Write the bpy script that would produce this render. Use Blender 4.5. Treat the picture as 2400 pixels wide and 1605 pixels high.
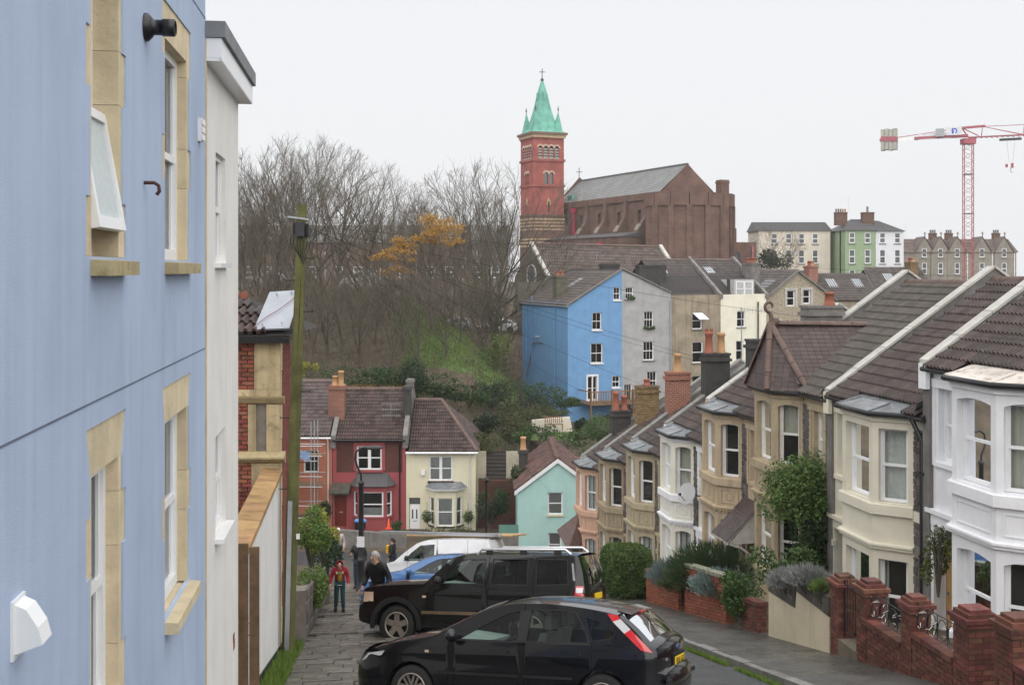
import bpy, bmesh, math, random, os
from mathutils import Vector, Matrix
from mathutils.geometry import delaunay_2d_cdt
R = math.radians
V = Vector
rnd = random.Random(7)
sc = bpy.context.scene
for o in list(bpy.data.objects): bpy.data.objects.remove(o)
COL = sc.collection
# ---------------------------------------------------------------- camera, sky, sun, exposure
cd = bpy.data.cameras.new('camera'); cam = bpy.data.objects.new('camera', cd); COL.objects.link(cam)
cam.location = (0, 0, 0); cam.rotation_euler = (R(90), 0, 0)
cd.sensor_width = 36; cd.lens = 40.5; cd.shift_y = -172.5 / 2400; cd.clip_start = .1; cd.clip_end = 6000
sc.camera = cam
w = bpy.data.worlds.new('World'); sc.world = w; w.use_nodes = True
wn = w.node_tree.nodes; wl = w.node_tree.links; wn.clear()
sky = wn.new('ShaderNodeTexSky'); sky.sky_type = 'NISHITA'; sky.sun_disc = False
sky.sun_elevation = R(54); sky.sun_rotation = R(174); sky.dust_density = 6; sky.air_density = 1
b1 = wn.new('ShaderNodeBackground'); b1.inputs['Strength'].default_value = .05
b2 = wn.new('ShaderNodeBackground'); b2.inputs['Color'].default_value = (.972, .982, 1, 1); b2.inputs['Strength'].default_value = .42
mx = wn.new('ShaderNodeMixShader'); mx.inputs[0].default_value = .88      # a closed cloud layer over the sky
wo = wn.new('ShaderNodeOutputWorld')
wl.new(sky.outputs[0], b1.inputs['Color']); wl.new(b1.outputs[0], mx.inputs[1]); wl.new(b2.outputs[0], mx.inputs[2]); wl.new(mx.outputs[0], wo.inputs['Surface'])
sl = bpy.data.lights.new('sun', 'SUN'); sl.energy = 1.5; sl.angle = R(130); sl.color = (1, .975, .94)
sun = bpy.data.objects.new('sun', sl); COL.objects.link(sun); sun.rotation_euler = (R(36), 0, R(6))
vs = sc.view_settings; vs.view_transform = 'Standard'; vs.look = 'None'; vs.exposure = 1.27; vs.gamma = 1; vs.use_curve_mapping = False

# ---------------------------------------------------------------- coordinates
F, CX, HY, KK = 2700., 1200., 630., 1.02345
def P(x, y, Y): return V(((x - CX) / F * Y, Y, (HY - y) / F * Y))
def D(x, y, Y): return P(x * KK, y * KK, Y)
def lerp(a, b, t): return a + (b - a) * t
def sstep(a, b, x):
    t = max(0., min(1., (x - a) / (b - a))); return t * t * (3 - 2 * t)
def interp(tab, x):
    if x <= tab[0][0]: return tab[0][1]
    for (a, b), (c, d) in zip(tab, tab[1:]):
        if x <= c: return b + (d - b) * (x - a) / (c - a)
    return tab[-1][1]
SL = .213
def road_z(Y):                       # the steep street, flattening at the foot
    return interp([(-80, -2.6 + 80 * SL), (55, -2.6 - 55 * SL), (60, -15.1), (64, -15.45), (120, -15.6)], Y)
def pave_z(Y): return road_z(Y) + .13

# ---------------------------------------------------------------- mesh collector
class MB:
    def __init__(s): s.v = []; s.f = []; s.m = []; s.s = []
    def add(s, vs, fs, mi=0, smooth=False):
        n = len(s.v); s.v.extend(V(p) for p in vs)
        for f in fs: s.f.append([i + n for i in f]); s.m.append(mi); s.s.append(smooth)
        return s
    def hexa(s, p, mi=0):
        return s.add(p, [(0, 3, 2, 1), (4, 5, 6, 7), (0, 1, 5, 4), (1, 2, 6, 5), (2, 3, 7, 6), (3, 0, 4, 7)], mi)
    def box(s, c, sz, M=None, mi=0):
        x, y, z = sz[0] / 2, sz[1] / 2, sz[2] / 2
        p = [V((a * x, b * y, d * z)) for d in (-1, 1) for a, b in ((-1, -1), (1, -1), (1, 1), (-1, 1))]
        if M is not None: p = [M @ q for q in p]
        return s.hexa([V(c) + q for q in p], mi)
    def fbox(s, fr, u0, u1, v0, v1, z0, z1, mi=0):
        return s.hexa([fr(a, b, z) for z in (z0, z1) for a, b in ((u0, v0), (u1, v0), (u1, v1), (u0, v1))], mi)
    def bar(s, p, q, w, h, up=V((0, 0, 1)), mi=0):
        p = V(p); q = V(q); d = (q - p).normalized(); a = d.cross(up)
        if a.length < 1e-4: a = d.cross(V((1, 0, 0)))
        a.normalize(); b = a.cross(d)
        c = [(-w / 2, -h / 2), (w / 2, -h / 2), (w / 2, h / 2), (-w / 2, h / 2)]
        return s.hexa([e + a * i + b * j for e in (p, q) for i, j in c], mi)
    def prism(s, poly, ext, mi=0):
        n = len(poly); poly = [V(p) for p in poly]; ext = V(ext)
        fs = [tuple(range(n))[::-1], tuple(range(n, 2 * n))] + [(i, (i + 1) % n, n + (i + 1) % n, n + i) for i in range(n)]
        return s.add(poly + [p + ext for p in poly], fs, mi)
    def tube(s, pts, rad, n=6, mi=0, smooth=True, cap=True):
        pts = [V(p) for p in pts]; m = len(pts)
        if not hasattr(rad, '__len__'): rad = [rad] * m
        vs = []; ref = None
        for i, p in enumerate(pts):
            d = (pts[min(i + 1, m - 1)] - pts[max(i - 1, 0)])
            d = d.normalized() if d.length > 1e-9 else V((0, 0, 1))
            if ref is None: ref = d.orthogonal().normalized()
            ref = (ref - d * ref.dot(d)); ref = ref.normalized() if ref.length > 1e-6 else d.orthogonal().normalized()
            b = d.cross(ref)
            for k in range(n):
                a = 2 * math.pi * k / n
                vs.append(p + (ref * math.cos(a) + b * math.sin(a)) * rad[i])
        fs = [(i * n + k, i * n + (k + 1) % n, (i + 1) * n + (k + 1) % n, (i + 1) * n + k) for i in range(m - 1) for k in range(n)]
        s.add(vs, fs, mi, smooth)
        if cap and n > 2:
            s.add(vs[:n], [tuple(range(n))[::-1]], mi); s.add(vs[-n:], [tuple(range(n))], mi)
        return s
    def lathe(s, prof, c, n=16, M=None, mi=0, smooth=True, cap=True):
        vs = []; m = len(prof)
        for r, z in prof:
            for k in range(n):
                a = 2 * math.pi * k / n; q = V((r * math.cos(a), r * math.sin(a), z))
                if M is not None: q = M @ q
                vs.append(V(c) + q)
        fs = [(i * n + k, i * n + (k + 1) % n, (i + 1) * n + (k + 1) % n, (i + 1) * n + k) for i in range(m - 1) for k in range(n)]
        s.add(vs, fs, mi, smooth)
        if cap: s.add(vs[:n], [tuple(range(n))[::-1]], mi); s.add(vs[-n:], [tuple(range(n))], mi)
        return s
    def grid(s, fn, nu, nv, mi=0, smooth=True):
        vs = [fn(i / nu, j / nv) for j in range(nv + 1) for i in range(nu + 1)]
        fs = [(j * (nu + 1) + i, j * (nu + 1) + i + 1, (j + 1) * (nu + 1) + i + 1, (j + 1) * (nu + 1) + i) for j in range(nv) for i in range(nu)]
        return s.add(vs, fs, mi, smooth)
    def ball(s, c, r, n=10, m=7, mi=0, sc3=(1, 1, 1)):
        return s.grid(lambda a, b: V(c) + V((r * sc3[0] * math.cos(a * 6.28319) * math.sin(b * 3.14159), r * sc3[1] * math.sin(a * 6.28319) * math.sin(b * 3.14159), -r * sc3[2] * math.cos(b * 3.14159))), n, m, mi)
    def mesh(s, name, mats, org=V((0, 0, 0)), merge=False):
        me = bpy.data.meshes.new(name)
        me.from_pydata([tuple(p - org) for p in s.v], [], s.f)
        if not isinstance(mats, (list, tuple)): mats = [mats]
        for m in mats: me.materials.append(m)
        if len(me.polygons) == len(s.f):
            me.polygons.foreach_set('material_index', s.m); me.polygons.foreach_set('use_smooth', s.s)
        if merge:
            b = bmesh.new(); b.from_mesh(me); bmesh.ops.remove_doubles(b, verts=b.verts, dist=merge); bmesh.ops.recalc_face_normals(b, faces=b.faces); b.to_mesh(me); b.free()
        me.update(); return me

class Fr:                            # frame on a wall: u along, v outwards, z up
    def __init__(s, o, e, flip=False):
        s.o = V(o); e = V((e[0], e[1], 0)).normalized(); s.e = e
        s.n = V((-e.y, e.x, 0)) * (-1 if flip else 1)
    def __call__(s, u, v, z): return s.o + s.e * u + s.n * v + V((0, 0, z))
    def at(s, u, v, z=0, ang=0, flip=None):
        f = Fr(s(u, v, z), s.e); f.e = s.e * math.cos(ang) + s.n * math.sin(ang); f.n = s.n * math.cos(ang) - s.e * math.sin(ang); return f

def pip(p, poly):
    x, y = p; c = False; j = len(poly) - 1
    for i in range(len(poly)):
        a, b = poly[i], poly[j]
        if (a[1] > y) != (b[1] > y) and x < (b[0] - a[0]) * (y - a[1]) / (b[1] - a[1]) + a[0]: c = not c
        j = i
    return c
def fill2d(outer, holes=(), extra=()):
    vs = []; es = []
    for ring in [outer] + list(holes):
        n = len(vs); vs += [V(p[:2]) for p in ring]; es += [(n + i, n + (i + 1) % len(ring)) for i in range(len(ring))]
    vs += [V(p) for p in extra]
    ov, oe, of = delaunay_2d_cdt(vs, es, [], 0, 1e-5)[:3]
    out = []
    for f in of:
        c = sum((ov[i] for i in f), V((0, 0))) / len(f)
        if pip(c, outer) and not any(pip(c, h) for h in holes):
            a, b, d = (ov[i] for i in f[:3])
            if (b - a).cross(d - a) < 0: f = f[::-1]
            out.append(tuple(f))
    return ov, out
def wall(mb, fr, outer, holes=(), v=0., depth=.12, mi=0, mr=None):
    ov, fs = fill2d(outer, holes)
    mb.add([fr(p[0], v, p[1]) for p in ov], fs, mi)
    for h in holes:
        n = len(h)
        mb.add([fr(p[0], v, p[1]) for p in h] + [fr(p[0], v - depth, p[1]) for p in h], [(i, (i + 1) % n, n + (i + 1) % n, n + i) for i in range(n)], mi if mr is None else mr)
    return mb
def rect(a, b, c, d): return [(a, c), (b, c), (b, d), (a, d)]
def arch(u0, u1, z0, z1, n=8, pt=1.0):
    r = (u1 - u0) / 2; c = (u0 + u1) / 2
    return [(u0, z0), (u1, z0)] + [(c + r * math.cos(a), z1 - r * pt + r * pt * math.sin(a)) for a in (math.pi * k / n for k in range(n + 1))]
def seg_arch(u0, u1, z0, z1, rise, n=6):
    return [(u0, z0), (u1, z0)] + [(lerp(u1, u0, k / n), z1 - rise + rise * math.sin(math.pi * k / n)) for k in range(n + 1)]

# ---------------------------------------------------------------- things and parts
def empty(name, loc, label, cat, group=None):
    o = bpy.data.objects.new(name, None); COL.objects.link(o); o.location = loc; o.empty_display_size = .3
    o['label'] = label; o['category'] = cat
    if group: o['group'] = group
    return o
def part(root, name, mb, mat, parent=None, label=None, kind=None, merge=False):
    me = mb.mesh(name, mat, root.location, merge) if isinstance(mb, MB) else mb
    o = bpy.data.objects.new(name, me); COL.objects.link(o); o.parent = parent or root
    if label: o['label'] = label
    if kind: o['kind'] = kind
    return o
def solo(name, mb, mat, label=None, cat=None, group=None, kind=None, loc=None, merge=False):
    loc = V(loc) if loc is not None else V((0, 0, 0))
    o = bpy.data.objects.new(name, mb.mesh(name, mat, loc, merge)); COL.objects.link(o); o.location = loc
    if label: o['label'] = label
    if cat: o['category'] = cat
    if group: o['group'] = group
    if kind: o['kind'] = kind
    return o
def inst(root, name, me, M, parent=None):
    o = bpy.data.objects.new(name, me); COL.objects.link(o); o.parent = parent or root
    o.matrix_basis = Matrix.Translation(-root.location) @ M if root is not None else M
    return o
def mat4(a, b, n, o):
    return Matrix(((a.x, b.x, n.x, o.x), (a.y, b.y, n.y, o.y), (a.z, b.z, n.z, o.z), (0, 0, 0, 1)))

# ---------------------------------------------------------------- materials
MATS = {}
def mat(name, col, rough=.75, var=.18, scale=2.5, bump=0., bscale=40., spec=.35, streak=0., dirt=(.06, .055, .045), spots=0., rand=0., metal=0., wet=0., coat=0., zs=.12, hi=None, hia=.5):
    if name in MATS: return MATS[name]
    m = bpy.data.materials.new(name); m.use_nodes = True; N = m.node_tree.nodes; L = m.node_tree.links
    b = N['Principled BSDF']; b.inputs['Roughness'].default_value = rough; b.inputs['Metallic'].default_value = metal
    b.inputs['Specular IOR Level'].default_value = spec
    if coat: b.inputs['Coat Weight'].default_value = coat; b.inputs['Coat Roughness'].default_value = .04
    tc = N.new('ShaderNodeTexCoord'); vec = tc.outputs['Object']
    def noise(s, det=4, sz=None, thr=None, v=None):
        src = v or vec
        if sz:
            mp = N.new('ShaderNodeMapping'); mp.inputs['Scale'].default_value = sz; L.new(src, mp.inputs[0]); src = mp.outputs[0]
        n = N.new('ShaderNodeTexNoise'); n.inputs['Scale'].default_value = s; n.inputs['Detail'].default_value = det; n.inputs['Roughness'].default_value = .6
        L.new(src, n.inputs['Vector']); o = n.outputs['Fac']
        if thr:
            r = N.new('ShaderNodeMapRange'); r.inputs[1].default_value = thr[0]; r.inputs[2].default_value = thr[1]; L.new(o, r.inputs[0]); o = r.outputs[0]
        return o
    def mix(f, a, c, mode='MIX'):
        x = N.new('ShaderNodeMix'); x.data_type = 'RGBA'; x.blend_type = mode; x.clamp_factor = True
        for i, val in ((0, f), (6, a), (7, c)):
            if hasattr(val, 'is_output'): L.new(val, x.inputs[i])
            else: x.inputs[i].default_value = val if i == 0 else (*val[:3], 1)
        return x.outputs[2]
    if rand:
        oi = N.new('ShaderNodeObjectInfo'); ad = N.new('ShaderNodeVectorMath'); ad.operation = 'ADD'
        cx = N.new('ShaderNodeCombineXYZ'); mu = N.new('ShaderNodeMath'); mu.operation = 'MULTIPLY'; mu.inputs[1].default_value = 97.
        L.new(oi.outputs['Random'], mu.inputs[0]); L.new(mu.outputs[0], cx.inputs[0]); L.new(vec, ad.inputs[0]); L.new(cx.outputs[0], ad.inputs[1]); vec = ad.outputs[0]
    lo = [c * (1 - var) for c in col]; hi = [min(1, c * (1 + var)) for c in col]
    c = mix(noise(scale, 6, None, (.3, .7)), lo, hi)
    if rand:
        rr = N.new('ShaderNodeMapRange'); rr.inputs[3].default_value = 1 - rand; rr.inputs[4].default_value = 1 + rand; L.new(oi.outputs['Random'], rr.inputs[0])
        hs = N.new('ShaderNodeHueSaturation'); L.new(rr.outputs[0], hs.inputs['Value']); L.new(c, hs.inputs['Color'])
        m2 = N.new('ShaderNodeMath'); m2.operation = 'MULTIPLY_ADD'; m2.inputs[1].default_value = 7.3; m2.inputs[2].default_value = 0
        fr = N.new('ShaderNodeMath'); fr.operation = 'FRACT'; L.new(oi.outputs['Random'], m2.inputs[0]); L.new(m2.outputs[0], fr.inputs[0])
        r3 = N.new('ShaderNodeMapRange'); r3.inputs[3].default_value = .5 - rand * .05; r3.inputs[4].default_value = .5 + rand * .05; L.new(fr.outputs[0], r3.inputs[0]); L.new(r3.outputs[0], hs.inputs['Hue'])
        c = hs.outputs[0]
    if streak:
        f = noise(2.2, 6, (2.2, 2.2, zs), (.5, .78)); mm = N.new('ShaderNodeMath'); mm.operation = 'MULTIPLY'; mm.inputs[1].default_value = streak; L.new(f, mm.inputs[0]); c = mix(mm.outputs[0], c, dirt)
    if hi:
        f = noise(1.1, 7, (1.5, 1.5, .10), (.48, .72)); mm = N.new('ShaderNodeMath'); mm.operation = 'MULTIPLY'; mm.inputs[1].default_value = hia; L.new(f, mm.inputs[0]); c = mix(mm.outputs[0], c, hi)
    if spots:
        f = noise(5., 8, None, (.56, .7)); mm = N.new('ShaderNodeMath'); mm.operation = 'MULTIPLY'; mm.inputs[1].default_value = spots; L.new(f, mm.inputs[0]); c = mix(mm.outputs[0], c, dirt)
    L.new(c, b.inputs['Base Color'])
    if wet:
        f = noise(1.3, 5, None, (.35, .65)); r = N.new('ShaderNodeMapRange'); r.inputs[3].default_value = rough; r.inputs[4].default_value = wet; L.new(f, r.inputs[0]); L.new(r.outputs[0], b.inputs['Roughness'])
    if bump:
        bp = N.new('ShaderNodeBump'); bp.inputs['Strength'].default_value = min(1, bump); bp.inputs['Distance'].default_value = .02; L.new(noise(bscale, 5), bp.inputs['Height']); L.new(bp.outputs[0], b.inputs['Normal'])
    MATS[name] = m; return m
def glass_mat(name, tint, gl=.02, fres=1.5):
    m = bpy.data.materials.new(name); m.use_nodes = True; N = m.node_tree.nodes; L = m.node_tree.links; N.remove(N['Principled BSDF'])
    t = N.new('ShaderNodeBsdfTransparent'); t.inputs[0].default_value = (*tint, 1)
    g = N.new('ShaderNodeBsdfGlossy'); g.inputs['Roughness'].default_value = gl; g.inputs[0].default_value = (.95, .97, 1, 1)
    fr = N.new('ShaderNodeFresnel'); fr.inputs[0].default_value = fres
    x = N.new('ShaderNodeMixShader'); L.new(fr.outputs[0], x.inputs[0]); L.new(t.outputs[0], x.inputs[1]); L.new(g.outputs[0], x.inputs[2]); L.new(x.outputs[0], N['Material Output'].inputs[0])
    return m
def brickmat(name, c1, c2, mortar, w=.225, h=.075, ms=.012, bump=.5, dirt=0.):
    # courses too far off to tell apart
    m = bpy.data.materials.new(name); m.use_nodes = True; N = m.node_tree.nodes; L = m.node_tree.links; b = N['Principled BSDF']; b.inputs['Roughness'].default_value = .85; b.inputs['Specular IOR Level'].default_value = .2
    tc = N.new('ShaderNodeTexCoord'); sp = N.new('ShaderNodeSeparateXYZ'); L.new(tc.outputs['Object'], sp.inputs[0])
    ad = N.new('ShaderNodeMath'); ad.operation = 'ADD'; L.new(sp.outputs[0], ad.inputs[0]); L.new(sp.outputs[1], ad.inputs[1])
    cb = N.new('ShaderNodeCombineXYZ'); L.new(ad.outputs[0], cb.inputs[0]); L.new(sp.outputs[2], cb.inputs[1])
    t = N.new('ShaderNodeTexBrick'); L.new(cb.outputs[0], t.inputs['Vector']); t.inputs['Scale'].default_value = 1
    t.inputs['Color1'].default_value = (*c1, 1); t.inputs['Color2'].default_value = (*c2, 1); t.inputs['Mortar'].default_value = (*mortar, 1)
    t.inputs['Mortar Size'].default_value = ms; t.inputs['Brick Width'].default_value = w; t.inputs['Row Height'].default_value = h; t.inputs['Bias'].default_value = 0
    n = N.new('ShaderNodeTexNoise'); n.inputs['Scale'].default_value = .6; n.inputs['Detail'].default_value = 8; L.new(tc.outputs['Object'], n.inputs['Vector'])
    r = N.new('ShaderNodeMapRange'); r.inputs[1].default_value = .3; r.inputs[2].default_value = .7; r.inputs[3].default_value = .72; r.inputs[4].default_value = 1.2; L.new(n.outputs[0], r.inputs[0])
    x = N.new('ShaderNodeMix'); x.data_type = 'RGBA'; x.blend_type = 'MULTIPLY'; x.inputs[0].default_value = 1; L.new(t.outputs[0], x.inputs[6]); L.new(r.outputs[0], x.inputs[7]); L.new(x.outputs[2], b.inputs['Base Color'])
    bp = N.new('ShaderNodeBump'); bp.inputs['Strength'].default_value = bump; bp.inputs['Distance'].default_value = .01; bp.invert = True; L.new(t.outputs['Fac'], bp.inputs['Height']); L.new(bp.outputs[0], b.inputs['Normal'])
    MATS[name] = m; return m
def leafmat(name, c1, c2, trans=.25):
    m = bpy.data.materials.new(name); m.use_nodes = True; N = m.node_tree.nodes; L = m.node_tree.links; b = N['Principled BSDF']
    b.inputs['Roughness'].default_value = .5; b.inputs['Specular IOR Level'].default_value = .3
    tc = N.new('ShaderNodeTexCoord'); wn_ = N.new('ShaderNodeTexNoise'); wn_.inputs['Scale'].default_value = 6; wn_.inputs['Detail'].default_value = 3; L.new(tc.outputs['Object'], wn_.inputs['Vector'])
    r = N.new('ShaderNodeMapRange'); r.inputs[1].default_value = .35; r.inputs[2].default_value = .65; L.new(wn_.outputs[0], r.inputs[0])
    x = N.new('ShaderNodeMix'); x.data_type = 'RGBA'; x.inputs[6].default_value = (*c1, 1); x.inputs[7].default_value = (*c2, 1); L.new(r.outputs[0], x.inputs[0]); L.new(x.outputs[2], b.inputs['Base Color'])
    tr = N.new('ShaderNodeBsdfTranslucent'); L.new(x.outputs[2], tr.inputs[0]); ms = N.new('ShaderNodeMixShader'); ms.inputs[0].default_value = trans
    L.new(b.outputs[0], ms.inputs[1]); L.new(tr.outputs[0], ms.inputs[2]); L.new(ms.outputs[0], N['Material Output'].inputs[0])
    MATS[name] = m; return m
upvc = mat('white_plastic', (.78, .79, .80), .35, .04, 2)
white_wood = mat('white_painted_wood', (.72, .71, .68), .45, .08, 6)
pane_m = glass_mat('window_glass', (.80, .84, .84), .015, 1.6)
far_pane = mat('distant_window_glass', (.09, .10, .11), .12, .3, .6, spec=.6)
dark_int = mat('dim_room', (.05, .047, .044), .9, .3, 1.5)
curtain_m = mat('net_curtain', (.62, .61, .58), .9, .15, 14)
curtain_b = mat('warm_curtain', (.42, .38, .31), .9, .25, 9)
blind_m = mat('roller_blind', (.50, .47, .40), .8, .06, 3)
lead_m = mat('lead_sheet', (.15, .16, .17), .35, .35, 2.2, spots=.4, dirt=(.42, .43, .44), wet=.15)
gutter_m = mat('black_gutter_plastic', (.012, .013, .015), .3, .2, 4, spec=.5)
slate_m = mat('grey_roof_slate', (.09, .088, .092), .5, .3, 3, .3, 20)
tile_m = mat('brown_clay_roof_tile', (.054, .038, .034), .6, .28, 5, .35, 60, rand=.36, dirt=(.11, .11, .10), spots=.3, wet=.42)
tile2_m = mat('grey_brown_roof_tile', (.070, .060, .050), .6, .25, 5, .35, 60, rand=.25, dirt=(.11, .12, .09), spots=.25, wet=.42)
ridge_m = mat('red_ridge_tile', (.115, .075, .063), .6, .25, 4, .3, 40, rand=.15, spots=.2)
cop_m = mat('concrete_coping', (.43, .42, .385), .6, .2, 3, .2, 50, spots=.5, dirt=(.22, .22, .17), wet=.3)
cement_m = mat('grey_cement_render', (.17, .16, .15), .85, .3, 2.5, .4, 30, streak=.5, dirt=(.05, .05, .045))
black_metal = mat('black_painted_metal', (.012, .012, .013), .38, .2, 5, spec=.5)
steel_m = mat('galvanised_steel', (.42, .44, .46), .45, .15, 4, metal=.6)
alu_m = mat('aluminium', (.62, .63, .65), .35, .1, 5, metal=.85)
rubber_m = mat('tyre_rubber', (.018, .018, .018), .8, .3, 8, .2, 60)
red_pot = mat('terracotta_pot', (.27, .095, .06), .75, .25, 3)
buff_pot = mat('buff_clay_pot', (.40, .23, .115), .75, .2, 3)
# ---------------------------------------------------------------- ground
LOW = [(-200, 40), (-60, 9.9), (0, -2.9), (55, -14.65), (62, -15.75), (74, -15.8), (84, -13.4), (97, -12.1), (120, -8), (150, -4.5), (200, -2.5), (260, -4), (400, -12), (720, -22)]
HILL = [(-200, 40), (-60, 9.9), (0, -2.9), (55, -14.65), (62, -15.75), (73, -15.0), (75.5, -10.4), (80, -8.4), (96, -5.4), (116, -2.7), (124, -2.15), (150, -2.0), (200, -1.6), (260, -4), (400, -12), (720, -22)]
def gz(x, y):
    t = sstep(-3.5, 4.0, x + max(0, y - 90) * .28)
    z = lerp(interp(HILL, y), interp(LOW, y), t)
    if y > 72: z += .35 * math.sin(x * .31 + y * .17) * min(1, (y - 72) / 10) + .15 * math.sin(x * .9 - y * .6)
    return z
earth_m = mat('damp_leaf_litter', (.080, .060, .042), .95, .45, .8, .8, 14, spots=.9, dirt=(.055, .095, .028))
grass_m = mat('lawn_earth', (.075, .12, .032), .95, .35, 2, .6, 30)
gm = MB()
xs = [-420, -250, -160, -120] + [-90 + 3 * k for k in range(60)] + [120, 160, 250, 420]
ys = [-60, -30, -10] + [2 * k for k in range(75)] + [150 + 12 * k for k in range(12)] + [320, 450, 720]
gm.add([V((x, y, gz(x, y) - .02)) for y in ys for x in xs], [(j * len(xs) + i, j * len(xs) + i + 1, (j + 1) * len(xs) + i + 1, (j + 1) * len(xs) + i) for j in range(len(ys) - 1) for i in range(len(xs) - 1)], 0, True)
solo('ground', gm, earth_m, kind='structure')
# road, kerbs, pavements
asph_m = mat('wet_asphalt', (.045, .047, .050), .6, .25, 3, .5, 120, wet=.3, spec=.4)
pav_m = mat('wet_pavement_asphalt', (.068, .066, .06), .55, .35, 1.4, .4, 90, wet=.2, spots=.25, dirt=(.05, .06, .03), spec=.4)
kerb_m = mat('granite_kerb', (.17, .165, .155), .6, .25, 4, .3, 40, wet=.3, rand=.12)
slab_m = mat('wet_stone_slab', (.115, .104, .088), .4, .35, 3, .45, 35, wet=.11, rand=.24, spots=.3, dirt=(.07, .075, .045), spec=.45)
def kx_l(Y): return .9 - .133 * Y
def kx_r(Y): return 6.54 - .137 * Y
def gw_x(Y): return 8.70 - .148 * Y
def wl_x(Y): return -1.57 - .124 * Y
YS = [-12 + 2 * k for k in range(36)]
def strip(name, xl, xr, zf, m, n=6):
    b = MB(); b.add([V((lerp(xl(y), xr(y), i / n), y, zf(y))) for y in YS for i in range(n + 1)], [(j * (n + 1) + i, j * (n + 1) + i + 1, (j + 1) * (n + 1) + i + 1, (j + 1) * (n + 1) + i) for j in range(len(YS) - 1) for i in range(n)], 0, True)
    return solo(name, b, m, kind='structure')
strip('road', lambda y: kx_l(y) - .05, lambda y: kx_r(y) + .05, lambda y: road_z(y), asph_m)
strip('pavement_right', lambda y: kx_r(y) + .1, lambda y: gw_x(y) + .3, lambda y: pave_z(y), pav_m)
pl = strip('pavement_left', lambda y: wl_x(y) - 1.2, lambda y: kx_l(y) - .1, lambda y: pave_z(y) - .03, mat('mortar_bed', (.06, .055, .045), .8, .3, 3))
rl = solo('cross_road', MB().add([V((-60, 57.5, -15.52)), V((60, 57.5, -15.52)), V((60, 63.2, -15.5)), V((-60, 63.2, -15.5))], [(0, 1, 2, 3)]), asph_m, kind='structure')
def kerbs(name, kx, side, y0, y1):
    root = bpy.data.objects.new(name, None); COL.objects.link(root); root.location = (kx((y0 + y1) / 2), (y0 + y1) / 2, road_z((y0 + y1) / 2)); root['kind'] = 'structure'
    y = y0
    while y < y1:
        e = min(y + .88, y1); b = MB(); j = rnd.uniform(-.008, .008)
        p = []
        for dz in (-.15, .135 + j):
            for Y, s in ((y, 0), (y, 1), (e, 1), (e, 0)):
                x = kx(Y) + side * (-.02 if s == 0 else .13); p.append(V((x, Y, road_z(Y) + dz - (.02 if dz > 0 and s == 0 else 0))))
        if side < 0: p = [p[i] for i in (1, 0, 3, 2, 5, 4, 7, 6)]
        b.hexa(p); part(root, 'kerb_stone', b, kerb_m); y += .9
    return root
kerbs('kerb_right', kx_r, 1, 13, 45)
kerbs('kerb_left', kx_l, -1, 13, 45)
# stone slabs of the left pavement, each laid on the bed
NS = 0; Y = 15.4; sroot = pl
tmpl = {}
def slab(cx, cy, w, l, z):
    k = (round(w, 2), round(l, 2))
    if k not in tmpl:
        b = MB(); x, y, g = w / 2, l / 2, .012
        b.add([V((-x, -y, -.05)), V((x, -y, -.05)), V((x, y, -.05)), V((-x, y, -.05)), V((-x + g, -y + g, 0)), V((x - g, -y + g, 0)), V((x - g, y - g, 0)), V((-x + g, y - g, 0)), V((-x, -y, -.012)), V((x, -y, -.012)), V((x, y, -.012)), V((-x, y, -.012))],
              [(4, 5, 6, 7), (8, 9, 5, 4), (9, 10, 6, 5), (10, 11, 7, 6), (11, 8, 4, 7), (0, 1, 9, 8), (1, 2, 10, 9), (2, 3, 11, 10), (3, 0, 8, 11)])
        tmpl[k] = b.mesh('paving_slab', slab_m)
    o = bpy.data.objects.new('paving_slab', tmpl[k]); COL.objects.link(o); o.parent = pl
    o.location = (cx, cy, z + rnd.uniform(-.008, .008)); o.rotation_euler = (-math.atan(SL) + rnd.uniform(-.02, .02), rnd.uniform(-.02, .02), math.atan(.128))
row = 0
while Y < 42 and NS < 298:
    l = rnd.choice((.42, .50, .58)) if row % 9 else .3
    x0, x1 = wl_x(Y) + .05 + (.45 if Y > 21.5 else 0), kx_l(Y) - .17
    x = x0 - rnd.uniform(0, .3)
    while x < x1 - .12:
        w = rnd.choice((.4, .5, .6, .75, .9)); w = min(w, max(.3, round(x1 - x, 1)))
        if x + w > x1 + .08: break
        slab(x + w / 2, Y + l / 2, w - .015, l - .015, pave_z(Y + l / 2) + .012 + (.03 if row % 9 == 0 else 0)); NS += 1
        x += w
    Y += l; row += 1

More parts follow.
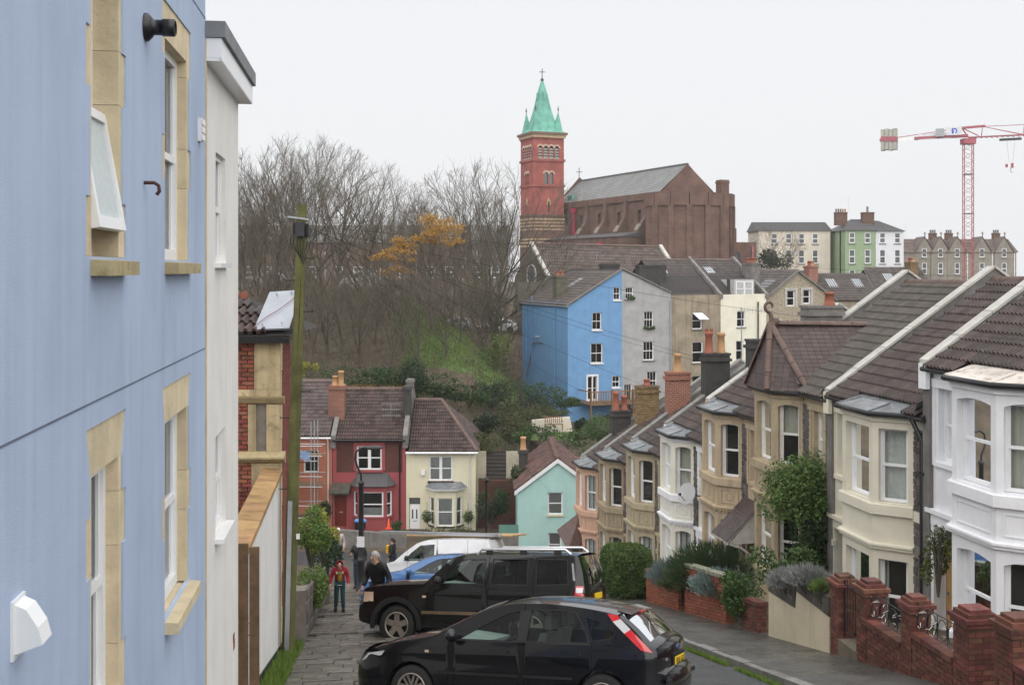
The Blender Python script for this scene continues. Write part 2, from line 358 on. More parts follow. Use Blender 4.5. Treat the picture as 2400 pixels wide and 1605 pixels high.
# ---------------------------------------------------------------- building blocks for houses
def window(root, fr, u0, u1, z0, z1, v=-.1, frame=None, style='sash', fw=.055, curtain=None, curtm=None, parent=None, sill=None, glass=None, inner=True, ajar=0, bars=0):
    frame = frame or upvc; b = MB(); zm = (z0 + z1) / 2
    b.fbox(fr, u0, u0 + fw, v - .07, v, z0, z1); b.fbox(fr, u1 - fw, u1, v - .07, v, z0, z1)
    b.fbox(fr, u0 + fw, u1 - fw, v - .07, v, z0, z0 + fw * 1.3); b.fbox(fr, u0 + fw, u1 - fw, v - .07, v, z1 - fw, z1)
    a0, a1 = u0 + fw, u1 - fw; s = .035; panes = []
    if style in ('sash', 'pair'):
        cols = [(a0, a1)]
        if style == 'pair':
            um = (u0 + u1) / 2; b.fbox(fr, um - fw * .8, um + fw * .8, v - .07, v + .002, z0 + fw, z1 - fw); cols = [(a0, um - fw * .8), (um + fw * .8, a1)]
        for c0, c1 in cols:
            b.fbox(fr, c0, c1, v - .06, v - .012, zm - .03, zm + .03)
            b.fbox(fr, c0, c0 + s, v - .05, v - .02, zm + .03, z1 - fw); b.fbox(fr, c1 - s, c1, v - .05, v - .02, zm + .03, z1 - fw)
            b.fbox(fr, c0, c0 + s, v - .065, v - .035, z0 + fw * 1.3, zm - .03); b.fbox(fr, c1 - s, c1, v - .065, v - .035, z0 + fw * 1.3, zm - .03)
            for k in range(bars):
                ub = lerp(c0, c1, (k + 1) / (bars + 1)); b.fbox(fr, ub - .012, ub + .012, v - .05, v - .025, zm + .03, z1 - fw); b.fbox(fr, ub - .012, ub + .012, v - .06, v - .04, z0 + fw, zm - .03)
            panes += [(c0 + s, c1 - s, zm + .03, z1 - fw, v - .04), (c0 + s, c1 - s, z0 + fw * 1.3, zm - .03, v - .052)]
    else:
        panes = [(a0, a1, z0 + fw, z1 - fw, v - .04)]
    w = part(root, 'window', b, frame, parent)
    for q in panes:
        part(root, 'pane', MB().add([fr(q[0], q[4], q[2]), fr(q[1], q[4], q[2]), fr(q[1], q[4], q[3]), fr(q[0], q[4], q[3])], [(0, 1, 2, 3)]), glass or pane_m, w)
    if curtain:
        c = MB(); vv = v - .16
        for (c0, c1, k0, k1) in curtain:
            n = 14; U0, U1 = lerp(u0, u1, c0), lerp(u0, u1, c1); Z0, Z1 = lerp(z0, z1, k0), lerp(z0, z1, k1)
            c.grid(lambda a, t: fr(lerp(U0, U1, a), vv + .03 * math.sin(a * 9 * (U1 - U0) * 6.0), lerp(Z0, Z1, t)), n, 1)
        part(root, 'curtain', c, curtm or curtain_m, w)
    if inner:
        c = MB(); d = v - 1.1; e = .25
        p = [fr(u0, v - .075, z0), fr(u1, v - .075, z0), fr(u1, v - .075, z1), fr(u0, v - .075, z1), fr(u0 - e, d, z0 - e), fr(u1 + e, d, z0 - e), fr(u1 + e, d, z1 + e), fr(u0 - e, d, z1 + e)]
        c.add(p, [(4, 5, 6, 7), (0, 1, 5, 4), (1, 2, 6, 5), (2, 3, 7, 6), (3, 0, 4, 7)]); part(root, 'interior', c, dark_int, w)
    if sill:
        c = MB().fbox(fr, u0 - .06, u1 + .06, v - .05, sill[0], z0 - sill[1], z0 - .003); part(root, 'sill', c, sill[2], w)
    return w
def tile_mesh(name, w, l, m, roll=.06, lip=.05, rolls=2):
    b = MB(); pr = []
    for k in range(rolls):
        c = w * (k + .5) / rolls; q = w / rolls
        for t, h in ((-.5, .0), (-.2, 0), (-.08, roll * .85), (.1, roll), (.28, roll * .85), (.38, 0)): pr.append((c + t * q - w / 2, h))
    pr.append((w / 2, 0)); n = len(pr)
    vs = [V((x, 0, h + lip)) for x, h in pr] + [V((x, l, h)) for x, h in pr] + [V((x, .004, h - .004)) for x, h in pr]
    b.add(vs, [(i, i + 1, n + i + 1, n + i) for i in range(n - 1)], 0, True); b.add([vs[i] for i in range(n)] + vs[2 * n:], [(i + 1, i, n + i, n + i + 1) for i in range(n - 1)])
    return b.mesh(name, m)
def tiles(root, par, o, a, bdir, wd, ln, me, tw, tl, clip=None, name='roof_tile', lim=300):
    """lay tiles from the eave point o along a and up bdir"""
    a = a.normalized(); bdir = bdir.normalized(); n = a.cross(bdir)
    if n.z < 0:
        o = o + a * wd; a = -a; n = -n
        if clip: clip = [(wd - x, y) for x, y in clip]
    nc = max(1, round(wd / tw)); nr = max(1, math.ceil(ln / tl)); sx = wd / nc / tw; k = 0
    for r in range(nr):
        for c in range(nc):
            u, t = (c + .5) * wd / nc, r * tl
            if clip and not pip((u, t + tl * .5), clip): continue
            if k >= lim: return
            p = o + a * u + bdir * t + n * .012
            M = mat4(a * sx, bdir, n, p) @ Matrix.Rotation(rnd.uniform(-.006, .006), 4, 'Z')
            inst(root, name, me, M, par); k += 1
T_TERR = tile_mesh('roof_tile', .30, .42, tile_m)
T_GREY = tile_mesh('roof_tile', .30, .42, tile2_m)
T_ROW = tile_mesh('roof_tile', .30, .42, mat('red_brown_roof_tile', (.066, .043, .038), .55, .25, 4, .3, 50, rand=.42, spots=.2, dirt=(.07, .07, .07), wet=.35))
def plain_tile(m, w=.165, l=.17):
    b = MB(); x = w / 2 - .003
    b.hexa([V((-x, 0, .0)), V((x, 0, .0)), V((x, l, -.008)), V((-x, l, -.008)), V((-x, 0, .014)), V((x, 0, .014)), V((x, l, .004)), V((-x, l, .004))]); return b.mesh('plain_tile', m)
T_PLAIN = plain_tile(mat('plum_plain_tile', (.058, .039, .036), .55, .2, 6, .2, 50, rand=.22, wet=.32), .2, .21)
def half_pipe(mb, p, q, r, n=8, up=V((0, 0, 1))):
    d = (q - p).normalized(); s = d.cross(up).normalized(); w = s.cross(d)
    vs = [e + (s * math.cos(math.pi * k / n) + w * math.sin(math.pi * k / n)) * r for e in (p, q) for k in range(n + 1)]
    mb.add(vs, [(k + 1, k, n + 1 + k, n + 2 + k) for k in range(n)], 0, True); mb.add(vs[:n + 1], [tuple(range(n + 1))]); mb.add(vs[n + 1:], [tuple(range(n + 1))[::-1]])
def ridge(root, par, p, q, r=.11, m=None, name='ridge_tile', step=.45):
    d = q - p; n = max(1, round(d.length / step)); me = None
    for k in range(n):
        b = MB(); half_pipe(b, p + d * (k / n), p + d * ((k + 1) / n - .012 / d.length), r + (.006 if k % 2 else 0), 6); part(root, name, b, m or ridge_m, par)
def pot(root, par, p, h=.55, r=.13, m=None, crown=False):
    b = MB(); b.lathe([(r * 1.15, 0), (r * 1.15, .06), (r, .09), (r * .85, h * .8), (r * 1.05, h * .84), (r * 1.08, h * .93), (r * .9, h), (r * .7, h), (r * .65, h * .7)], p, 12)
    if crown:
        for k in range(6):
            a = k * math.pi / 3; c = V(p) + V((math.cos(a) * r * .9, math.sin(a) * r * .9, h)); b.add([c + V((-.04, 0, 0)), c + V((.04, 0, 0)), c + V((0, 0, .12)), c + V((0, .03, 0)), c + V((0, -.03, 0))], [(0, 1, 2), (3, 4, 2)])
    return part(root, 'chimney_pot', b, m or red_pot, par)
def canted_bay_pts(u0, d, wf): return [(u0, 0), (u0 + d, d), (u0 + d + wf, d), (u0 + 2 * d + wf, 0)]
# ---------------------------------------------------------------- the bay-fronted terrace on the right
TE = V((-.177, .984, 0)).normalized()
def tfr(Y): return Fr(V((13.35 - .18 * Y, Y, 0)), TE)
rub_m = mat('pennant_rubble_stone', (.115, .10, .092), .85, .35, 6, .6, 30, rand=.4)
mort_m = mat('old_lime_mortar', (.20, .18, .155), .9, .2, 6, .3, 40)
def stone_mesh(seed):
    r = random.Random(seed); b = MB(); q = lambda: r.uniform(.40, .49)
    f = [V((-q(), -q(), 0)), V((q(), -q(), 0)), V((q(), q(), 0)), V((-q(), q(), 0))]
    b.add(f + [V((p.x * .9, p.y * .9, r.uniform(.7, 1))) for p in f], [(4, 5, 6, 7), (0, 1, 5, 4), (1, 2, 6, 5), (2, 3, 7, 6), (3, 0, 4, 7)]); return b.mesh('stone', rub_m)
STONES = [stone_mesh(k) for k in range(5)]
def rubble(root, par, fr, u0, u1, z0, z1, v, hh=.17, maxn=90):
    z = z0; n = 0
    while z < z1 - .05 and n < maxn:
        h = min(rnd.uniform(hh * .6, hh * 1.3), z1 - z); u = u0
        while u < u1 - .04:
            wd = min(rnd.uniform(.16, .42), u1 - u)
            if u1 - u - wd < .1: wd = u1 - u
            M = mat4(fr.e * wd, V((0, 0, h)), fr.n * .035, fr(u + wd / 2, v, z + h / 2)); inst(root, 'stone', rnd.choice(STONES), M, par); u += wd; n += 1
        z += h
cop_d = mat('dark_weathered_coping', (.19, .185, .17), .7, .3, 3, .2, 50, spots=.5, dirt=(.3, .3, .27))
def house_terrace(i, Y, Wd, eave, wm, trim, label, mirrored, tile, opts=()):
    fr = tfr(Y); root = empty('terraced_house', fr(Wd / 2, 0, eave - 5.8), label, 'house', 'bay fronted terraced houses stepping down the hill')
    d = .64 if not mirrored else .6; wf = 1.47 if not mirrored else 1.35
    b0 = .65 if not mirrored else 1.75
    pts = canted_bay_pts(b0, d, wf); zb = eave - 7.2
    # main wall with the opening over the door and the door itself
    du = (3.58, 4.42) if not mirrored else (.52, 1.22)
    hole_w = rect(du[0] + .08, du[1] - .08, eave - 1.95, eave - .4); hole_d = rect(du[0], du[1], eave - 5.55, eave - 3.3)
    bay_l, bay_r = pts[0][0], pts[3][0]; oh = [hole_w, hole_d]
    part(root, 'wall', wall(MB(), fr, rect(0, bay_l + .02, zb, eave - .01), oh if mirrored else [], depth=.22), wm)
    part(root, 'wall', wall(MB(), fr, rect(bay_r - .02, Wd, zb, eave - .01), [] if mirrored else oh, depth=.22), wm)
    part(root, 'rear_wall', MB().add([fr(0, -8.6, zb), fr(Wd, -8.6, zb), fr(Wd, -8.6, eave), fr(0, -8.6, eave)], [(0, 1, 2, 3)]), wm)
    window(root, fr, du[0] + .08, du[1] - .08, eave - 1.95, eave - .4, -.14, sill=(.07, .1, trim), frame=white_wood if mirrored else upvc, curtain=[(0, 1, 0, 1)] if i % 2 else None, curtm=curtain_b)
    # door
    dc = opts.get('door', (.05, .05, .06)); dm = mat('door_paint_%d' % i, dc, .4, .15, 5)
    b = MB(); b.fbox(fr, du[0] + .05, du[1] - .05, -.24, -.20, eave - 5.5, eave - 3.75); dr = part(root, 'door', b, dm)
    for (c, e, z0, z1) in ((.14, .38, -5.3, -4.75), (.46, .70, -5.3, -4.75), (.14, .38, -4.6, -3.95), (.46, .70, -4.6, -3.95)):
        if du[0] + e < du[1] - .06: part(root, 'door_panel', MB().fbox(fr, du[0] + c, du[0] + e, -.2, -.185, eave + z0, eave + z1), dm, dr)
    part(root, 'fanlight', MB().fbox(fr, du[0] + .05, du[1] - .05, -.235, -.215, eave - 3.7, eave - 3.36), far_pane, dr)
    part(root, 'door_handle', MB().fbox(fr, du[1] - .16, du[1] - .12, -.2, -.14, eave - 4.75, eave - 4.68), steel_m, dr)
    # trim on the main wall: jambs, bands
    def trimb(nm, *q): part(root, nm, MB().fbox(fr, *q[:4], eave + q[4], eave + q[5]), trim)
    for u in (du[0] - .16, du[1] + .0):
        trimb('window_jamb', u, u + .16, 0, .035, -2.05, -.25); trimb('pilaster', u, u + .16, 0, .06, -5.6, -3.2); trimb('capital', u - .04, u + .2, 0, .1, -3.75, -3.6)
    trimb('lintel', du[0] - .2, du[1] + .2, 0, .05, -.4, -.22); trimb('door_lintel', du[0] - .2, du[1] + .2, 0, .07, -3.3, -3.08); trimb('cornice', du[0] - .25, du[1] + .25, 0, .13, -3.06, -2.97)
    if not mirrored: trimb('stone_band', .02, bay_l, 0, .045, -2.32, -2.1)
    if opts.get('rubble', True):
        rp = [(.05, .36), (1.30, 1.74)] if mirrored else [(.08, bay_l - .03)]
        for a, c in rp:
            bk = part(root, 'rubble_panel', MB().fbox(fr, a, c, .004, .012, eave - 5.7, eave - .3), mort_m)
            if mirrored: rubble(root, bk, fr, a, c, eave - 5.7, eave - .3, .012)
            else:
                rubble(root, bk, fr, a, c, eave - 5.7, eave - 3.1, .012); rubble(root, bk, fr, a, c, eave - 2.84, eave - 2.36, .012); rubble(root, bk, fr, a, c, eave - 2.06, eave - .35, .012)
    # the bay
    bb = MB(); bands = [MB() for _ in range(5)]; dent = MB(); bay = part(root, 'bay', MB(), wm); fl = ((eave - 2.0, eave - .36, 0), (eave - 4.95, eave - 3.26, 1))
    for k in range(3):
        p, q = pts[k], pts[k + 1]; L = math.hypot(q[0] - p[0], q[1] - p[1]); f = fr.at(p[0], p[1], 0, math.atan2(q[1] - p[1], q[0] - p[0]))
        m0 = .17 if k == 1 else .13; hs = []
        for z0, z1, g in fl:
            rise = .07 if (mirrored or i == 0) else 0
            hs.append(seg_arch(m0, L - m0, z0, z1, rise) if rise else rect(m0, L - m0, z0, z1))
        wall(bb, f, rect(0, L, zb, eave - .08), hs, 0, .24)
        for (z0, z1, g), h in zip(fl, hs):
            cur = opts.get('cur', {}).get((k, g))
            cm = {'n': curtain_m, 'w': curtain_b, 'b': blind_m}.get(cur[0]) if cur else None
            window(root, f, m0, L - m0, z0 + .01, z1, -.15, frame=opts.get('frame', upvc), style='sash', curtain=cur[1] if cur else None, curtm=cm, parent=bay, fw=.05)
        e = .03
        # sill band, cornice between floors, frieze under the gutter
        for bi, (z0, z1, o) in enumerate(((eave - 2.26, eave - 2.03, .09), (eave - 2.96, eave - 2.90, .11), (eave - 3.03, eave - 2.96, .07), (eave - 5.12, eave - 4.98, .07), (eave - .2, eave - .09, .05))):
            s = o * math.tan(R(22.5)); a0 = -s if k == 1 else 0; a1 = L + s if k == 1 else L
            if k == 0: a1 = L + s
            if k == 2: a0 = -s
            bands[bi].hexa([f(0, .002, z0), f(L, .002, z0), f(a1, o, z0), f(a0, o, z0), f(0, .002, z1), f(L, .002, z1), f(a1, o, z1 - .015), f(a0, o, z1 - .015)])
        # sunk panel with a raised frame on the apron
        if mirrored or i == 0:
            tr = MB()
            for a, c, z0, z1 in ((m0, L - m0, eave - 2.8, eave - 2.77), (m0, L - m0, eave - 2.4, eave - 2.37), (m0, m0 + .03, eave - 2.77, eave - 2.4), (L - m0 - .03, L - m0, eave - 2.77, eave - 2.4)):
                tr.fbox(f, a, c, .002, .02, z0, z1)
            part(root, 'apron_panel', tr, trim, bay)
            if mirrored:
                c = f(L / 2, .012, eave - 2.585); ring = [(math.cos(t) * (.15 if j % 2 else .12), math.sin(t) * (.15 if j % 2 else .12)) for j, t in enumerate(R(15 * q_) for q_ in range(24))]
                n = len(ring); vs = [c + f.e * x + V((0, 0, y)) for x, y in ring] + [c + f.e * x * .86 + V((0, 0, y * .86)) + f.n * .01 for x, y in ring]
                part(root, 'rosette', MB().add(vs, [(j, (j + 1) % n, n + (j + 1) % n, n + j) for j in range(n)]), trim, bay)
                for j in range(int(L / .11)):        # toothed moulding
                    dent.fbox(f, .03 + j * .11, .09 + j * .11, .002, .05, eave - 3.1, eave - 3.045)
    bay.data = bb.mesh('bay', wm, root.location)
    for q_ in bands: part(root, 'string_course', q_, trim, bay, merge=.0005)
    if dent.v: part(root, 'toothed_moulding', dent, trim, bay, kind='stuff')
    # bay roof in lead with its gutter, or a turret
    o = .14; s = o * math.tan(R(22.5)); q = [(pts[0][0] - s * 1.6, .0), (pts[1][0] - s, d + o), (pts[2][0] + s, d + o), (pts[3][0] + s * 1.6, 0)]
    gu = MB(); gp = [fr(a, b_, eave - .02) for a, b_ in q]
    gu.tube([fr(-.02, .17, eave - .03), fr(q[0][0] - .1, .17, eave - .03)] + [fr(a, b_ + (.0 if b_ else .17), eave - .03) for a, b_ in q] + [fr(min(Wd, q[3][0] + .1), .17, eave - .03), fr(Wd + .02, .17, eave - .03)], .062, 7)
    part(root, 'gutter', gu, gutter_m)
    if 'turret' not in opts:
        lm = lead_m if opts.get('bayroof', 'lead') == 'lead' else opts['bayroof']; lr = MB()
        zi = eave + .16; lr.add([fr(a, b_, eave + .015) for a, b_ in q] + [fr(q[0][0] + .2, -.25, zi + .06), fr(q[1][0] + .12, .2, zi), fr(q[2][0] - .12, .2, zi), fr(q[3][0] - .2, -.25, zi + .06)] + [fr(a, b_, eave - .07) for a, b_ in q],
               [(0, 1, 5, 4), (1, 2, 6, 5), (2, 3, 7, 6), (4, 5, 6, 7), (8, 9, 1, 0), (9, 10, 2, 1), (10, 11, 3, 2)])
        br = part(root, 'bay_roof', lr, lm)
        sm = MB(); sm.tube([fr(q[1][0], d + o - .02, eave + .03), fr(q[1][0] + .12, .2, zi + .012)], .018, 5); sm.tube([fr(q[2][0], d + o - .02, eave + .03), fr(q[2][0] - .12, .2, zi + .012)], .018, 5); part(root, 'lead_roll', sm, lm, br)
    # roof
    rise = 2.85; run = 4.6; zr = eave + rise
    rs = MB(); rs.add([fr(0, .2, eave + .0), fr(Wd, .2, eave), fr(Wd, -4.4, zr), fr(0, -4.4, zr), fr(Wd, -8.8, eave + .1), fr(0, -8.8, eave + .1)], [(0, 1, 2, 3), (3, 2, 4, 5)])
    rf = part(root, 'roof', rs, mat('roof_underlay', (.04, .035, .035), .9))
    bdir = (fr(0, -4.4, zr) - fr(0, .2, eave)); ln = bdir.length
    a0, a1 = .14, Wd - .16
    clip = None
    if 'turret' in opts:
        clip = [(-.1, -.1), (b0 - .3 - a0, -.1), (b0 + d + wf / 2 - a0, 2.05), (bay_r + .2 - a0, -.1), (Wd + 1, -.1), (Wd + 1, 9), (-.1, 9)]
    else:
        clip = [(-.1, -.1), (b0 + .1 - a0, -.1), (b0 + .25 - a0, .5), (bay_r - .25 - a0, .5), (bay_r - .1 - a0, -.1), (Wd + 1, -.1), (Wd + 1, 9), (-.1, 9)]
    tiles(root, rf, fr(a1, .24, eave - .005), -fr.e, bdir, a1 - a0, ln - .1, tile, .30, .345, [(a1 - a0 - x, y) for x, y in clip][::-1])
    ridge(root, rf, fr(.1, -4.4, zr + .02), fr(Wd - .1, -4.4, zr + .02), .13)
    # party wall at the lower end, with sloped coping
    pw = MB(); k = .36; prof = [(.1, zb), (.1, eave + .12), (-4.4, zr + k), (-8.9, eave + .2), (-8.9, zb)]
    pw.prism([fr(Wd - .14, a, z) for a, z in prof], fr.e * .26); part(root, 'party_wall', pw, opts.get('party', cement_m))
    cp = MB(); n = 6
    for j in range(n):
        t0, t1 = j / n, (j + 1) / n - .004
        p0, p1 = [(lerp(.16, -4.4, t), lerp(eave + .1, zr + k, t)) for t in (t0, t1)]
        cp = MB(); cp.hexa([fr(u, v_, z + h) for h in (0, .07) for u, (v_, z) in ((Wd - .18, p0), (Wd + .15, p0), (Wd + .15, p1), (Wd - .18, p1))]); part(root, 'coping_stone', cp, cop_m if i < 4 else cop_d)
    cp = MB(); cp.hexa([fr(u, v_, z + h) for h in (0, .07) for u, (v_, z) in ((Wd - .2, (-4.4, zr + k)), (Wd + .18, (-4.4, zr + k)), (Wd + .18, (-8.9, eave + .2)), (Wd - .2, (-8.9, eave + .2)))]); part(root, 'coping_stone', cp, cop_m)
    kb = MB().fbox(fr, Wd - .17, Wd + .12, .1, .2, eave - .45, eave + .09); part(root, 'kneeler', kb, trim)
    fl_ = MB(); fl_.add([fr(u, v_, z) for u, v_, z in ((Wd - .16, .22, eave + .1), (Wd - .16, -4.4, zr + .12), (Wd - .4, -4.4, zr + .055), (Wd - .4, .22, eave + .055))], [(0, 1, 2, 3)]); part(root, 'lead_flashing', fl_, lead_m, rf); fl_ = MB(); fl_.add([fr(u, v_, z) for u, v_, z in ((.12, .22, eave + .3), (.12, -4.4, zr + .3), (.3, -4.4, zr + .055), (.3, .22, eave + .055))], [(3, 2, 1, 0)])
    part(root, 'lead_flashing', fl_, lead_m, rf)
    if 'stack' in opts:
        sm_, w2, top, pots = opts['stack']; vv = -1.75; zt = eave + top
        c = MB(); c.fbox(fr, Wd - .26, Wd + .3, vv - w2 / 2, vv + w2 / 2, eave + .6, zt)
        ch = part(root, 'chimney', c, sm_)
        c = MB().fbox(fr, Wd - .32, Wd + .36, vv - w2 / 2 - .06, vv + w2 / 2 + .06, zt - .22, zt - .12); c.fbox(fr, Wd - .29, Wd + .33, vv - w2 / 2 - .03, vv + w2 / 2 + .03, zt, zt + .08); part(root, 'chimney_cap', c, sm_, ch)
        for (o_, h, m_, cr) in pots: pot(root, ch, fr(Wd + .02, vv + o_, zt + .07), h, .15, m_, cr)
    if 'pipe' in opts:
        c = MB(); u = .16; c.tube([fr(u + .25, .2, eave - .05), fr(u + .1, .12, eave - .35), fr(u, .09, eave - .5), fr(u, .09, eave - 5.6)], .055, 8)
        for z in (-1.2, -3, -4.6): c.fbox(fr, u - .1, u + .1, .0, .12, eave + z - .03, eave + z + .03)
        part(root, 'downpipe', c, gutter_m)
    return root, fr, pts
def paint(n, c, st=.35, d=(.2, .17, .12), sp=.15): return mat(n, c, .7, .07, 1.5, .12, 60, streak=st, dirt=d, spots=sp)
w_white = paint('white_masonry_paint', (.76, .765, .79), .12, (.42, .40, .36), .08); w_cream = paint('cream_masonry_paint', (.66, .62, .51), .12, (.4, .36, .26), .08)
w_ochre = paint('weathered_bath_stone', (.40, .325, .215), .7, (.17, .13, .08), .5); w_peach = paint('peach_stone', (.46, .365, .25), .6, (.21, .17, .11), .45)
w_pink = paint('pink_masonry_paint', (.56, .36, .26), .2, (.3, .2, .14), .15); w_tan = paint('tan_bath_stone', (.41, .35, .24), .65, (.22, .18, .11), .35); w_ochre2 = paint('amber_bath_stone', (.34, .275, .185), .7, (.16, .12, .08), .4)
w_ivory = paint('ivory_painted_stone', (.70, .68, .60), .2, (.36, .32, .24), .15)
brick_red = brickmat('far_red_brick', (.30, .075, .04), (.22, .06, .035), (.32, .27, .22))
brick_yel = brickmat('far_yellow_brick', (.32, .22, .10), (.20, .13, .06), (.10, .08, .06))
dk_stack = mat('sooty_render', (.05, .048, .045), .85, .3, 3, .4, 30, streak=.4, dirt=(.02, .02, .02))
bl_full = ('b', [(0, 1, .0, 1)]); nets = ('n', [(0, .45, 0, 1), (.55, 1, 0, 1)]); half = ('b', [(0, 1, .5, 1)]); drape = ('n', [(.0, .25, 0, 1), (.62, 1, 0, 1)])
TH = []
specs = [
 (20.0, 4.67, -2.1, w_white, w_white, 'white painted terraced house at the right edge, wooden front door behind climbing plant', False, T_TERR, dict(rubble=False, door=(.42, .24, .09), bayroof=mat('white_felt_bay_roof', (.52, .47, .42), .5, .3, 2, spots=.7, dirt=(.07, .06, .055)), cur={(0, 0): bl_full, (1, 0): bl_full, (2, 0): bl_full, (1, 1): nets})),
 (24.6, 4.60, -3.19, w_cream, w_cream, 'cream painted terraced house with black downpipe, between the white house and the turret house', False, T_TERR, dict(door=(.015, .07, .17), pipe=1, cur={(0, 0): ('n', [(0, 1, 0, 1)]), (1, 0): drape, (0, 1): ('n', [(.78, 1, 0, 1)])})),
 (29.1, 4.37, -3.30, w_ochre, w_ochre, 'ochre stone terraced house with hipped turret roof and curled finial', True, T_GREY, dict(turret=1, frame=white_wood, cur={(0, 0): half, (1, 0): half, (1, 1): nets}, stack=(cement_m, 1.05, 2.15, [(-.25, .4, red_pot, False)]))),
 (33.4, 4.42, -4.40, w_peach, w_peach, 'peach stone terraced house with small tiled porch canopy', True, T_TERR, dict(cur={(1, 0): nets, (0, 0): ('n', [(.85, 1, 0, 1)])}, stack=(dk_stack, .95, 2.0, []))),
 (37.75, 4.42, -5.77, w_ivory, w_white, 'white painted terraced house with ochre blinds and a satellite dish', True, T_TERR, dict(cur={(0, 0): ('b', [(0, 1, 0, 1)]), (1, 0): half, (0, 1): nets, (1, 1): nets}, door=(.25, .05, .04), stack=(dk_stack, .92, 2.6, [(-.22, .75, buff_pot, False), (.25, .8, red_pot, True)]))),
 (42.1, 4.37, -6.96, w_tan, w_tan, 'tan stone terraced house behind the clipped hedge, third from the far end', True, T_TERR, dict(cur={(0, 1): nets}, stack=(brick_red, .9, 2.7, [(0, .75, buff_pot, False)]))),
 (46.4, 4.27, -7.99, w_ochre2, w_ochre2, 'dark amber stone terraced house, second from the far end of the row', True, T_TERR, dict(frame=white_wood, cur={(1, 0): nets}, stack=(brick_yel, .95, 2.75, [(.0, .3, red_pot, False)]))),
 (50.6, 4.37, -9.04, w_pink, w_pink, 'pink painted terraced house at the far end of the row', True, T_TERR, dict(cur={(0, 0): nets, (1, 0): nets, (0, 1): nets}, stack=(dk_stack, .9, 2.2, [(-.2, .7, red_pot, False), (.2, .9, red_pot, False)]))),
]
for i, s in enumerate(specs): TH.append(house_terrace(i, s[0], s[1], s[2], s[3], s[4], s[5], s[6], s[7], s[8]))
# turret roof of the third house
root, fr, pts = TH[2]; ev = -3.30; d = .6
E1, E2, E3, E4 = fr(1.55, -.05, ev), fr(2.27, .82, ev), fr(3.80, .82, ev), fr(4.36, .1, ev); A = fr(2.98, .42, ev + 1.72); B = fr(2.98, -2.45, ev + 1.66)
tb = MB(); tb.add([E1, E2, E3, E4, A, B], [(0, 1, 4), (1, 2, 4), (2, 3, 4), (0, 4, 5), (3, 5, 4)]); tr_ = part(root, 'turret_roof', tb, MATS['roof_underlay'])
def tri_tiles(p, q, r_, lim=190):
    a = (q - p); L = a.length; a.normalize(); t = (r_ - p).dot(a); bd = (r_ - p - a * t); h = bd.length
    tiles(root, tr_, p, a, bd, L, h, T_PLAIN, .2, .135, [(0, 0), (L, 0), (t + .02, h), (t - .02, h)], 'plain_tile', lim)
tri_tiles(E2, E1, A); tri_tiles(E3, E2, A); tri_tiles(E4, E3, A)
# the long side facing the camera, laid in level courses
a = (B - A); a.z = 0; a.normalize(); L = (B - A).dot(a); bd = (E1 - A) - a * (E1 - A).dot(a); h = bd.length; t = (E1 - A).dot(a)
tiles(root, tr_, A + bd, a, -bd, L, h, T_PLAIN, .2, .135, [(t - .12, 0), (t + .12, 0), (L, h), (0, h)], 'plain_tile', 260)
for e in (E1, E2, E3, E4): ridge(root, tr_, e + V((0, 0, .03)), A + V((0, 0, .05)), .095, None, 'hip_tile')
ridge(root, tr_, A + V((0, 0, .05)), B + V((0, 0, .05)), .1)
fb = MB(); fn = []
for k in range(22):
    t = k / 21; ang = t * 5.2; rr = .17 * (1 - .62 * t)
    fn.append(A + V((0, 0, .42)) + fr.n * (.02 + rr * math.sin(ang)) + V((0, 0, .02 - rr * math.cos(ang) + .1)))
fb.tube([A + V((0, 0, 0)), A + V((0, 0, .2)) - fr.n * .03] + fn[::1], [.09, .06] + [.05 - .001 * k for k in range(22)], 7); fb.ball(A + V((0, 0, .1)) - fr.n * .16, .12); part(root, 'finial', fb, ridge_m, tr_)
vl = MB(); nrm = V((0, 0, .03)); vl.add([E1 + nrm, B + nrm, B + nrm - fr.e * .25 + V((0, 0, .05)), E1 + nrm - fr.e * .2 + V((0, 0, .05))], [(0, 1, 2, 3)]); part(root, 'lead_valley', vl, lead_m, tr_)
# porch canopy of the peach house
root, fr, pts = TH[3]; ev = -4.4; pc = MB(); p0 = [fr(.3, 1.05, ev - 3.55), fr(1.55, 1.05, ev - 3.55), fr(1.55, .04, ev - 2.55), fr(.3, .04, ev - 2.55)]
pc.prism(p0, V((0, 0, -.05))); cn = part(root, 'porch_canopy', pc, mat('old_white_board', (.52, .50, .45), .7, .2, 6, spots=.4))
tiles(root, cn, p0[1], p0[0] - p0[1], p0[3] - p0[0], 1.25, 1.42, T_PLAIN, .16, .13, None, 'plain_tile', 120)
for u in (.32, 1.5): part(root, 'canopy_cheek', MB().prism([fr(u, 1.0, ev - 3.62), fr(u, .04, ev - 3.62), fr(u, .04, ev - 2.62)], fr.e * .03), MATS['old_white_board'], cn)
for u in (.34, 1.5): part(root, 'bracket', MB().tube([fr(u, .04, ev - 4.3), fr(u, .25, ev - 4.0), fr(u, .6, ev - 3.75), fr(u, .98, ev - 3.62)], .035, 6), MATS['old_white_board'], cn)
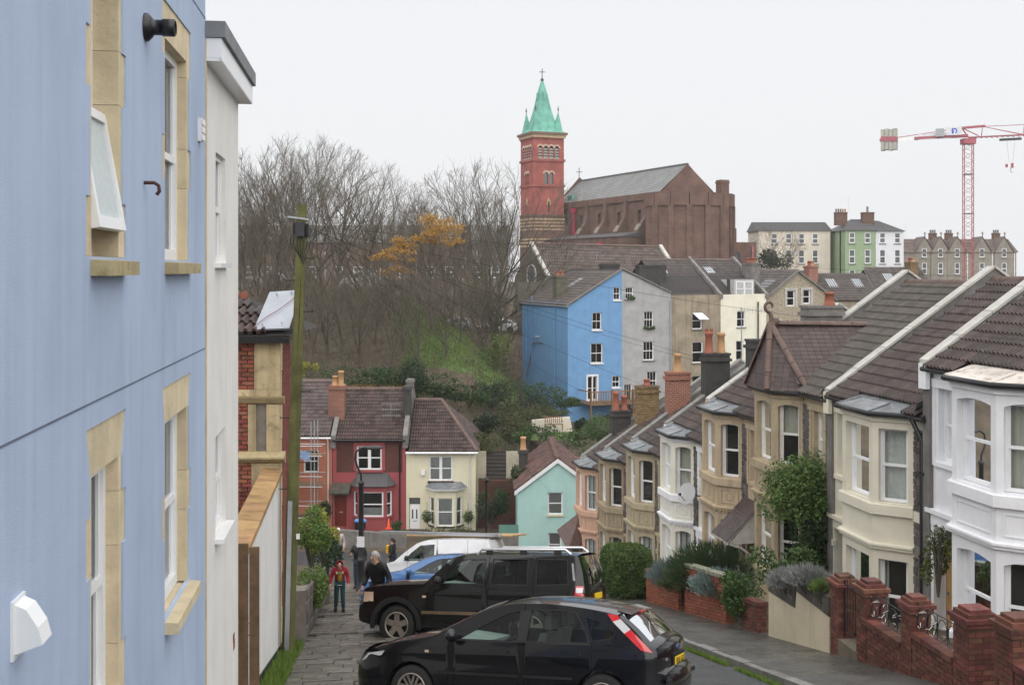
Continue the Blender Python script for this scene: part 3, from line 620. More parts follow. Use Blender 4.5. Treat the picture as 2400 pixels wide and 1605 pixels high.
# satellite dish on the white painted house
root, fr, pts = TH[4]; c = fr(.85, .55, -5.77 - 1.75); dm_ = mat('grey_dish', (.42, .42, .42), .5, .1)
n = (fr.n * .8 - fr.e * .5 + V((0, 0, .35))).normalized(); Mx = n.to_track_quat('Z', 'Y').to_matrix()
db = MB(); db.lathe([(.36, .07), (.27, .035), (.15, .01), (.02, 0), (.02, -.015), (.15, -.006), (.27, .02), (.37, .06)], c, 20, Mx); dish = part(root, 'satellite_dish', db, dm_)
db = MB(); db.tube([c, fr(.85, .02, c.z - .1)], .025, 6); db.tube([c - V((0, 0, .33)), c + n * .4 - V((0, 0, .12))], .012, 5); db.ball(c + n * .42 - V((0, 0, .1)), .05, 8, 6); part(root, 'dish_arm', db, black_metal, dish)
# ---------------------------------------------------------------- left side: blue rendered house, white house, garden wall, brick house
LE = V((-.124, 1, 0)).normalized()
FL = Fr(V((-1.57, 0, 0)), LE, True); KU = 1.00766
def uY(Y): return Y * KU
blue_m = mat('powder_blue_render', (.40, .485, .64), .8, .12, .6, .3, 160, streak=.55, dirt=(.27, .345, .48), zs=.16, hi=(.60, .655, .735), hia=.75, spots=.08)
bath_m = mat('dressed_bath_stone', (.60, .505, .345), .8, .18, 3, .3, 30, spots=.35, dirt=(.40, .32, .18), rand=.07)
sillst_m = mat('mossy_sill_stone', (.40, .33, .19), .85, .3, 5, .4, 40, spots=.6, dirt=(.12, .12, .05))
root = empty('blue_rendered_house', FL(uY(7), 0, -5), 'powder blue rendered house with stone window surrounds filling the left edge', 'house')
W1, W2 = (uY(6.56), uY(7.27)), (uY(8.92), uY(9.97))
ops = [(W1[0], W1[1], .07, 2.0), (W2[0], W2[1], .07, 1.79), (W1[0], W1[1], -2.70, -1.18), (W2[0], W2[1], -2.70, -1.19)]
u0, u1 = uY(-4), uY(11.04)
bl = MB(); holes = []
def quoins(k, z0, z1):
    zz = z0; j = k % 2; out = []
    while zz < z1 - .01:
        h = min(.62 if j % 2 else .34, z1 - zz); out.append((zz, zz + h, .17 if j % 2 == 0 else .075)); zz += h; j += 1
    return out
for k, (a, b_, z0, z1) in enumerate(ops):
    q = quoins(k, z0, z1); lf = []; rt = []
    for c, d, wd in q: rt += [(b_ + wd, c), (b_ + wd, d)]; lf += [(a - wd, c), (a - wd, d)]
    holes.append(rt + [(b_ + .17, z1 + .28), (a - .17, z1 + .28)] + lf[::-1])
    h = holes[-1]; holes[-1] = [p for i, p in enumerate(h) if (abs(p[0] - h[i - 1][0]) + abs(p[1] - h[i - 1][1])) > 1e-6]
wall(bl, FL, rect(u0, u1, -9, 3.6), holes, 0, .03)
bl.add([FL(u1, 0, -9), FL(u1, -6, -9), FL(u1, -6, 3.6), FL(u1, 0, 3.6), FL(u0, 0, 3.6), FL(u0, -6, 3.6)], [(0, 1, 2, 3), (3, 2, 5, 4)])
part(root, 'wall', bl, blue_m)
ub = MB(); ub.prism([FL(u0, a, z) for a, z in ((.0005, -.764), (.003, -.764), (.003, -.752), (.0005, -.752))], LE * (u1 - u0)); part(root, 'render_joint', ub, mat('dirty_render_joint', (.12, .15, .21), .9)); ub = MB(); ub.prism([FL(u0, a, z) for a, z in ((.0005, 2.385), (.003, 2.385), (.003, 2.4), (.0005, 2.4))], LE * (u1 - u0)); part(root, 'render_joint', ub, MATS['dirty_render_joint'])  # thin dark strips: shade and dirt under the render lips, put in as colour
for k, (a, b_, z0, z1) in enumerate(ops):
    # stone surround as separate blocks
    st = lambda *q: part(root, 'surround_block', MB().fbox(FL, *q), bath_m)
    dpt = .19
    st(a - .17, b_ + .17, -dpt, -.012 + (.0), z1, z1 + .28)
    zz = z0; j = k % 2
    while zz < z1 - .01:
        h = min(.62 if j % 2 else .34, z1 - zz); wide = .17 if j % 2 == 0 else .075
        st(a - wide, a, -dpt, -.012, zz + .003, zz + h); st(b_, b_ + wide, -dpt, -.012, zz + .003, zz + h); zz += h; j += 1
    sb = MB(); sb.hexa([FL(u, v, z) for u, v, z in ((a - .07, -.2, z0 - .11), (b_ + .10, -.2, z0 - .11), (b_ + .10, .1, z0 - .11), (a - .07, .1, z0 - .11), (a - .07, -.2, z0 + .0), (b_ + .10, -.2, z0 + .0), (b_ + .10, .1, z0 - .025), (a - .07, .1, z0 - .025))])
    part(root, 'sill', sb, sillst_m if k < 2 else bath_m)
    # blue wall stands proud of the blocks: cut back the paint edge
    if k == 0:
        w = window(root, FL, a, b_, z0, .98, -.17, style='casement', fw=.05); window(root, FL, a, b_, .99, 2.0, -.17, style='casement', fw=.05)
        t = R(10); hp = FL((a + b_) / 2, -.14, .96)
        def tl(u, s, o): return FL(u, -.14 + s * math.sin(t) + o * math.cos(t), .96 - s * math.cos(t) + o * math.sin(t))
        sb = MB(); H = .74
        for q in ((a, b_, 0, .06), (a, b_, H - .07, H), (a, a + .06, .06, H - .07), (b_ - .06, b_, .06, H - .07)): sb.hexa([tl(u, s, o) for o in (0, .05) for u, s in ((q[0], q[3]), (q[1], q[3]), (q[1], q[2]), (q[0], q[2]))])
        cs = part(root, 'open_casement', sb, upvc, w); part(root, 'pane', MB().add([tl(a + .06, H - .07, .03), tl(b_ - .06, H - .07, .03), tl(b_ - .06, .06, .03), tl(a + .06, .06, .03)], [(0, 1, 2, 3)]), mat('frosted_glass', (.50, .56, .57), .35, .1, 30), w)
    else: window(root, FL, a, b_, z0, z1, -.09, style='sash', fw=.07, curtain=[(0, 1, 0, 1)] if k == 3 else None)
vb = MB(); c = FL(uY(8.07), 0, 1.69); Mn = FL.n.to_track_quat('Z', 'Y').to_matrix()
vb.lathe([(.1, .0), (.1, .02), (.07, .05), (.055, .06), (.055, .12), (.062, .12), (.062, .2), (.05, .21), (.045, .1)], c, 16, Mn); part(root, 'flue', vb, black_metal)
vb = MB(); c = FL(uY(8.03), 0, .60); vb.tube([c, c + FL.n * .07, c + FL.n * .1 - V((0, 0, .02)), c + FL.n * .105 - V((0, 0, .06)), c + FL.n * .085 - V((0, 0, .085))], .013, 8); part(root, 'overflow_pipe', vb, mat('rusty_copper', (.07, .03, .025), .6))
vb = MB(); u = uY(10.55); vb.fbox(FL, u, u + .13, .0, .035, 1.17, 1.38); [vb.fbox(FL, u - .006, u + .136, .036, .05, z, z + .05) for z in (1.18, 1.25, 1.32)]; part(root, 'vent_grille', vb, upvc)
vb = MB(); u = uY(5.06); pr = [(0, -1.70), (.13, -1.655), (.11, -1.58), (.06, -1.50), (0, -1.47)]; vb.prism([FL(u, a, z) for a, z in pr], LE * .15); vb.fbox(FL, u - .02, u + .17, .0, .012, -1.72, -1.46); part(root, 'vent_hood', vb, upvc)
# white house next door
wr_m = mat('white_pebble_render', (.76, .745, .715), .85, .08, 1.5, .35, 120, streak=.25, dirt=(.5, .47, .42))
root = empty('white_rendered_house', FL(uY(12.4), 0, -5.6), 'white rendered house with grey flat roof edge beyond the blue house', 'house')
a, b_ = uY(11.05), uY(13.85); wb = MB(); uu = (uY(11.82), uY(12.62))
wall(wb, FL, rect(a, b_, -9, 2.1), [rect(uu[0], uu[1], .06, 1.2), rect(uu[0], uu[1], -2.76, -1.72)], -.005, .16)
wb.add([FL(b_, -.005, -9), FL(b_, -6, -9), FL(b_, -6, 2.1), FL(b_, -.005, 2.1)], [(0, 1, 2, 3)]); part(root, 'wall', wb, wr_m)
window(root, FL, uu[0], uu[1], .06, 1.2, -.05, style='sash', sill=(.06, .05, upvc)); window(root, FL, uu[0], uu[1], -2.76, -1.72, -.05, style='sash', sill=(.09, .05, upvc), curtain=[(0, 1, 0, 1)])
part(root, 'edge_bead', MB().fbox(FL, a - .03, a + .02, .0, .012, -9, 2.35), bath_m)
fb = MB().fbox(FL, a - .02, b_ + .08, -3, .15, 1.99, 2.02); fb.fbox(FL, a - .02, b_ + .1, .13, .155, 2.0, 2.21); fb.fbox(FL, a - .021, a + .005, -.02, .13, 2.021, 2.21); part(root, 'fascia', fb, upvc)
fb = MB().fbox(FL, a - .04, b_ + .14, -5, .19, 2.215, 2.37); part(root, 'roof', fb, mat('grey_felt_roof', (.17, .18, .19), .6, .2, 3, spots=.3, dirt=(.3, .31, .31)))
for (Y, z) in ((13.35, -4.42), (12.0, -4.6)):
    pb = MB(); pb.fbox(FL, uY(Y), uY(Y) + .13, -.003, .0, z, z + .1); pb.fbox(FL, uY(Y) - .04, uY(Y) + .1, -.003, .0, z + .1, z + .19); part(root, 'bare_brick', pb, mat('bare_red_brick', (.30, .07, .05), .9))
# gate post and gate leaf seen edge on
gw_m = mat('weathered_timber', (.15, .095, .055), .85, .3, 6, .3, 40, streak=.5, dirt=(.07, .05, .035)); gl_m = mat('pale_timber', (.36, .21, .09), .8, .25, 5, .3, 40)
root = empty('garden_gate', FL(uY(14.1), -.05, -5.5), 'weathered timber gate standing open between white house and white garden wall', 'gate')
part(root, 'post', MB().fbox(FL, uY(13.95), uY(14.06), -.22, -.04, -6.5, -3.42), gl_m)
for k in range(2): part(root, 'plank', MB().fbox(FL, uY(14.08) + .02 * k, uY(14.12) + .02 * k, -.03 + .13 * k, .09 + .13 * k, -6.2, -3.36 - .05 * k), gw_m)
# white garden wall with stone coping
root = empty('garden_wall', FL(uY(17.3), 0, -6), 'white rendered garden wall with ochre stone coping in front of the brick house', 'wall')
a, b_ = uY(14.3), uY(20.25); gb = MB(); n = 10
gb.prism([FL(a, -.24, -9), FL(b_, -.24, -9), FL(b_, -.24, -3.6), FL(a, -.24, -3.6)], FL.n * .24); part(root, 'wall', gb, mat('white_garden_wall_paint', (.70, .69, .675), .8, .06, 1.5, .2, 60, streak=.3, dirt=(.45, .4, .33)))
for k in range(n):
    s, e = lerp(a, b_, k / n), lerp(a, b_, (k + 1) / n) - .008; cb = MB(); cb.hexa([FL(u, v, z) for u, v, z in ((s, -.29, -3.6), (e, -.29, -3.6), (e, .05, -3.6), (s, .05, -3.6), (s, -.29, -3.49), (e, -.29, -3.49), (e, .05, -3.52), (s, .05, -3.52))]); part(root, 'coping_stone', cb, mat('orange_brown_coping', (.34, .21, .095), .75, .3, 4, .3, 30, rand=.2, spots=.5, dirt=(.14, .10, .06)))
pb = MB(); pb.hexa([FL(u, v, z) for z_ in (0, 1) for u, v, z in ((a, .0, -9 if not z_ else pave_z(a) + .2), (b_, .0, -9 if not z_ else pave_z(b_) + .2), (b_, .02, -9 if not z_ else pave_z(b_) + .2), (a, .02, -9 if not z_ else pave_z(a) + .2))]); part(root, 'black_plinth', pb, mat('bitumen_plinth', (.014, .014, .015), .6))
hb = MB(); u = uY(14.75); hb.tube([FL(u, 0, -4.55), FL(u, .04, -4.53), FL(u, .04, -4.68), FL(u, 0, -4.7)], .008, 6); part(root, 'handle', hb, black_metal)
# red brick house
br_m = mat('red_facing_brick', (.24, .075, .048), .8, .35, 8, .4, 50, rand=.38, spots=.25, dirt=(.32, .27, .23))
br_d = mat('sooty_garden_brick', (.125, .046, .033), .75, .4, 6, .4, 50, rand=.35, spots=.6, dirt=(.03, .025, .024), wet=.35)
def brick_mesh(m, w=.215, h=.065, d=.05, sh=0., name='brick'):
    b = MB(); x, z = w / 2, h / 2; g = .004
    b.add([V((-x, 0, -z)), V((x, 0, -z)), V((x, 0, z)), V((-x, 0, z)), V((-x + g, d, -z + g)), V((x - g, d, -z + g)), V((x - g, d, z - g)), V((-x + g, d, z - g))], [(5, 4, 7, 6), (1, 0, 4, 5), (2, 1, 5, 6), (3, 2, 6, 7), (0, 3, 7, 4)])
    for p in b.v: p.z += sh * p.x
    return b.mesh(name, m)
def bricks(root, par, fr, u0, u1, z0, z1, v, m, sh=0., proud=.012, skip=None, lim=300, ztop=None, d=.05):
    """brick courses in the frame; sh = rake of the courses. Pieces past lim go into one joined part"""
    full, halfb = brick_mesh(m, .215, .065, d, sh), brick_mesh(m, .1025, .065, d, sh); k = 0; rest = MB(); ro = 0
    z = z0 + .037
    while z < z1:
        u = u0 - (.1125 if ro % 2 else 0)
        while u < u1 - .03:
            a, b = max(u, u0), min(u + .215, u1); w = b - a
            if w > .05:
                c = (a + b) / 2; zz = z + sh * (c - u0)
                if not (skip and skip(c, zz)) and not (ztop and zz + .03 > ztop(c)):
                    M = mat4(fr.e * (w / .215), fr.n, V((0, 0, 1)), fr(c, v - d + proud + rnd.uniform(-.003, .003), zz)); k += 1
                    if abs(w - .215) > .01: M = mat4(fr.e * (w / .215), fr.n, V((0, 0, 1)), fr(c, v - d + proud, zz))
                    if k <= lim: inst(root, 'brick', full, M, par)
                    else:
                        for p_ in (full,): rest.add([M @ q.co for q in p_.vertices], [tuple(f.vertices) for f in p_.polygons])
            u += .225
        z += .075; ro += 1
    if rest.v: part(root, 'brickwork', rest, m, par, kind='stuff')
root = empty('brick_bay_house', P(640, 1500, 20.6), 'red brick house with stone bay window behind the white garden wall', 'house')
FS = Fr(V((wl_x(20.3), 20.3, 0)), (-1, -.0), True)      # side facing the viewer, u to the left
FS.n = V((0, -1, 0))
core = MB(); core.prism([V((wl_x(20.32) - .02, 20.32, -9)), V((wl_x(23) - .02, 23, -9)), V((-9.5, 23, -9)), V((-9.5, 20.32, -9))], V((0, 0, 7.8))); core_ = part(root, 'wall', core, mort_m)
FB = Fr(V((wl_x(20.3), 20.3, 0)), LE, True)
bricks(root, core_, FS, .46, .92, -4.6, -1.25, .0, br_m)
rb = MB(); st_ = MB()
bricks(root, core_, FB, .28, 2.6, -7.0, -1.25, .0, br_m, lim=60)
grim_m = mat('grimy_bath_stone', (.50, .40, .24), .85, .25, 3, .4, 25, streak=.7, dirt=(.10, .085, .06), spots=.5)
def sblock(*q): part(root, 'stone_block', MB().fbox(FS, *q), grim_m)
sblock(-.01, .45, -.02, .03, -2.12, -1.26); sblock(-.02, .93, -.02, .045, -2.24, -2.125)
part(root, 'cornice', MB().prism([FS(-.08, a, z) for a, z in ((-.02, -2.38), (.04, -2.36), (.10, -2.27), (.11, -2.245), (-.02, -2.245))], FS.e * .82), sillst_m)
sblock(.0, .235, -.05, .025, -3.21, -2.385); sblock(.42, .56, -.05, .025, -3.21, -2.385); sblock(-.01, .5, -.02, .02, -5, -3.42)
part(root, 'bay_sill', MB().prism([FS(-.1, a, z) for a, z in ((-.02, -3.42), (.05, -3.40), (.14, -3.33), (.14, -3.30), (.02, -3.212), (-.02, -3.212))], FS.e * .82), sillst_m)
wb = MB(); wb.add([FS(.235, -.03, -3.21), FS(.42, -.03, -3.21), FS(.42, -.03, -2.385), FS(.235, -.03, -2.385)], [(0, 1, 2, 3)]); wn_ = part(root, 'leaded_window', wb, mat('dark_leaded_glass', (.02, .018, .016), .35, .5, 20, spec=.3))
lb = MB()
for k in range(1, 9): z = lerp(-3.21, -2.385, k / 9); lb.bar(FS(.235, -.026, z), FS(.42, -.026, z), .008, .008)
for k in range(1, 4): u = lerp(.235, .42, k / 4); lb.bar(FS(u, -.026, -3.21), FS(u, -.026, -2.385), .006, .006)
part(root, 'lead_cames', lb, mat('lead_cames', (.12, .12, .125), .5), wn_)
for k in range(9): part(root, 'quoin', MB().fbox(FB, .0, .16 if k % 2 else .27, -.02, .02, -6.6 + k * .6, -6.02 + k * .6), bath_m)
rf = MB(); ez, rz = -1.16, -.66; rf.add([FS(-.18, .18, ez), FS(3, .18, ez), FS(3, -1.6, rz + .1), FS(.9, -1.6, rz + .1), FS(-.18, -3, ez)], [(0, 1, 2, 3), (0, 3, 4)]); ro_ = part(root, 'roof', rf, MATS['roof_underlay'])
part(root, 'fascia_board', MB().fbox(FS, -.2, 3, .12, .2, -1.30, -1.165), black_metal)
sl_ = FS(0, -1.6, rz + .1) - FS(0, .18, ez)
tiles(root, ro_, FS(2.9, .2, ez + .01), -FS.e, sl_, 3.0, sl_.length, T_ROW, .3, .42, [(0, 0), (2.9, 0), (1.9, 1.9), (0, 1.9)])
for k in range(8):
    cb = MB(); cb.lathe([(.075, -.02), (.075, .02)], FS(1.0 + .16 * k, -1.6, rz + .16), 12, Matrix.Rotation(R(90), 3, 'X')); part(root, 'ridge_scallop', cb, red_pot, ro_)
bd = MB(); q = [FS(.43, .16, ez + .1), FS(-.2, .2, ez + .13), FS(-.27, -.6, ez + .78), FS(.33, -.7, ez + .74)]; bd.prism(q, V((0, .02, -.03))); bo = part(root, 'metal_sheet', bd, mat('grey_metal_sheet', (.33, .35, .39), .4, .1, 3, metal=.3))
bd = MB(); [bd.lathe([(.013, 0), (.013, .01)], lerp(lerp(q[0], q[1], a), lerp(q[3], q[2], a), b) + V((0, -.012, .012)), 8) for a, b in ((.2, .1), (.75, .12), (.25, .92), (.3, .87), (.72, .93), (.74, .88))]; part(root, 'bolt', bd, black_metal, bo, kind='stuff')
bd = MB(); bd.tube([lerp(lerp(q[0], q[1], a), lerp(q[3], q[2], a), b) + V((0, -.015, .015)) for a, b in ((.0, .08), (.25, .3), (.5, .45), (.8, .7), (.97, .98))], .006, 5); part(root, 'red_wire', bd, mat('red_cable', (.2, .03, .02), .5), bo)
bd = MB(); bd.add([q[1], q[2], FS(-.27, -.9, ez)], [(0, 1, 2)]); part(root, 'verge_board', bd, black_metal, bo)
# telegraph pole
root = empty('telegraph_pole', P(675, 1518, 20.05), 'mossy green wooden telegraph pole beside the brick house', 'pole')
pole_m = mat('mossy_wood_pole', (.105, .105, .038), .9, .4, 3, .6, 30, streak=.75, dirt=(.045, .036, .022), zs=.1)
B0 = root.location.copy(); T0 = P(708, 481, 20.05)
pb = MB(); pb.tube([lerp(B0, T0, t) for t in (-.03, .2, .5, .8, 1)], [.112, .108, .1, .088, .078], 18); part(root, 'shaft', pb, pole_m)
cr = MB(); cr.tube([lerp(B0, T0, t) + V((.02 + .012 * math.sin(t * 9), -.094 + .02 * t, 0)) for t in (.25, .35, .45, .55, .65, .75, .84)], [.004, .01, .012, .01, .012, .01, .004], 5); part(root, 'crack', cr, mat('pole_crack', (.012, .01, .008), .95))
cg = MB().bar(lerp(B0, T0, .0) + V((-.0, -.125, 0)), lerp(B0, T0, .335) + V((-.02, -.118, 0)), .075, .035, V((0, 1, 0))); part(root, 'cable_guard', cg, steel_m)
for k, t in enumerate((.30, .36, .42, .52, .58, .70, .76, .83, .88)):
    sd = -1 if k % 2 else 1; p = lerp(B0, T0, t); sb = MB(); sb.tube([p + V((sd * .06, -.03, 0)), p + V((sd * .25, -.03, .0)), p + V((sd * .26, -.03, .03))], .009, 6); part(root, 'step_iron', sb, black_metal)
p = lerp(B0, T0, .945); jb = MB().box(p + V((0, -.11, 0)), (.15, .08, .25)); j_ = part(root, 'junction_box', jb, mat('grey_black_box', (.035, .036, .042), .55)); part(root, 'side_box', MB().box(p + V((-.11, 0, .01)), (.05, .12, .2)), black_metal, j_); part(root, 'side_box', MB().box(p + V((.11, 0, -.02)), (.05, .12, .24)), black_metal, j_)
jb = MB()
for k in range(7): a = V((-.15 + .05 * k, -.1, -.1)); jb.tube([p + a, p + a + V((.01 * (k - 3), .0, -.14)), p + V((.03 * (k - 3) * .5, -.09, -.42 - .03 * k))], .008, 5)
part(root, 'cable_loops', jb, black_metal, j_)
part(root, 'bracket_bar', MB().bar(p + V((-.22, -.09, .22)), p + V((.15, -.09, .17)), .03, .03), steel_m, j_); part(root, 'notice', MB().box(lerp(B0, T0, .255) + V((.13, -.1, 0)), (.06, .02, .09)), upvc)
# ---------------------------------------------------------------- the row across the foot of the hill
FR2 = Fr(V((0, 68, 0)), (1, 0), True)
def q2(x, y, Y=68.): return ((x - CX) / F * Y, (HY - y) / F * Y)
crim_m = paint('crimson_masonry_paint', (.31, .07, .075), .25, (.13, .04, .04), .2); orange_m = paint('orange_masonry_paint', (.42, .155, .09), .25, (.3, .1, .06), .15)
cream2_m = paint('pale_yellow_masonry_paint', (.66, .62, .46), .2, (.42, .38, .28), .1); mint_m = paint('mint_masonry_paint', (.40, .62, .58), .15, (.28, .40, .34), .2)
dbrick = brickmat('dark_red_brick', (.13, .04, .032), (.095, .032, .026), (.09, .055, .045))
dk_sill = mat('dark_painted_sill', (.05, .035, .035), .7)
def row_roof(root, fr, u0, u1, eave, rise, run, hip=None, tm=None):
    rs = MB(); zr = eave + rise; a = u1 - (hip or 0)
    rs.add([fr(u0, .22, eave), fr(u1, .22, eave), fr(a, -run, zr), fr(u0, -run, zr), fr(u0, -2 * run, eave), fr(u1, -2 * run, eave)], [(0, 1, 2, 3), (3, 2, 5, 4), (1, 5, 2)]); rf = part(root, 'roof', rs, MATS['roof_underlay'])
    bd = fr(0, -run, zr) - fr(0, .22, eave); L = bd.length
    tiles(root, rf, fr(u0, .24, eave), fr.e, bd, u1 - u0, L, tm or T_ROW, .3, .34, None if not hip else [(0, -.1), (u1 - u0, -.1), (a - u0, L + .2), (0, L + .2)])
    if hip:
        ridge(root, rf, fr(u1, .2, eave + .04), fr(a, -run, zr + .04), .12, name='hip_tile')
        sd = fr(a, -run, zr) - fr(u1, -run, eave); tiles(root, rf, fr(u1, .22, eave), fr(u1, -2 * run, eave) - fr(u1, .22, eave), sd, 2 * run + .2, sd.length, tm or T_ROW, .4, .34, [(0, 0), (2 * run + .2, 0), (run + .2, sd.length)])
    ridge(root, rf, fr(u0, -run, zr + .03), fr(a, -run, zr + .03), .13); return rf
def stack(root, fr, u, v, z0, z1, w, d, m, pots):
    c = MB().fbox(fr, u - w / 2, u + w / 2, v - d / 2, v + d / 2, z0, z1); ch = part(root, 'chimney', c, m)
    part(root, 'chimney_cap', MB().fbox(fr, u - w / 2 - .06, u + w / 2 + .06, v - d / 2 - .06, v + d / 2 + .06, z1 - .2, z1 - .05), m, ch)
    for du, dv, h, r, m_ in pots: pot(root, ch, fr(u + du, v + dv, z1), h, r, m_)
    return ch
def aerial(root, par, p, h, n=9, ln=.9):
    b = MB(); b.tube([p, p + V((0, 0, h))], .018, 5); t = p + V((0, 0, h)); b.tube([t - V((ln / 2, 0, 0)), t + V((ln / 2, 0, 0))], .012, 4)
    for k in range(n): x = lerp(-ln / 2, ln / 2, k / (n - 1)); b.tube([t + V((x, 0, -.1)), t + V((x, 0, .1))], .007, 3, cap=False)
    return part(root, 'tv_aerial', b, steel_m, par)
def row_house(root, u0, u1, eave, base, up, low, wm, wm_low, split, bayspec, door, frame=upvc, cur=None, sillm=None):
    fr = FR2; mb = MB(); (a, b_, c, d) = up; (da, db, dc, dd) = door; bl_, brt = bayspec[0], bayspec[1]
    wall(mb, fr, rect(u0, u1, split, eave), [rect(a, b_, c, d)], 0, .12); part(root, 'upper_wall', mb, wm)
    mb = MB(); wall(mb, fr, rect(u0, u1, base, split), [rect(da, db, dc, dd)], 0.002 if wm != wm_low else 0, .15)
    for u in (u0, u1): mb.add([fr(u, 0, base), fr(u, -8.4, base), fr(u, -8.4, eave), fr(u, 0, eave)], [(0, 1, 2, 3)])
    part(root, 'wall', mb, wm_low)
    window(root, fr, a, b_, c, d, -.07, frame, 'pair', .07, curtain=cur, sill=(.1, .12, sillm or wm_low))
def bay_small(root, fr, pts, z0, z1, wz0, wz1, wm, frame, cur, roof, cm=None):
    bay = part(root, 'bay', MB(), wm); bb = MB()
    for k in range(3):
        p, q = pts[k], pts[k + 1]; L = math.hypot(q[0] - p[0], q[1] - p[1]); f = fr.at(p[0], p[1], 0, math.atan2(q[1] - p[1], q[0] - p[0])); m0 = .12
        wall(bb, f, rect(0, L, z0, z1), [rect(m0, L - m0, wz0, wz1)], 0, .1); window(root, f, m0, L - m0, wz0, wz1, -.05, frame, 'sash', .06, curtain=cur, parent=bay, sill=(.06, .09, cm or wm))
    bay.data = bb.mesh('bay', wm, root.location); return bay
# red house
root = empty('red_house', FR2(-8.4, 0, -15.4), 'crimson and dark brick terraced house with slate bay roof at the foot of the hill', 'house')
ru0, ru1 = -10.58, -6.27; ev = -10.05
row_house(root, ru0, ru1, ev, -16.2, (-9.17, -7.68, -11.86, -10.45), None, dbrick, crim_m, -12.0, (-9.42, -6.98), (-10.45, -9.77, -15.2, -13.25))
for (a, b_, c, d) in ((-9.34, -9.17, -11.9, -10.42), (-7.68, -7.5, -11.9, -10.42), (-9.34, -7.5, -10.44, -10.25), (ru0, ru0 + .22, -12, ev), (ru1 - .2, ru1, -12, ev)): part(root, 'painted_quoin', MB().fbox(FR2, a, b_, -.05, .025, c, d), crim_m)
dr = part(root, 'door', MB().fbox(FR2, -10.43, -9.79, -.13, -.1, -15.18, -13.27), mat('varnished_red_door', (.16, .025, .015), .4, .3, 6)); part(root, 'letterbox', MB().fbox(FR2, -10.22, -10.0, -.1, -.085, -14.4, -14.33), steel_m, dr)
for q in ((-10.36, -10.14, -15.05, -14.5), (-10.08, -9.86, -15.05, -14.5), (-10.36, -10.14, -14.25, -13.45), (-10.08, -9.86, -14.25, -13.45)): part(root, 'door_panel', MB().fbox(FR2, q[0], q[1], -.1, -.085, q[2], q[3]), MATS['varnished_red_door'], dr)
cb = MB(); cb.prism([FR2(-10.62, a, z) for a, z in ((0, -13.2), (.7, -13.2), (.75, -13.1), (.05, -12.62), (0, -12.62))], V((1.1, 0, 0))); part(root, 'door_canopy', cb, mat('mossy_slab', (.07, .068, .05), .8, .4, 4))
bp = [(-9.42, 0), (-9.0, .62), (-7.4, .62), (-6.98, 0)]
bay_small(root, FR2, bp, -16.2, -12.72, -14.5, -13.05, crim_m, upvc, [(0, 1, 0, .35)], None)
rb = MB(); z = -12.72; rb.add([FR2(-9.6, .0, z), FR2(-9.1, .8, z), FR2(-7.3, .8, z), FR2(-6.8, 0, z), FR2(-9.1, 0, -12.08), FR2(-7.3, 0, -12.08)], [(0, 1, 4), (1, 2, 5, 4), (2, 3, 5), (3, 2, 1, 0)]); br_ = part(root, 'bay_roof', rb, slate_m)
bd = FR2(0, 0, -12.08) - FR2(0, .8, z); tiles(root, br_, FR2(-9.1, .8, z + .005), FR2.e, bd, 1.8, bd.length, plain_tile(slate_m, .25, .26), .25, .17, [(0, 0), (1.8, 0), (1.8, 1.2), (0, 1.2)], 'slate')
rf = row_roof(root, FR2, ru0 + .2, ru1 - .15, ev, 2.5, 4.1); gb = MB(); gb.tube([FR2(ru0, .3, ev - .03), FR2(ru1, .3, ev - .03)], .06, 6); part(root, 'gutter', gb, gutter_m)
dp = MB(); dp.tube([FR2(ru1 - .35, .3, ev - .05), FR2(ru1 - .35, .06, ev - .3), FR2(ru1 - .35, .06, -15.5)], .045, 6); part(root, 'downpipe', dp, gutter_m)
for u in (ru0 + .06, ru1 - .02):
    pb = MB().prism([FR2(u - .14, a, z) for a, z in ((.2, ev - .5), (.25, ev + .25), (-4.1, ev + 2.85), (-8.3, ev + .2), (-8.3, ev - .5))], V((.28, 0, 0))); part(root, 'parapet', pb, cement_m)
stack(root, FR2, ru1 - .06, -1.9, ev + .9, ev + 2.95, .42, 1.0, dk_stack, []); ch = stack(root, FR2, ru1 - .06, -3.8, ev + 1.5, ev + 3.2, .4, .7, cement_m, []); stack(root, FR2, ru0 + .0, -1.6, ev + .3, ev + 3.0, .95, .6, brick_red, [(-.1, 0, .6, .18, buff_pot), (.25, .0, .9, .18, buff_pot)])
for k in range(3): aerial(root, ch, FR2(ru1 - 1.0, -1.2, ev + .9), .35 + .35 * k, 11, 1.1)
# cream-yellow house
root = empty('yellow_house', FR2(-4.2, 0, -15.7), 'pale yellow terraced house with hipped roof and white door, at the foot of the hill', 'house')
yu0, yu1 = -6.25, -2.15; ev = -10.78
row_house(root, yu0, yu1, ev, -16.2, (-4.91, -3.5, -12.5, -11.06), None, cream2_m, cream2_m, -12.8, (-4.7, -2.9), (-6.07, -5.42, -15.65, -13.5), cur=[(0, .45, 0, 1), (.55, 1, 0, 1)], sillm=dk_sill)
dr = part(root, 'door', MB().fbox(FR2, -6.05, -5.44, -.13, -.1, -15.65, -13.9), upvc); part(root, 'fanlight', MB().fbox(FR2, -6.05, -5.44, -.13, -.105, -13.88, -13.52), far_pane, dr)
for u in (-5.92, -5.68): part(root, 'door_glass', MB().fbox(FR2, u, u + .09, -.1, -.09, -14.75, -14.2), far_pane, dr)
for u, z in ((-5.95, -15.5), (-5.7, -15.5)): part(root, 'door_panel', MB().fbox(FR2, u, u + .2, -.1, -.085, z, z + .5), upvc, dr)
part(root, 'letterbox', MB().fbox(FR2, -5.85, -5.62, -.1, -.085, -14.92, -14.86), steel_m, dr)
bp = [(-4.95, 0), (-4.5, .62), (-3.3, .62), (-2.85, 0)]
bay_small(root, FR2, bp, -16.2, -12.95, -15.05, -13.4, cream2_m, upvc, [(0, 1, 0, 1)], None, dk_sill)
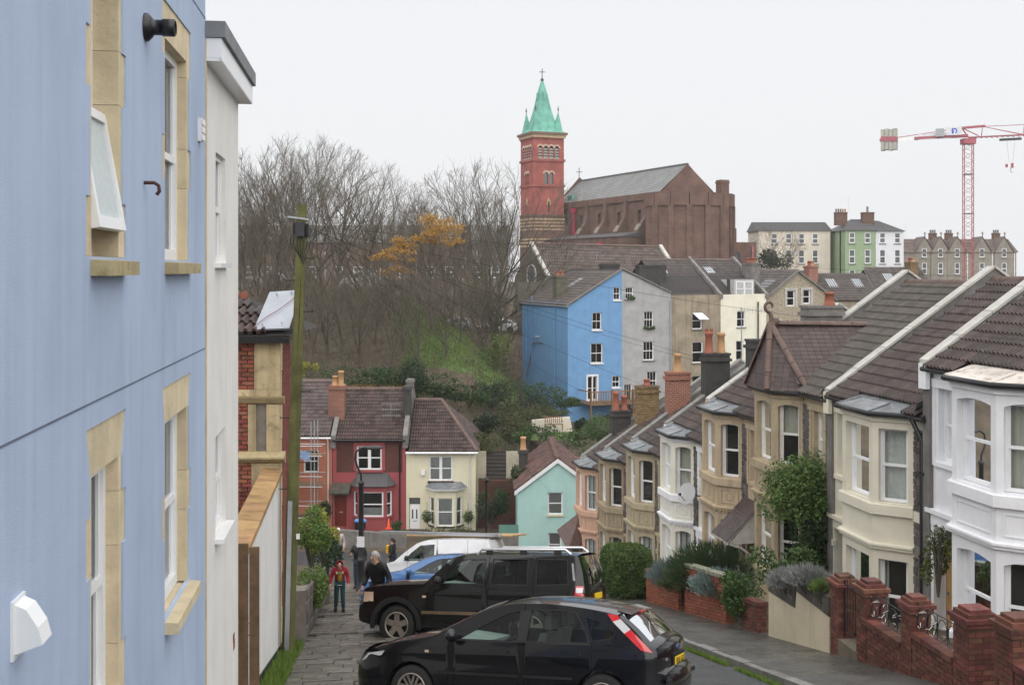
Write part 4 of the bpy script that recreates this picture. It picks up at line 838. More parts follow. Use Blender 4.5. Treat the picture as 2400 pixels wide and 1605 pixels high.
rb = MB(); rb.prism([FR2(a, b_, -12.95) for a, b_ in ((-5.1, 0), (-4.6, .8), (-3.2, .8), (-2.7, 0))][::-1], V((0, 0, .1))); part(root, 'bay_cornice', rb, upvc); rb = MB(); rb.add([FR2(a, b_, z) for a, b_, z in ((-5.15, 0, -12.84), (-4.62, .85, -12.84), (-3.18, .85, -12.84), (-2.65, 0, -12.84), (-4.8, 0, -12.55), (-3.0, 0, -12.55))], [(0, 1, 4), (1, 2, 5, 4), (2, 3, 5), (3, 2, 1, 0)]); part(root, 'bay_roof', rb, lead_m)
row_roof(root, FR2, yu0 + .15, yu1 + .1, ev, 2.55, 4.0, 2.35); gb = MB(); gb.tube([FR2(yu0, .3, ev - .04), FR2(yu1 + .15, .3, ev - .04)], .065, 6); part(root, 'gutter', gb, upvc)
dp = MB(); dp.tube([FR2(yu1 - .35, .3, ev - .05), FR2(yu1 - .35, .07, ev - .3), FR2(yu1 - .35, .07, -15.6)], .045, 6); part(root, 'downpipe', dp, upvc); part(root, 'alarm_box', MB().box(FR2(-5.25, .08, -12.0), (.22, .12, .3)), upvc)
# orange house with scaffold
root = empty('orange_house', FR2(-11.9, 0, -15.5), 'orange rendered terraced house behind the scaffold tower', 'house')
mb = MB(); wall(mb, FR2, rect(-15, -10.62, -16, -10.0), [rect(-12.3, -11.4, -12.0, -10.7)], 0, .1); part(root, 'wall', mb, orange_m); window(root, FR2, -12.3, -11.4, -12.0, -10.7, -.06)
row_roof(root, FR2, -15, -10.75, -9.85, 2.75, 4.2, tm=tile_mesh('roof_tile', .30, .42, mat('slate_grey_red_tile', (.10, .075, .072), .5, .3, 4, .3, 50, rand=.35, wet=.3))); gb = MB(); gb.tube([FR2(-15, .3, -9.95), FR2(-10.65, .3, -9.95)], .06, 6); gb.tube([FR2(-10.85, .3, -10), FR2(-10.85, .06, -10.2), FR2(-10.85, .06, -15.4)], .05, 6); part(root, 'gutter', gb, upvc)
root = empty('scaffold_tower', V((-12.2, 66.6, -15.5)), 'galvanised scaffold tower in front of the orange house', 'scaffold')
for x in (-13.4, -12.5, -11.55, -11.35):
    for y in (66.2, 67.3): b = MB(); b.tube([V((x, y, -15.6)), V((x, y, -8.8 if x > -11.6 else -9.6))], .03, 6); part(root, 'standard', b, steel_m)
for z in (-14.3, -13.6, -12.5, -11.9, -10.8, -10.2):
    for y in (66.2, 67.3): b = MB(); b.tube([V((-13.8, y - .05, z)), V((-10.9, y - .05, z + rnd.uniform(-.05, .05)))], .03, 6); part(root, 'ledger', b, steel_m)
for z in (-14.3, -12.5, -10.8): part(root, 'board', MB().box((-12.3, 66.75, z + .05), (2.6, 1.0, .05)), mat('scaffold_board', (.16, .11, .07), .85))
part(root, 'debris_sheet', MB().grid(lambda a, b: V((-12.2 + a * .6, 66.1 + .05 * math.sin(a * 9), -10.9 + b * .5 - a * .1)), 8, 4), mat('blue_sheet', (.18, .26, .42), .6))
# front garden retaining wall of the row
root = empty('retaining_wall', V((-8.3, 64.6, -15.5)), 'low grey cement retaining wall in front of the crimson house', 'wall')
part(root, 'wall', MB().prism([V((-11.2, 64.5, -16)), V((-5.9, 64.5, -16)), V((-5.9, 64.5, -15.1)), V((-6.2, 64.5, -14.85)), V((-10.6, 64.5, -14.55)), V((-11.2, 64.5, -14.9))], V((0, .3, 0))), cement_m)
# traffic cone, bins and bags by the crimson house
b = MB(); c = D(890, 1210, 65.6); b.lathe([(.11, 0), (.025, .55), (.01, .56)], c + V((0, 0, .03)), 14, mi=0); b.box(c + V((0, 0, .015)), (.34, .34, .03)); cone = empty('traffic_cone', c, 'orange and white traffic cone by the crimson house wall', 'cone'); part(cone, 'body', b, mat('cone_orange', (.75, .09, .03), .5, .1)); b = MB(); b.lathe([(.085, .16), (.048, .36)], c + V((0, 0, .03)), 14); part(cone, 'white_band', b, upvc)
b = empty('recycling_box', D(825, 1212, 66), 'black recycling box of blue bags beside the crimson door', 'box'); c = b.location; q = MB(); q.hexa([c + V((x * (1 + .12 * z), y * (1 + .12 * z), z * .45)) for z in (0, 1) for x, y in ((-.28, -.2), (.28, -.2), (.28, .2), (-.28, .2))]); part(b, 'box', q, black_metal)
for k in range(3): q = MB(); q.ball(c + V((-.18 + .2 * k, -.05, .5)), .16, 9, 6, 0, (1, .9, .8)); part(b, 'bag', q, mat('blue_plastic_bag', (.10, .28, .6), .35))
# mint gable house
root = empty('mint_house', V((2.5, 63, -15.6)), 'mint green gable ended cottage with white bargeboards beyond the pink house', 'house')
FM = Fr(V((0, 63, 0)), (1, 0.02), True); mb = MB(); el, er, ap = .33, 4.7, (2.5, -10.43)
wall(mb, FM, [(el, -16), (er, -16), (er, -12.0), ap, (el, -12.0)], [rect(1.95, 2.79, -13.44, -12.23), rect(1.97, 2.72, -15.75, -14.44)], 0, .12)
for u in (el, er): mb.add([FM(u, 0, -16), FM(u, -7.2, -16), FM(u, -7.2, -12), FM(u, 0, -12)], [(0, 1, 2, 3)])
part(root, 'wall', mb, mint_m); window(root, FM, 1.95, 2.79, -13.44, -12.23, -.08, upvc, 'sash', curtain=[(0, 1, 0, 1)], sill=(.06, .1, bath_m)); window(root, FM, 1.97, 2.72, -15.75, -14.44, -.08, upvc, 'sash', curtain=[(0, 1, .5, 1)])
T_MINT = tile_mesh('roof_tile', .3, .42, mat('rust_brown_tile', (.095, .05, .043), .55, .25, 4, .3, 50, rand=.3, spots=.25, dirt=(.08, .075, .06)))
rs = MB(); rs.add([FM(el - .15, .1, -12.12), FM(ap[0], .1, ap[1] + .04), FM(ap[0], -7.4, ap[1] + .04), FM(el - .15, -7.4, -12.12), FM(er + .15, .1, -12.12), FM(er + .15, -7.4, -12.12)], [(0, 1, 2, 3), (4, 5, 2, 1)]); rf = part(root, 'roof', rs, MATS['roof_underlay'])
bd = FM(ap[0], 0, ap[1] + .04) - FM(el - .15, 0, -12.12); tiles(root, rf, FM(el - .17, -7.3, -12.12), -FM.n * -1, bd, 7.3, bd.length, T_MINT, .33, .4); bd2 = FM(ap[0], 0, ap[1] + .04) - FM(er + .15, 0, -12.12); tiles(root, rf, FM(er + .17, .05, -12.12), -FM.n, bd2, 7.3, bd2.length, T_MINT, .33, .4)
ridge(root, rf, FM(ap[0], .1, ap[1] + .07), FM(ap[0], -7.4, ap[1] + .07), .12)
for s, u in ((0, el - .2), (1, er + .2)): bb = MB(); bb.bar(FM(u, .1, -12.28), FM(ap[0], .1, ap[1] - .06), .04, .2, V((0, 1, 0)) if 0 else FM.n.cross(V((0, 0, 1)))) if 0 else bb.prism([FM(u, .1, -12.36), FM(u, .1, -12.14), FM(ap[0], .1, ap[1] + .07), FM(ap[0], .1, ap[1] - .16)], FM.n * .04); part(root, 'bargeboard', bb, upvc)
stack(root, FM, .75, -4.6, -12.4, -10.6, .5, .5, dk_stack, [(0, 0, .75, .17, buff_pot)])
# tiled lean-to on the end of the pink house
root, fr, pts = TH[7]; b = MB(); q = [D(1275, 1213, 53.5), D(1330, 1170, 53.8), D(1330, 1262, 52.6), D(1300, 1262, 52.4)]; b.prism(q, V((.1, .35, -.12))); part(root, 'lean_to_roof', b, mat('lean_to_tile', (.10, .062, .055), .55, .3, 12, .6, 14, wet=.35))
# black lamp column
root = empty('street_lamp', V(((827 - 1172.5) / 2638 * 37, 37, pave_z(37))), 'black cast lamp column with curved swan neck on the pavement', 'street lamp')
c = root.location; b = MB(); b.lathe([(.17, 0), (.17, .12), (.14, .16), (.135, .95), (.15, 1.0), (.12, 1.06), (.085, 1.15), (.08, 3.4), (.1, 3.44), (.1, 3.5), (.06, 3.56)], c, 16); part(root, 'column', b, black_metal)
t = c + V((0, 0, 3.5)); b = MB(); b.tube([t, t + V((-.0, 0, .25)), t + V((-.12, 0, .5)), t + V((-.2, 0, .75)), t + V((-.16, 0, .98)), t + V((.0, 0, 1.1)), t + V((.2, 0, 1.13))], .035, 8); part(root, 'swan_neck', b, black_metal)
b = MB(); b.grid(lambda a, s: t + V((.42 + .3 * math.cos(a * 6.283) * math.sin(s * 3.1416), .13 * math.sin(a * 6.283) * math.sin(s * 3.1416), 1.11 - .075 * math.cos(s * 3.1416))), 12, 8); part(root, 'lantern', b, mat('grey_lantern', (.045, .048, .05), .5)); part(root, 'notice', MB().box(c + V((0, -.13, 1.62)), (.24, .02, .34)), mat('paper_notice', (.6, .6, .6), .7, .25, 30))
# second thin lamp post by the steps
root = empty('lamp_post', V((-1.35, 60, -15.5)), 'slim black lamp post with yellow band beside the mint cottage', 'street lamp'); b = MB(); c = root.location; b.lathe([(.09, 0), (.08, .8), (.055, .9), (.045, 4.3), (.09, 4.35), (.07, 4.5)], c, 10); part(root, 'column', b, black_metal); b = MB(); b.lathe([(.1, .95), (.1, 1.35)], c, 10); part(root, 'yellow_band', b, mat('yellow_band', (.7, .45, .03), .5)); b = MB(); b.tube([c + V((0, 0, 4.4)), c + V((-.25, 0, 4.55))], .03, 6); b.ball(c + V((.05, 0, 4.5)), .12, 8, 6); part(root, 'lantern', b, black_metal)
# ---------------------------------------------------------------- tall houses on the slope: blue, grey, tan, cream, stone
ME = V((1, .384, 0)).normalized(); FM2 = Fr(V((4.6, 95, 0)), ME, True)
def um(x):                       # photo column -> u along the fronts
    s = (x - CX) / F; return (s * 95 - 4.6) / (1 - .384 * s) * 1.0712
def zm_(x, y):
    s = (x - CX) / F; t = (s * 95 - 4.6) / (1 - .384 * s); return (HY - y) / F * (95 + .384 * t)
sky_m = paint('sky_blue_masonry_paint', (.15, .31, .54), .22, (.08, .17, .30), .3); grey_m = mat('grey_roughcast', (.36, .36, .36), .9, .15, 1.2, .3, 40, streak=.3, dirt=(.2, .2, .19), spots=.2)
tan_m = mat('stained_tan_render', (.29, .245, .18), .9, .3, .8, .3, 40, streak=.75, dirt=(.10, .09, .075), spots=.3); crm_m = paint('ivory_masonry_paint', (.72, .70, .58), .15, (.5, .47, .38), .08)
roof_far = mat('far_brown_tiles', (.062, .049, .045), .58, .3, 2, .4, 12, wet=.4)
T_FAR = tile_mesh('roof_tile', .45, .5, mat('grey_brown_far_tile', (.072, .058, .052), .58, .25, 4, .3, 40, rand=.28, spots=.2, wet=.36))
def tall_house(nm, label, u0, u1, top, base, m, wins, extra_wall=None, frame=white_wood, open_=(), bars=0, depth=10.3):
    fr = FM2; root = empty(nm, fr((u0 + u1) / 2, 0, base), label, 'house'); mb = MB(); hs = [rect(*w) for w in wins]
    wall(mb, fr, [(u0, base), (u1, base)] + top, hs, 0, .12)
    for u, z in ((u0, top[-1][1]), (u1, top[0][1])): mb.add([fr(u, 0, base), fr(u, -depth, base), fr(u, -depth, z), fr(u, 0, z)], [(0, 1, 2, 3)])
    part(root, 'wall', mb, m)
    for k, w in enumerate(wins): window(root, fr, *w, -.09, frame, 'sash', .06, sill=(.09, .1, frame if frame != upvc else cement_m), bars=bars)
    return root
B = um(1458); G = um(1572); T_ = um(1689); C_ = um(1796)
root = tall_house('blue_house', 'tall sky blue rendered house with sash windows and timber deck', 0, B, [(B, -.1), (.45, -2.85), (0, -2.85)], -13, sky_m,
    [(2.2, 3.1, -5.08, -3.64), (2.08, 3.2, -7.85, -6.2), (4.16, 4.84, -2.62, -1.54), (1.75, 2.7, -10.9, -8.95), (4.05, 4.8, -9.95, -8.98)], bars=1)
lf = Fr(V((4.6, 95, 0)), V((-.384, 1, 0))); lw = MB(); wall(lw, lf, rect(0, 10.3, -13, -3.1), [rect(6.2, 6.9, -5.9, -4.2), rect(6.0, 6.8, -9.3, -7.2)], .004, .1)
part(root, 'side_wall', lw, sky_m); window(root, lf, 6.2, 6.9, -5.9, -4.2, -.06, white_wood, sill=(.08, .08, white_wood)); window(root, lf, 6.0, 6.8, -9.3, -7.2, -.06, white_wood, 'casement')
gp = MB(); gp.tube([lf(-.1, .12, -3.12), lf(10.4, .12, -3.12)], .07, 6); part(root, 'gutter', gp, steel_m)
for u in (9.0, 7.7, 2.6): gp = MB(); gp.tube([lf(u, .08, -2.4 if u == 7.7 else -3.2), lf(u, .08, -8.6 if u > 3 else -11)], .05, 6); part(root, 'soil_pipe', gp, sky_m)
gp = MB(); gp.tube([lf(7.7, .08, -7.2), lf(8.9, .12, -9.6)], .05, 6); gp.tube([lf(7.6, .1, -6.7), lf(6.9, .12, -6.45), lf(5.3, .1, -6.4)], .05, 6); part(root, 'waste_pipe', gp, cement_m)
rs = MB(); fr = FM2; rs.add([fr(-.1, .05, -3.05), fr(B, .05, -.05), fr(B, -10.5, -.05), fr(-.1, -10.5, -3.05)], [(0, 1, 2, 3)]); rf = part(root, 'roof', rs, MATS['roof_underlay'])
bd = fr(B, 0, -.05) - fr(-.1, 0, -3.05); tiles(root, rf, fr(-.12, -10.5, -3.05), fr.n, bd, 10.4, bd.length, T_FAR, .45, .42)
bk = MB(); bk.bar(fr(-.15, .08, -3.02), fr(B, .08, .02), .2, .12); part(root, 'verge', bk, cement_m); part(root, 'rear_parapet', MB().prism([fr(-.3, -10.5, -4), fr(-.3, -10.5, -1.2), fr(1.9, -10.5, -1.2), fr(B, -10.5, .35), fr(B, -10.5, -1)], -fr.n * .3), mat('dark_rubble', (.13, .12, .095), .9, .35, 6, .6, 12))
def skyl(root, rf, fr, u0, u1, v0, v1, zf, wfr=None):
    q = [fr(u0, v0, zf(u0, v0) + .1), fr(u1, v0, zf(u1, v0) + .1), fr(u1, v1, zf(u1, v1) + .1), fr(u0, v1, zf(u0, v1) + .1)]
    b = MB(); b.prism(q, V((0, 0, -.1))); s = part(root, 'skylight', b, steel_m, rf); c = sum(q, V()) / 4; part(root, 'skylight_glass', MB().add([lerp(c, p, .86) + V((0, 0, .012)) for p in q], [(0, 1, 2, 3)]), mat('skylight_glass', (.35, .39, .42), .08, .05, spec=.9), rf)
zblue = lambda u, v: lerp(-3.05, -.05, (u + .1) / (B + .1)); skyl(root, rf, fr, 2.3, 3.6, -5.4, -4.6, zblue)
ch = stack(root, fr, 1.1, -4.2, -3.4, -.55, .95, .95, mat('mossy_render_stack', (.11, .105, .075), .9, .4, 2, .4, 20, spots=.5, dirt=(.05, .06, .02)), [(-.2, 0, .35, .17, red_pot), (.2, 0, .35, .17, red_pot)])
part(root, 'patio_door', MB().fbox(fr, 1.75, 2.7, .003, .04, -10.9, -8.9), far_pane) if 0 else None
fb = MB(); [fb.fbox(fr, a, b_, .004, .05, -10.95, -8.85) for a, b_ in ((1.68, 1.8), (2.18, 2.27), (2.65, 2.77))]; fb.fbox(fr, 1.68, 2.77, .004, .055, -8.92, -8.78); part(root, 'french_door_frame', fb, upvc)
# timber deck with balusters and stair
dk = empty('timber_deck', fr(3.2, 1.2, -12.5), 'brown timber deck with baluster railing below the blue house', 'deck'); wood_m = mat('brown_deck_timber', (.19, .115, .065), .8, .3, 5, rand=.2); d0, d1 = .9, 6.6
for k in range(8): part(dk, 'deck_board', MB().fbox(fr, d0, d1, .1 + .3 * k, .38 + .3 * k, -11.05, -10.97), wood_m)
for z in (-10.85, -10.0): part(dk, 'rail', MB().fbox(fr, d0, d1, 2.42, 2.5, z, z + .08), wood_m)
for k in range(38): u = d0 + .1 + k * .15; part(dk, 'baluster', MB().fbox(fr, u, u + .05, 2.44, 2.48, -10.78, -10.0), wood_m)
for u in (d0, 2.8, 4.7, d1 - .12): part(dk, 'post', MB().fbox(fr, u, u + .13, 2.38, 2.52, -13.2, -9.85), wood_m)
for k in range(2): part(dk, 'side_rail', MB().fbox(fr, d0, d0 + .08, .1, 2.4, -10.85 + k * .85, -10.77 + k * .85), wood_m)
for k in range(9): part(dk, 'tread', MB().fbox(fr, 6.5 - .32 * k, 6.78 - .32 * k, 2.6, 3.5, -11.25 - .2 * k, -11.2 - .2 * k), wood_m)
part(dk, 'stair_rail', MB().bar(fr(6.6, 3.5, -10.3), fr(3.8, 3.5, -12.1), .08, .08), wood_m)
root = tall_house('grey_house', 'tall grey roughcast house sharing the blue house gable', B, G, [(G, -2.05), (B, -.1)], -13, grey_m,
    [(um(1509), um(1532), -5.0, -3.6), (um(1507), um(1533), -7.75, -6.15), (um(1516), um(1540), -10.3, -8.7), (um(1465), um(1485), -2.55, -1.55), (um(1462), um(1482), -12.6, -9.7)], bars=2, frame=upvc)
rs = MB(); rs.add([fr(B, .05, -.05), fr(G + .1, .05, -2.05), fr(G + .1, -10.5, -2.05), fr(B, -10.5, -.05)], [(0, 1, 2, 3)]); part(root, 'roof', rs, roof_far); bk = MB(); bk.bar(fr(B, .08, .02), fr(G, .08, -2.0), .2, .12); part(root, 'verge', bk, cement_m)
ch = stack(root, fr, G - .6, -2.5, -2.2, .35, 2.6, .8, dk_stack, []); ch = stack(root, fr, B + 1.0, -4.5, -1, .45, 1.6, .8, dk_stack, [])
b = MB(); b.tube([fr(G - .05, .1, -2.6), fr(G - .05, .1, -12)], .06, 6); part(root, 'downpipe', b, steel_m)
for x, y in ((1520, 770), (1474, 700)):
    b = MB(); c = fr(um(x), .2, zm_(x, y)); [b.ball(c + V((rnd.uniform(-.4, .4), 0, rnd.uniform(0, .15))), .14, 6, 4) for k in range(6)]; part(root, 'window_box_plants', b, leafmat('window_box_green', (.03, .07, .02), (.06, .10, .03)))
root = tall_house('tan_house', 'tall stained tan rendered house with flat parapet and open casement', G, T_, [(T_, -2.25), (G, -2.25)], -13, tan_m, [(um(1622), um(1646), -5.2, -3.75), (um(1622), um(1648), -8.1, -6.3), (um(1622), um(1646), -11, -9.2)], frame=upvc)
b = MB(); q = [fr(um(1624), -.0, -3.8), fr(um(1646), 0, -3.8), fr(um(1652), .7, -4.3), fr(um(1630), .7, -4.3)]; b.prism(q, V((0, 0, -.05))); part(root, 'open_sash', b, upvc)
root2 = tall_house('ivory_house', 'tall ivory painted house with roof dormer, right of the tan one', T_, C_, [(C_, -2.2), (T_, -2.25)], -13, crm_m, [(um(1727), um(1747), -5.1, -3.7), (um(1725), um(1742), -8, -6.3)], frame=upvc)
b = MB(); b.tube([fr(C_ - .9, .1, -2.9), fr(C_ - .9, .1, -9)], .06, 6); part(root2, 'downpipe', b, gutter_m)
for rt, a, b_ in ((root, G, T_), (root2, T_, C_)):
    rs = MB(); rs.add([fr(a, -.35, -2.6), fr(b_, -.35, -2.6), fr(b_, -1.2, -1.75), fr(a, -1.2, -1.75), fr(b_, -5.5, .75), fr(a, -5.5, .75), fr(b_, -10, -2), fr(a, -10, -2)], [(0, 1, 2, 3), (3, 2, 4, 5), (5, 4, 6, 7)]); rf = part(rt, 'roof', rs, MATS['roof_underlay'])
    bd = fr(0, -5.5, .75) - fr(0, -.35, -2.6); tiles(rt, rf, fr(a, -.35, -2.55), fr.e, bd, b_ - a, bd.length, T_FAR, .42, .42); ridge(rt, rf, fr(a, -5.5, .8), fr(b_, -5.5, .8), .12)
    zf = lambda u, v: lerp(-2.55, .8, (-.35 - v) / 5.15); w = (b_ - a)
    skyl(rt, rf, fr, a + w * .18, a + w * .36, -4.4, -3.5, zf); skyl(rt, rf, fr, a + w * .5, a + w * .7, -3.2, -2.1, zf)
    pw = MB().prism([fr(b_ - .12, v, z) for v, z in ((.1, -2.6), (.1, -2.2), (-5.5, 1.15), (-10, -1.7), (-10, -3))], fr.e * .3); part(rt, 'party_wall', pw, cement_m)
dm = MB(); u0, u1 = um(1728), um(1768); dm.fbox(fr, u0 - .15, u1 + .15, -2.5, -.25, -2.55, -.95); dm_ = part(root2, 'dormer', dm, mat('grey_dormer', (.42, .42, .42), .7)); f2 = fr.at(0, -.25, 0); window(root2, f2, u0, u1, -2.4, -1.1, .03, upvc, 'pair', .08, parent=dm_)
stack(root2, fr, C_ + .1, -2.6, -2.3, .55, .9, 1.6, cement_m, [(0, -.4, .45, .18, red_pot), (0, .1, .45, .18, red_pot), (0, .5, .45, .18, red_pot)])
# lead drainage roofs of the tan house: small rooflight openings
# rubble gable house
rubw = mat('pale_rubble_wall', (.33, .29, .22), .9, .35, 7, .8, 9, spots=.6, dirt=(.16, .14, .11)); FS2 = Fr(V(((1790 - CX) / F * 104, 104, 0)), V((1, .30, 0)), True)
root = empty('stone_gable_house', FS2(3, 0, -12), 'rubble stone gable house right of the ivory house', 'house'); mb = MB()
wall(mb, FS2, [(0, -13), (7.3, -13), (7.3, -2.7), (3.45, -.3), (0, -2.75)], [rect(2.35, 3.2, -3.4, -1.95), rect(4.0, 4.8, -3.2, -1.9), rect(.85, 1.6, -7.2, -4.75)], 0, .15); mb.add([FS2(0, 0, -13), FS2(0, -9, -13), FS2(0, -9, -2.75), FS2(0, 0, -2.75)], [(0, 1, 2, 3)]); part(root, 'wall', mb, rubw)
for q in ((2.35, 3.2, -3.4, -1.95), (4.0, 4.8, -3.2, -1.9), (.85, 1.6, -7.2, -4.75)):
    window(root, FS2, *q, -.1, upvc, 'sash', .08); b = MB(); [b.fbox(FS2, *e) for e in ((q[0] - .22, q[0], .002, .05, q[2] - .1, q[3] + .2), (q[1], q[1] + .22, .002, .05, q[2] - .1, q[3] + .2), (q[0], q[1], .002, .05, q[3], q[3] + .2))]; part(root, 'stone_surround', b, cop_m)
rs = MB(); rs.add([FS2(-.2, .1, -2.85), FS2(3.45, .1, -.22), FS2(3.45, -9, -.22), FS2(-.2, -9, -2.85), FS2(7.5, .1, -2.85), FS2(7.5, -9, -2.85)], [(0, 1, 2, 3), (4, 5, 2, 1)]); rf = part(root, 'roof', rs, roof_far); bd = FS2(3.45, 0, -.22) - FS2(-.2, 0, -2.85); tiles(root, rf, FS2(-.2, -9, -2.83), FS2.n, bd, 9.0, bd.length, T_FAR, .45, .42)
for a, z0, b_, z1 in ((-.2, -2.9, 3.45, -.2), (3.45, -.2, 7.5, -2.9)): b = MB(); b.bar(FS2(a, .12, z0), FS2(b_, .12, z1), .25, .16); part(root, 'verge', b, cement_m)
skyl(root, rf, FS2, .2, 2.4, -3.6, -1.6, lambda u, v: lerp(-2.85, -.22, (u + .2) / 3.65))
# brown roofed houses between the stone house and the terrace
for (x0, x1, yt, yb, Yb, lab, stk) in ((1925, 2070, 644, 705, 112., 'brown tiled roof with two skylights left of the terrace ridge', brick_red), (2060, 2200, 632, 690, 130., 'low dark roof with pale clay chimney behind the terrace ridge', brick_yel)):
    X0, X1 = (x0 - CX) / F * Yb, (x1 - CX) / F * Yb; zt, zb_ = (HY - yt) / F * (Yb + 4), (HY - yb) / F * Yb; f = Fr(V((X0, Yb, 0)), (1, .1), True); w = X1 - X0
    root = empty('back_street_house', f(w / 2, 0, zb_ - 6), lab, 'house'); part(root, 'wall', MB().fbox(f, 0, w, -8, 0, zb_ - 7, zb_), tan_m); rs = MB(); rs.add([f(-.2, .2, zb_), f(w + .2, .2, zb_), f(w + .2, -4, zt), f(-.2, -4, zt), f(w + .2, -8, zb_), f(-.2, -8, zb_)], [(0, 1, 2, 3), (3, 2, 4, 5)]); rf = part(root, 'roof', rs, roof_far)
    bd = f(0, -4, zt) - f(0, .2, zb_); tiles(root, rf, f(0, .2, zb_ + .02), f.e, bd, w, bd.length, T_FAR, .45, .42); stack(root, f, .2 if stk == brick_red else w * .8, -3.4, zb_, zt + .9, .9, 1.6, stk, [(0, -.5, .5, .18, red_pot), (0, 0, .5, .18, red_pot), (0, .5, .5, .18, buff_pot)])
    zf = lambda u, v: lerp(zb_, zt, (.2 - v) / 4.2); skyl(root, rf, f, w * .25, w * .42, -3.2, -1.9, zf); skyl(root, rf, f, w * .7, w * .85, -3.2, -1.9, zf)
# stone hall with long brown roof behind the blue house
FH = Fr(P(1285, HY, 121), V((1, .09, 0)), True); WH = 14.2
root = empty('stone_hall', FH(6, -4, -6), 'old stone hall with long brown roof and round gable window behind the blue house', 'hall')
hall_st = mat('dark_hall_stone', (.12, .105, .085), .9, .35, 5, .6, 10, spots=.4, dirt=(.05, .05, .035))
e0, e1 = FH(0, 0, -.9), FH(WH, 0, -1.2); gd = V((-.42, 1, 0)).normalized(); g1 = e0 + gd * 9.0; r0 = e0 + gd * 4.4; r0.z = 2.65; r1 = FH(WH, 0, 0) + gd * 4.4; r1.z = 2.35
mb = MB(); dn = V((0, 0, -9)); mb.add([e0 + dn, e0, r0, g1, g1 + dn], [(4, 3, 2, 1, 0)]); mb.add([e0 + dn, e1 + dn, e1, e0], [(0, 1, 2, 3)]); part(root, 'wall', mb, hall_st)
rs = MB(); rs.add([e0, e1, r1, r0, g1, FH(WH, 0, -1.2) + gd * 9], [(0, 1, 2, 3), (3, 2, 5, 4)]); rf = part(root, 'roof', rs, MATS['roof_underlay'])
a_ = (e1 - e0).normalized(); bd = (r0 - e0); sk = bd.dot(a_); bd = bd - a_ * sk; L = (e1 - e0).length; h = bd.length; T_HALL = tile_mesh('roof_tile', .55, .6, mat('brown_hall_tile', (.088, .066, .056), .58, .25, 3, .4, 30, rand=.3, spots=.25, dirt=(.07, .075, .06)))
tiles(root, rf, e0 + a_ * sk + V((0, 0, .02)), a_, bd, L - sk, h, T_HALL, .55, .5, [(-sk, 0), (L - sk, 0), (L, h), (0, h)])
for p, q in ((e0, r0), (e1, r1)): b = MB(); b.bar(p + V((0, -.05, .12)), q + V((0, -.05, .2)), .4, .28); part(root, 'verge_coping', b, cop_m)
ridge(root, rf, r0 + V((0, 0, .05)), r1 + V((0, 0, .05)), .16, step=.9)
c = e0 + gd * 4.2 + V((0, 0, .15)); nn = V((-gd.y, gd.x, 0)) ; Mx = nn.to_track_quat('Z', 'Y').to_matrix()
b = MB(); b.lathe([(1.25, -.1), (1.25, .14), (1.05, .14), (1.05, -.1)], c, 24, Mx); part(root, 'window_ring', b, cop_m); b = MB(); b.lathe([(1.05, -.05), (1.05, .06)], c, 24, Mx); part(root, 'round_window', b, far_pane)
aerial(root, rf, FH(5.5, -2.2, .6), 1.2)
# ---------------------------------------------------------------- church
ch_brick = brickmat('church_brown_brick', (.165, .085, .063), (.105, .06, .047), (.18, .13, .105), .45, .15, .02, .4)
tw_brick = brickmat('tower_red_brick', (.32, .082, .066), (.27, .07, .058), (.30, .13, .11), .45, .15, .015, .3)
buff_st = mat('buff_stone_band', (.42, .31, .19), .8, .2, 3); cop_green = mat('verdigris_copper', (.12, .345, .27), .55, .28, .8, streak=.6, dirt=(.06, .20, .15), zs=.15, hi=(.22, .45, .38), hia=.6)
FC = Fr(V((3.9, 210, 0)), V((1, .40, 0)), True); FCL = Fr(V((3.9, 210, 0)), V((-.40, 1, 0)))
def cz(y, Y=210.): return (HY - y) / F * Y
root = empty('church_tower', FC(3, -3, -3), 'red brick church bell tower with green copper spire', 'tower')
S = 6.1; z_b, z_c = 9.6, 24.0
def arch_row(n, a, b, z0, z1, pier):
    w = (b - a - pier * (n - 1)) / n; return [arch(a + k * (w + pier), a + k * (w + pier) + w, z0, z1) for k in range(n)]
tb = MB(); bel = arch_row(4, 1.0, 5.1, 20.2, 22.5, .28); mid = arch_row(2, 2.15, 4.0, 15.5, 17.7, .25); low = [arch(2.85, 3.25, 10.4, 12.4, 8, 1.6)]
for f in (FC, FCL): wall(tb, f, rect(0, S, z_b, z_c), bel + mid + low, 0, .45)
for a, b in ((S, 0), (0, S)): pass
bk = MB(); back = [FC(S, 0, 0), FC(S, -S, 0), FC(0, -S, 0)]
tb.add([back[0] + V((0, 0, -4)), back[1] + V((0, 0, -4)), back[2] + V((0, 0, -4)), back[0] + V((0, 0, z_c)), back[1] + V((0, 0, z_c)), back[2] + V((0, 0, z_c))], [(0, 1, 4, 3), (1, 2, 5, 4)]); part(root, 'shaft', tb, tw_brick)
bs = MB(); bs.hexa([FC(u, v, z) for z in (-4, z_b) for u, v in ((-.12, -S - .1), (S + .12, -S - .1), (S + .12, .12), (-.12, .12))]); part(root, 'base', bs, ch_brick)
for k in range(7): z = 8.95 - k * .62 - (1.2 if k > 3 else 0); b = MB(); b.hexa([FC(u, v, zz) for zz in (z, z + .28) for u, v in ((-.16, -S), (S + .15, -S), (S + .15, .16), (-.16, .16))]); part(root, 'stone_band', b, buff_st)
for z, h, o, m in ((z_b, .35, .22, ch_brick), (15.0, .4, .2, tw_brick), (19.65, .45, .22, tw_brick), (24.0, .55, .3, buff_st), (24.55, .45, .55, mat('dark_cornice', (.16, .10, .075), .8))):
    b = MB(); b.hexa([FC(u, v, zz) for zz in (z, z + h) for u, v in ((-o, -S - o), (S + o, -S - o), (S + o, o), (-o, o))]); part(root, 'cornice', b, m)
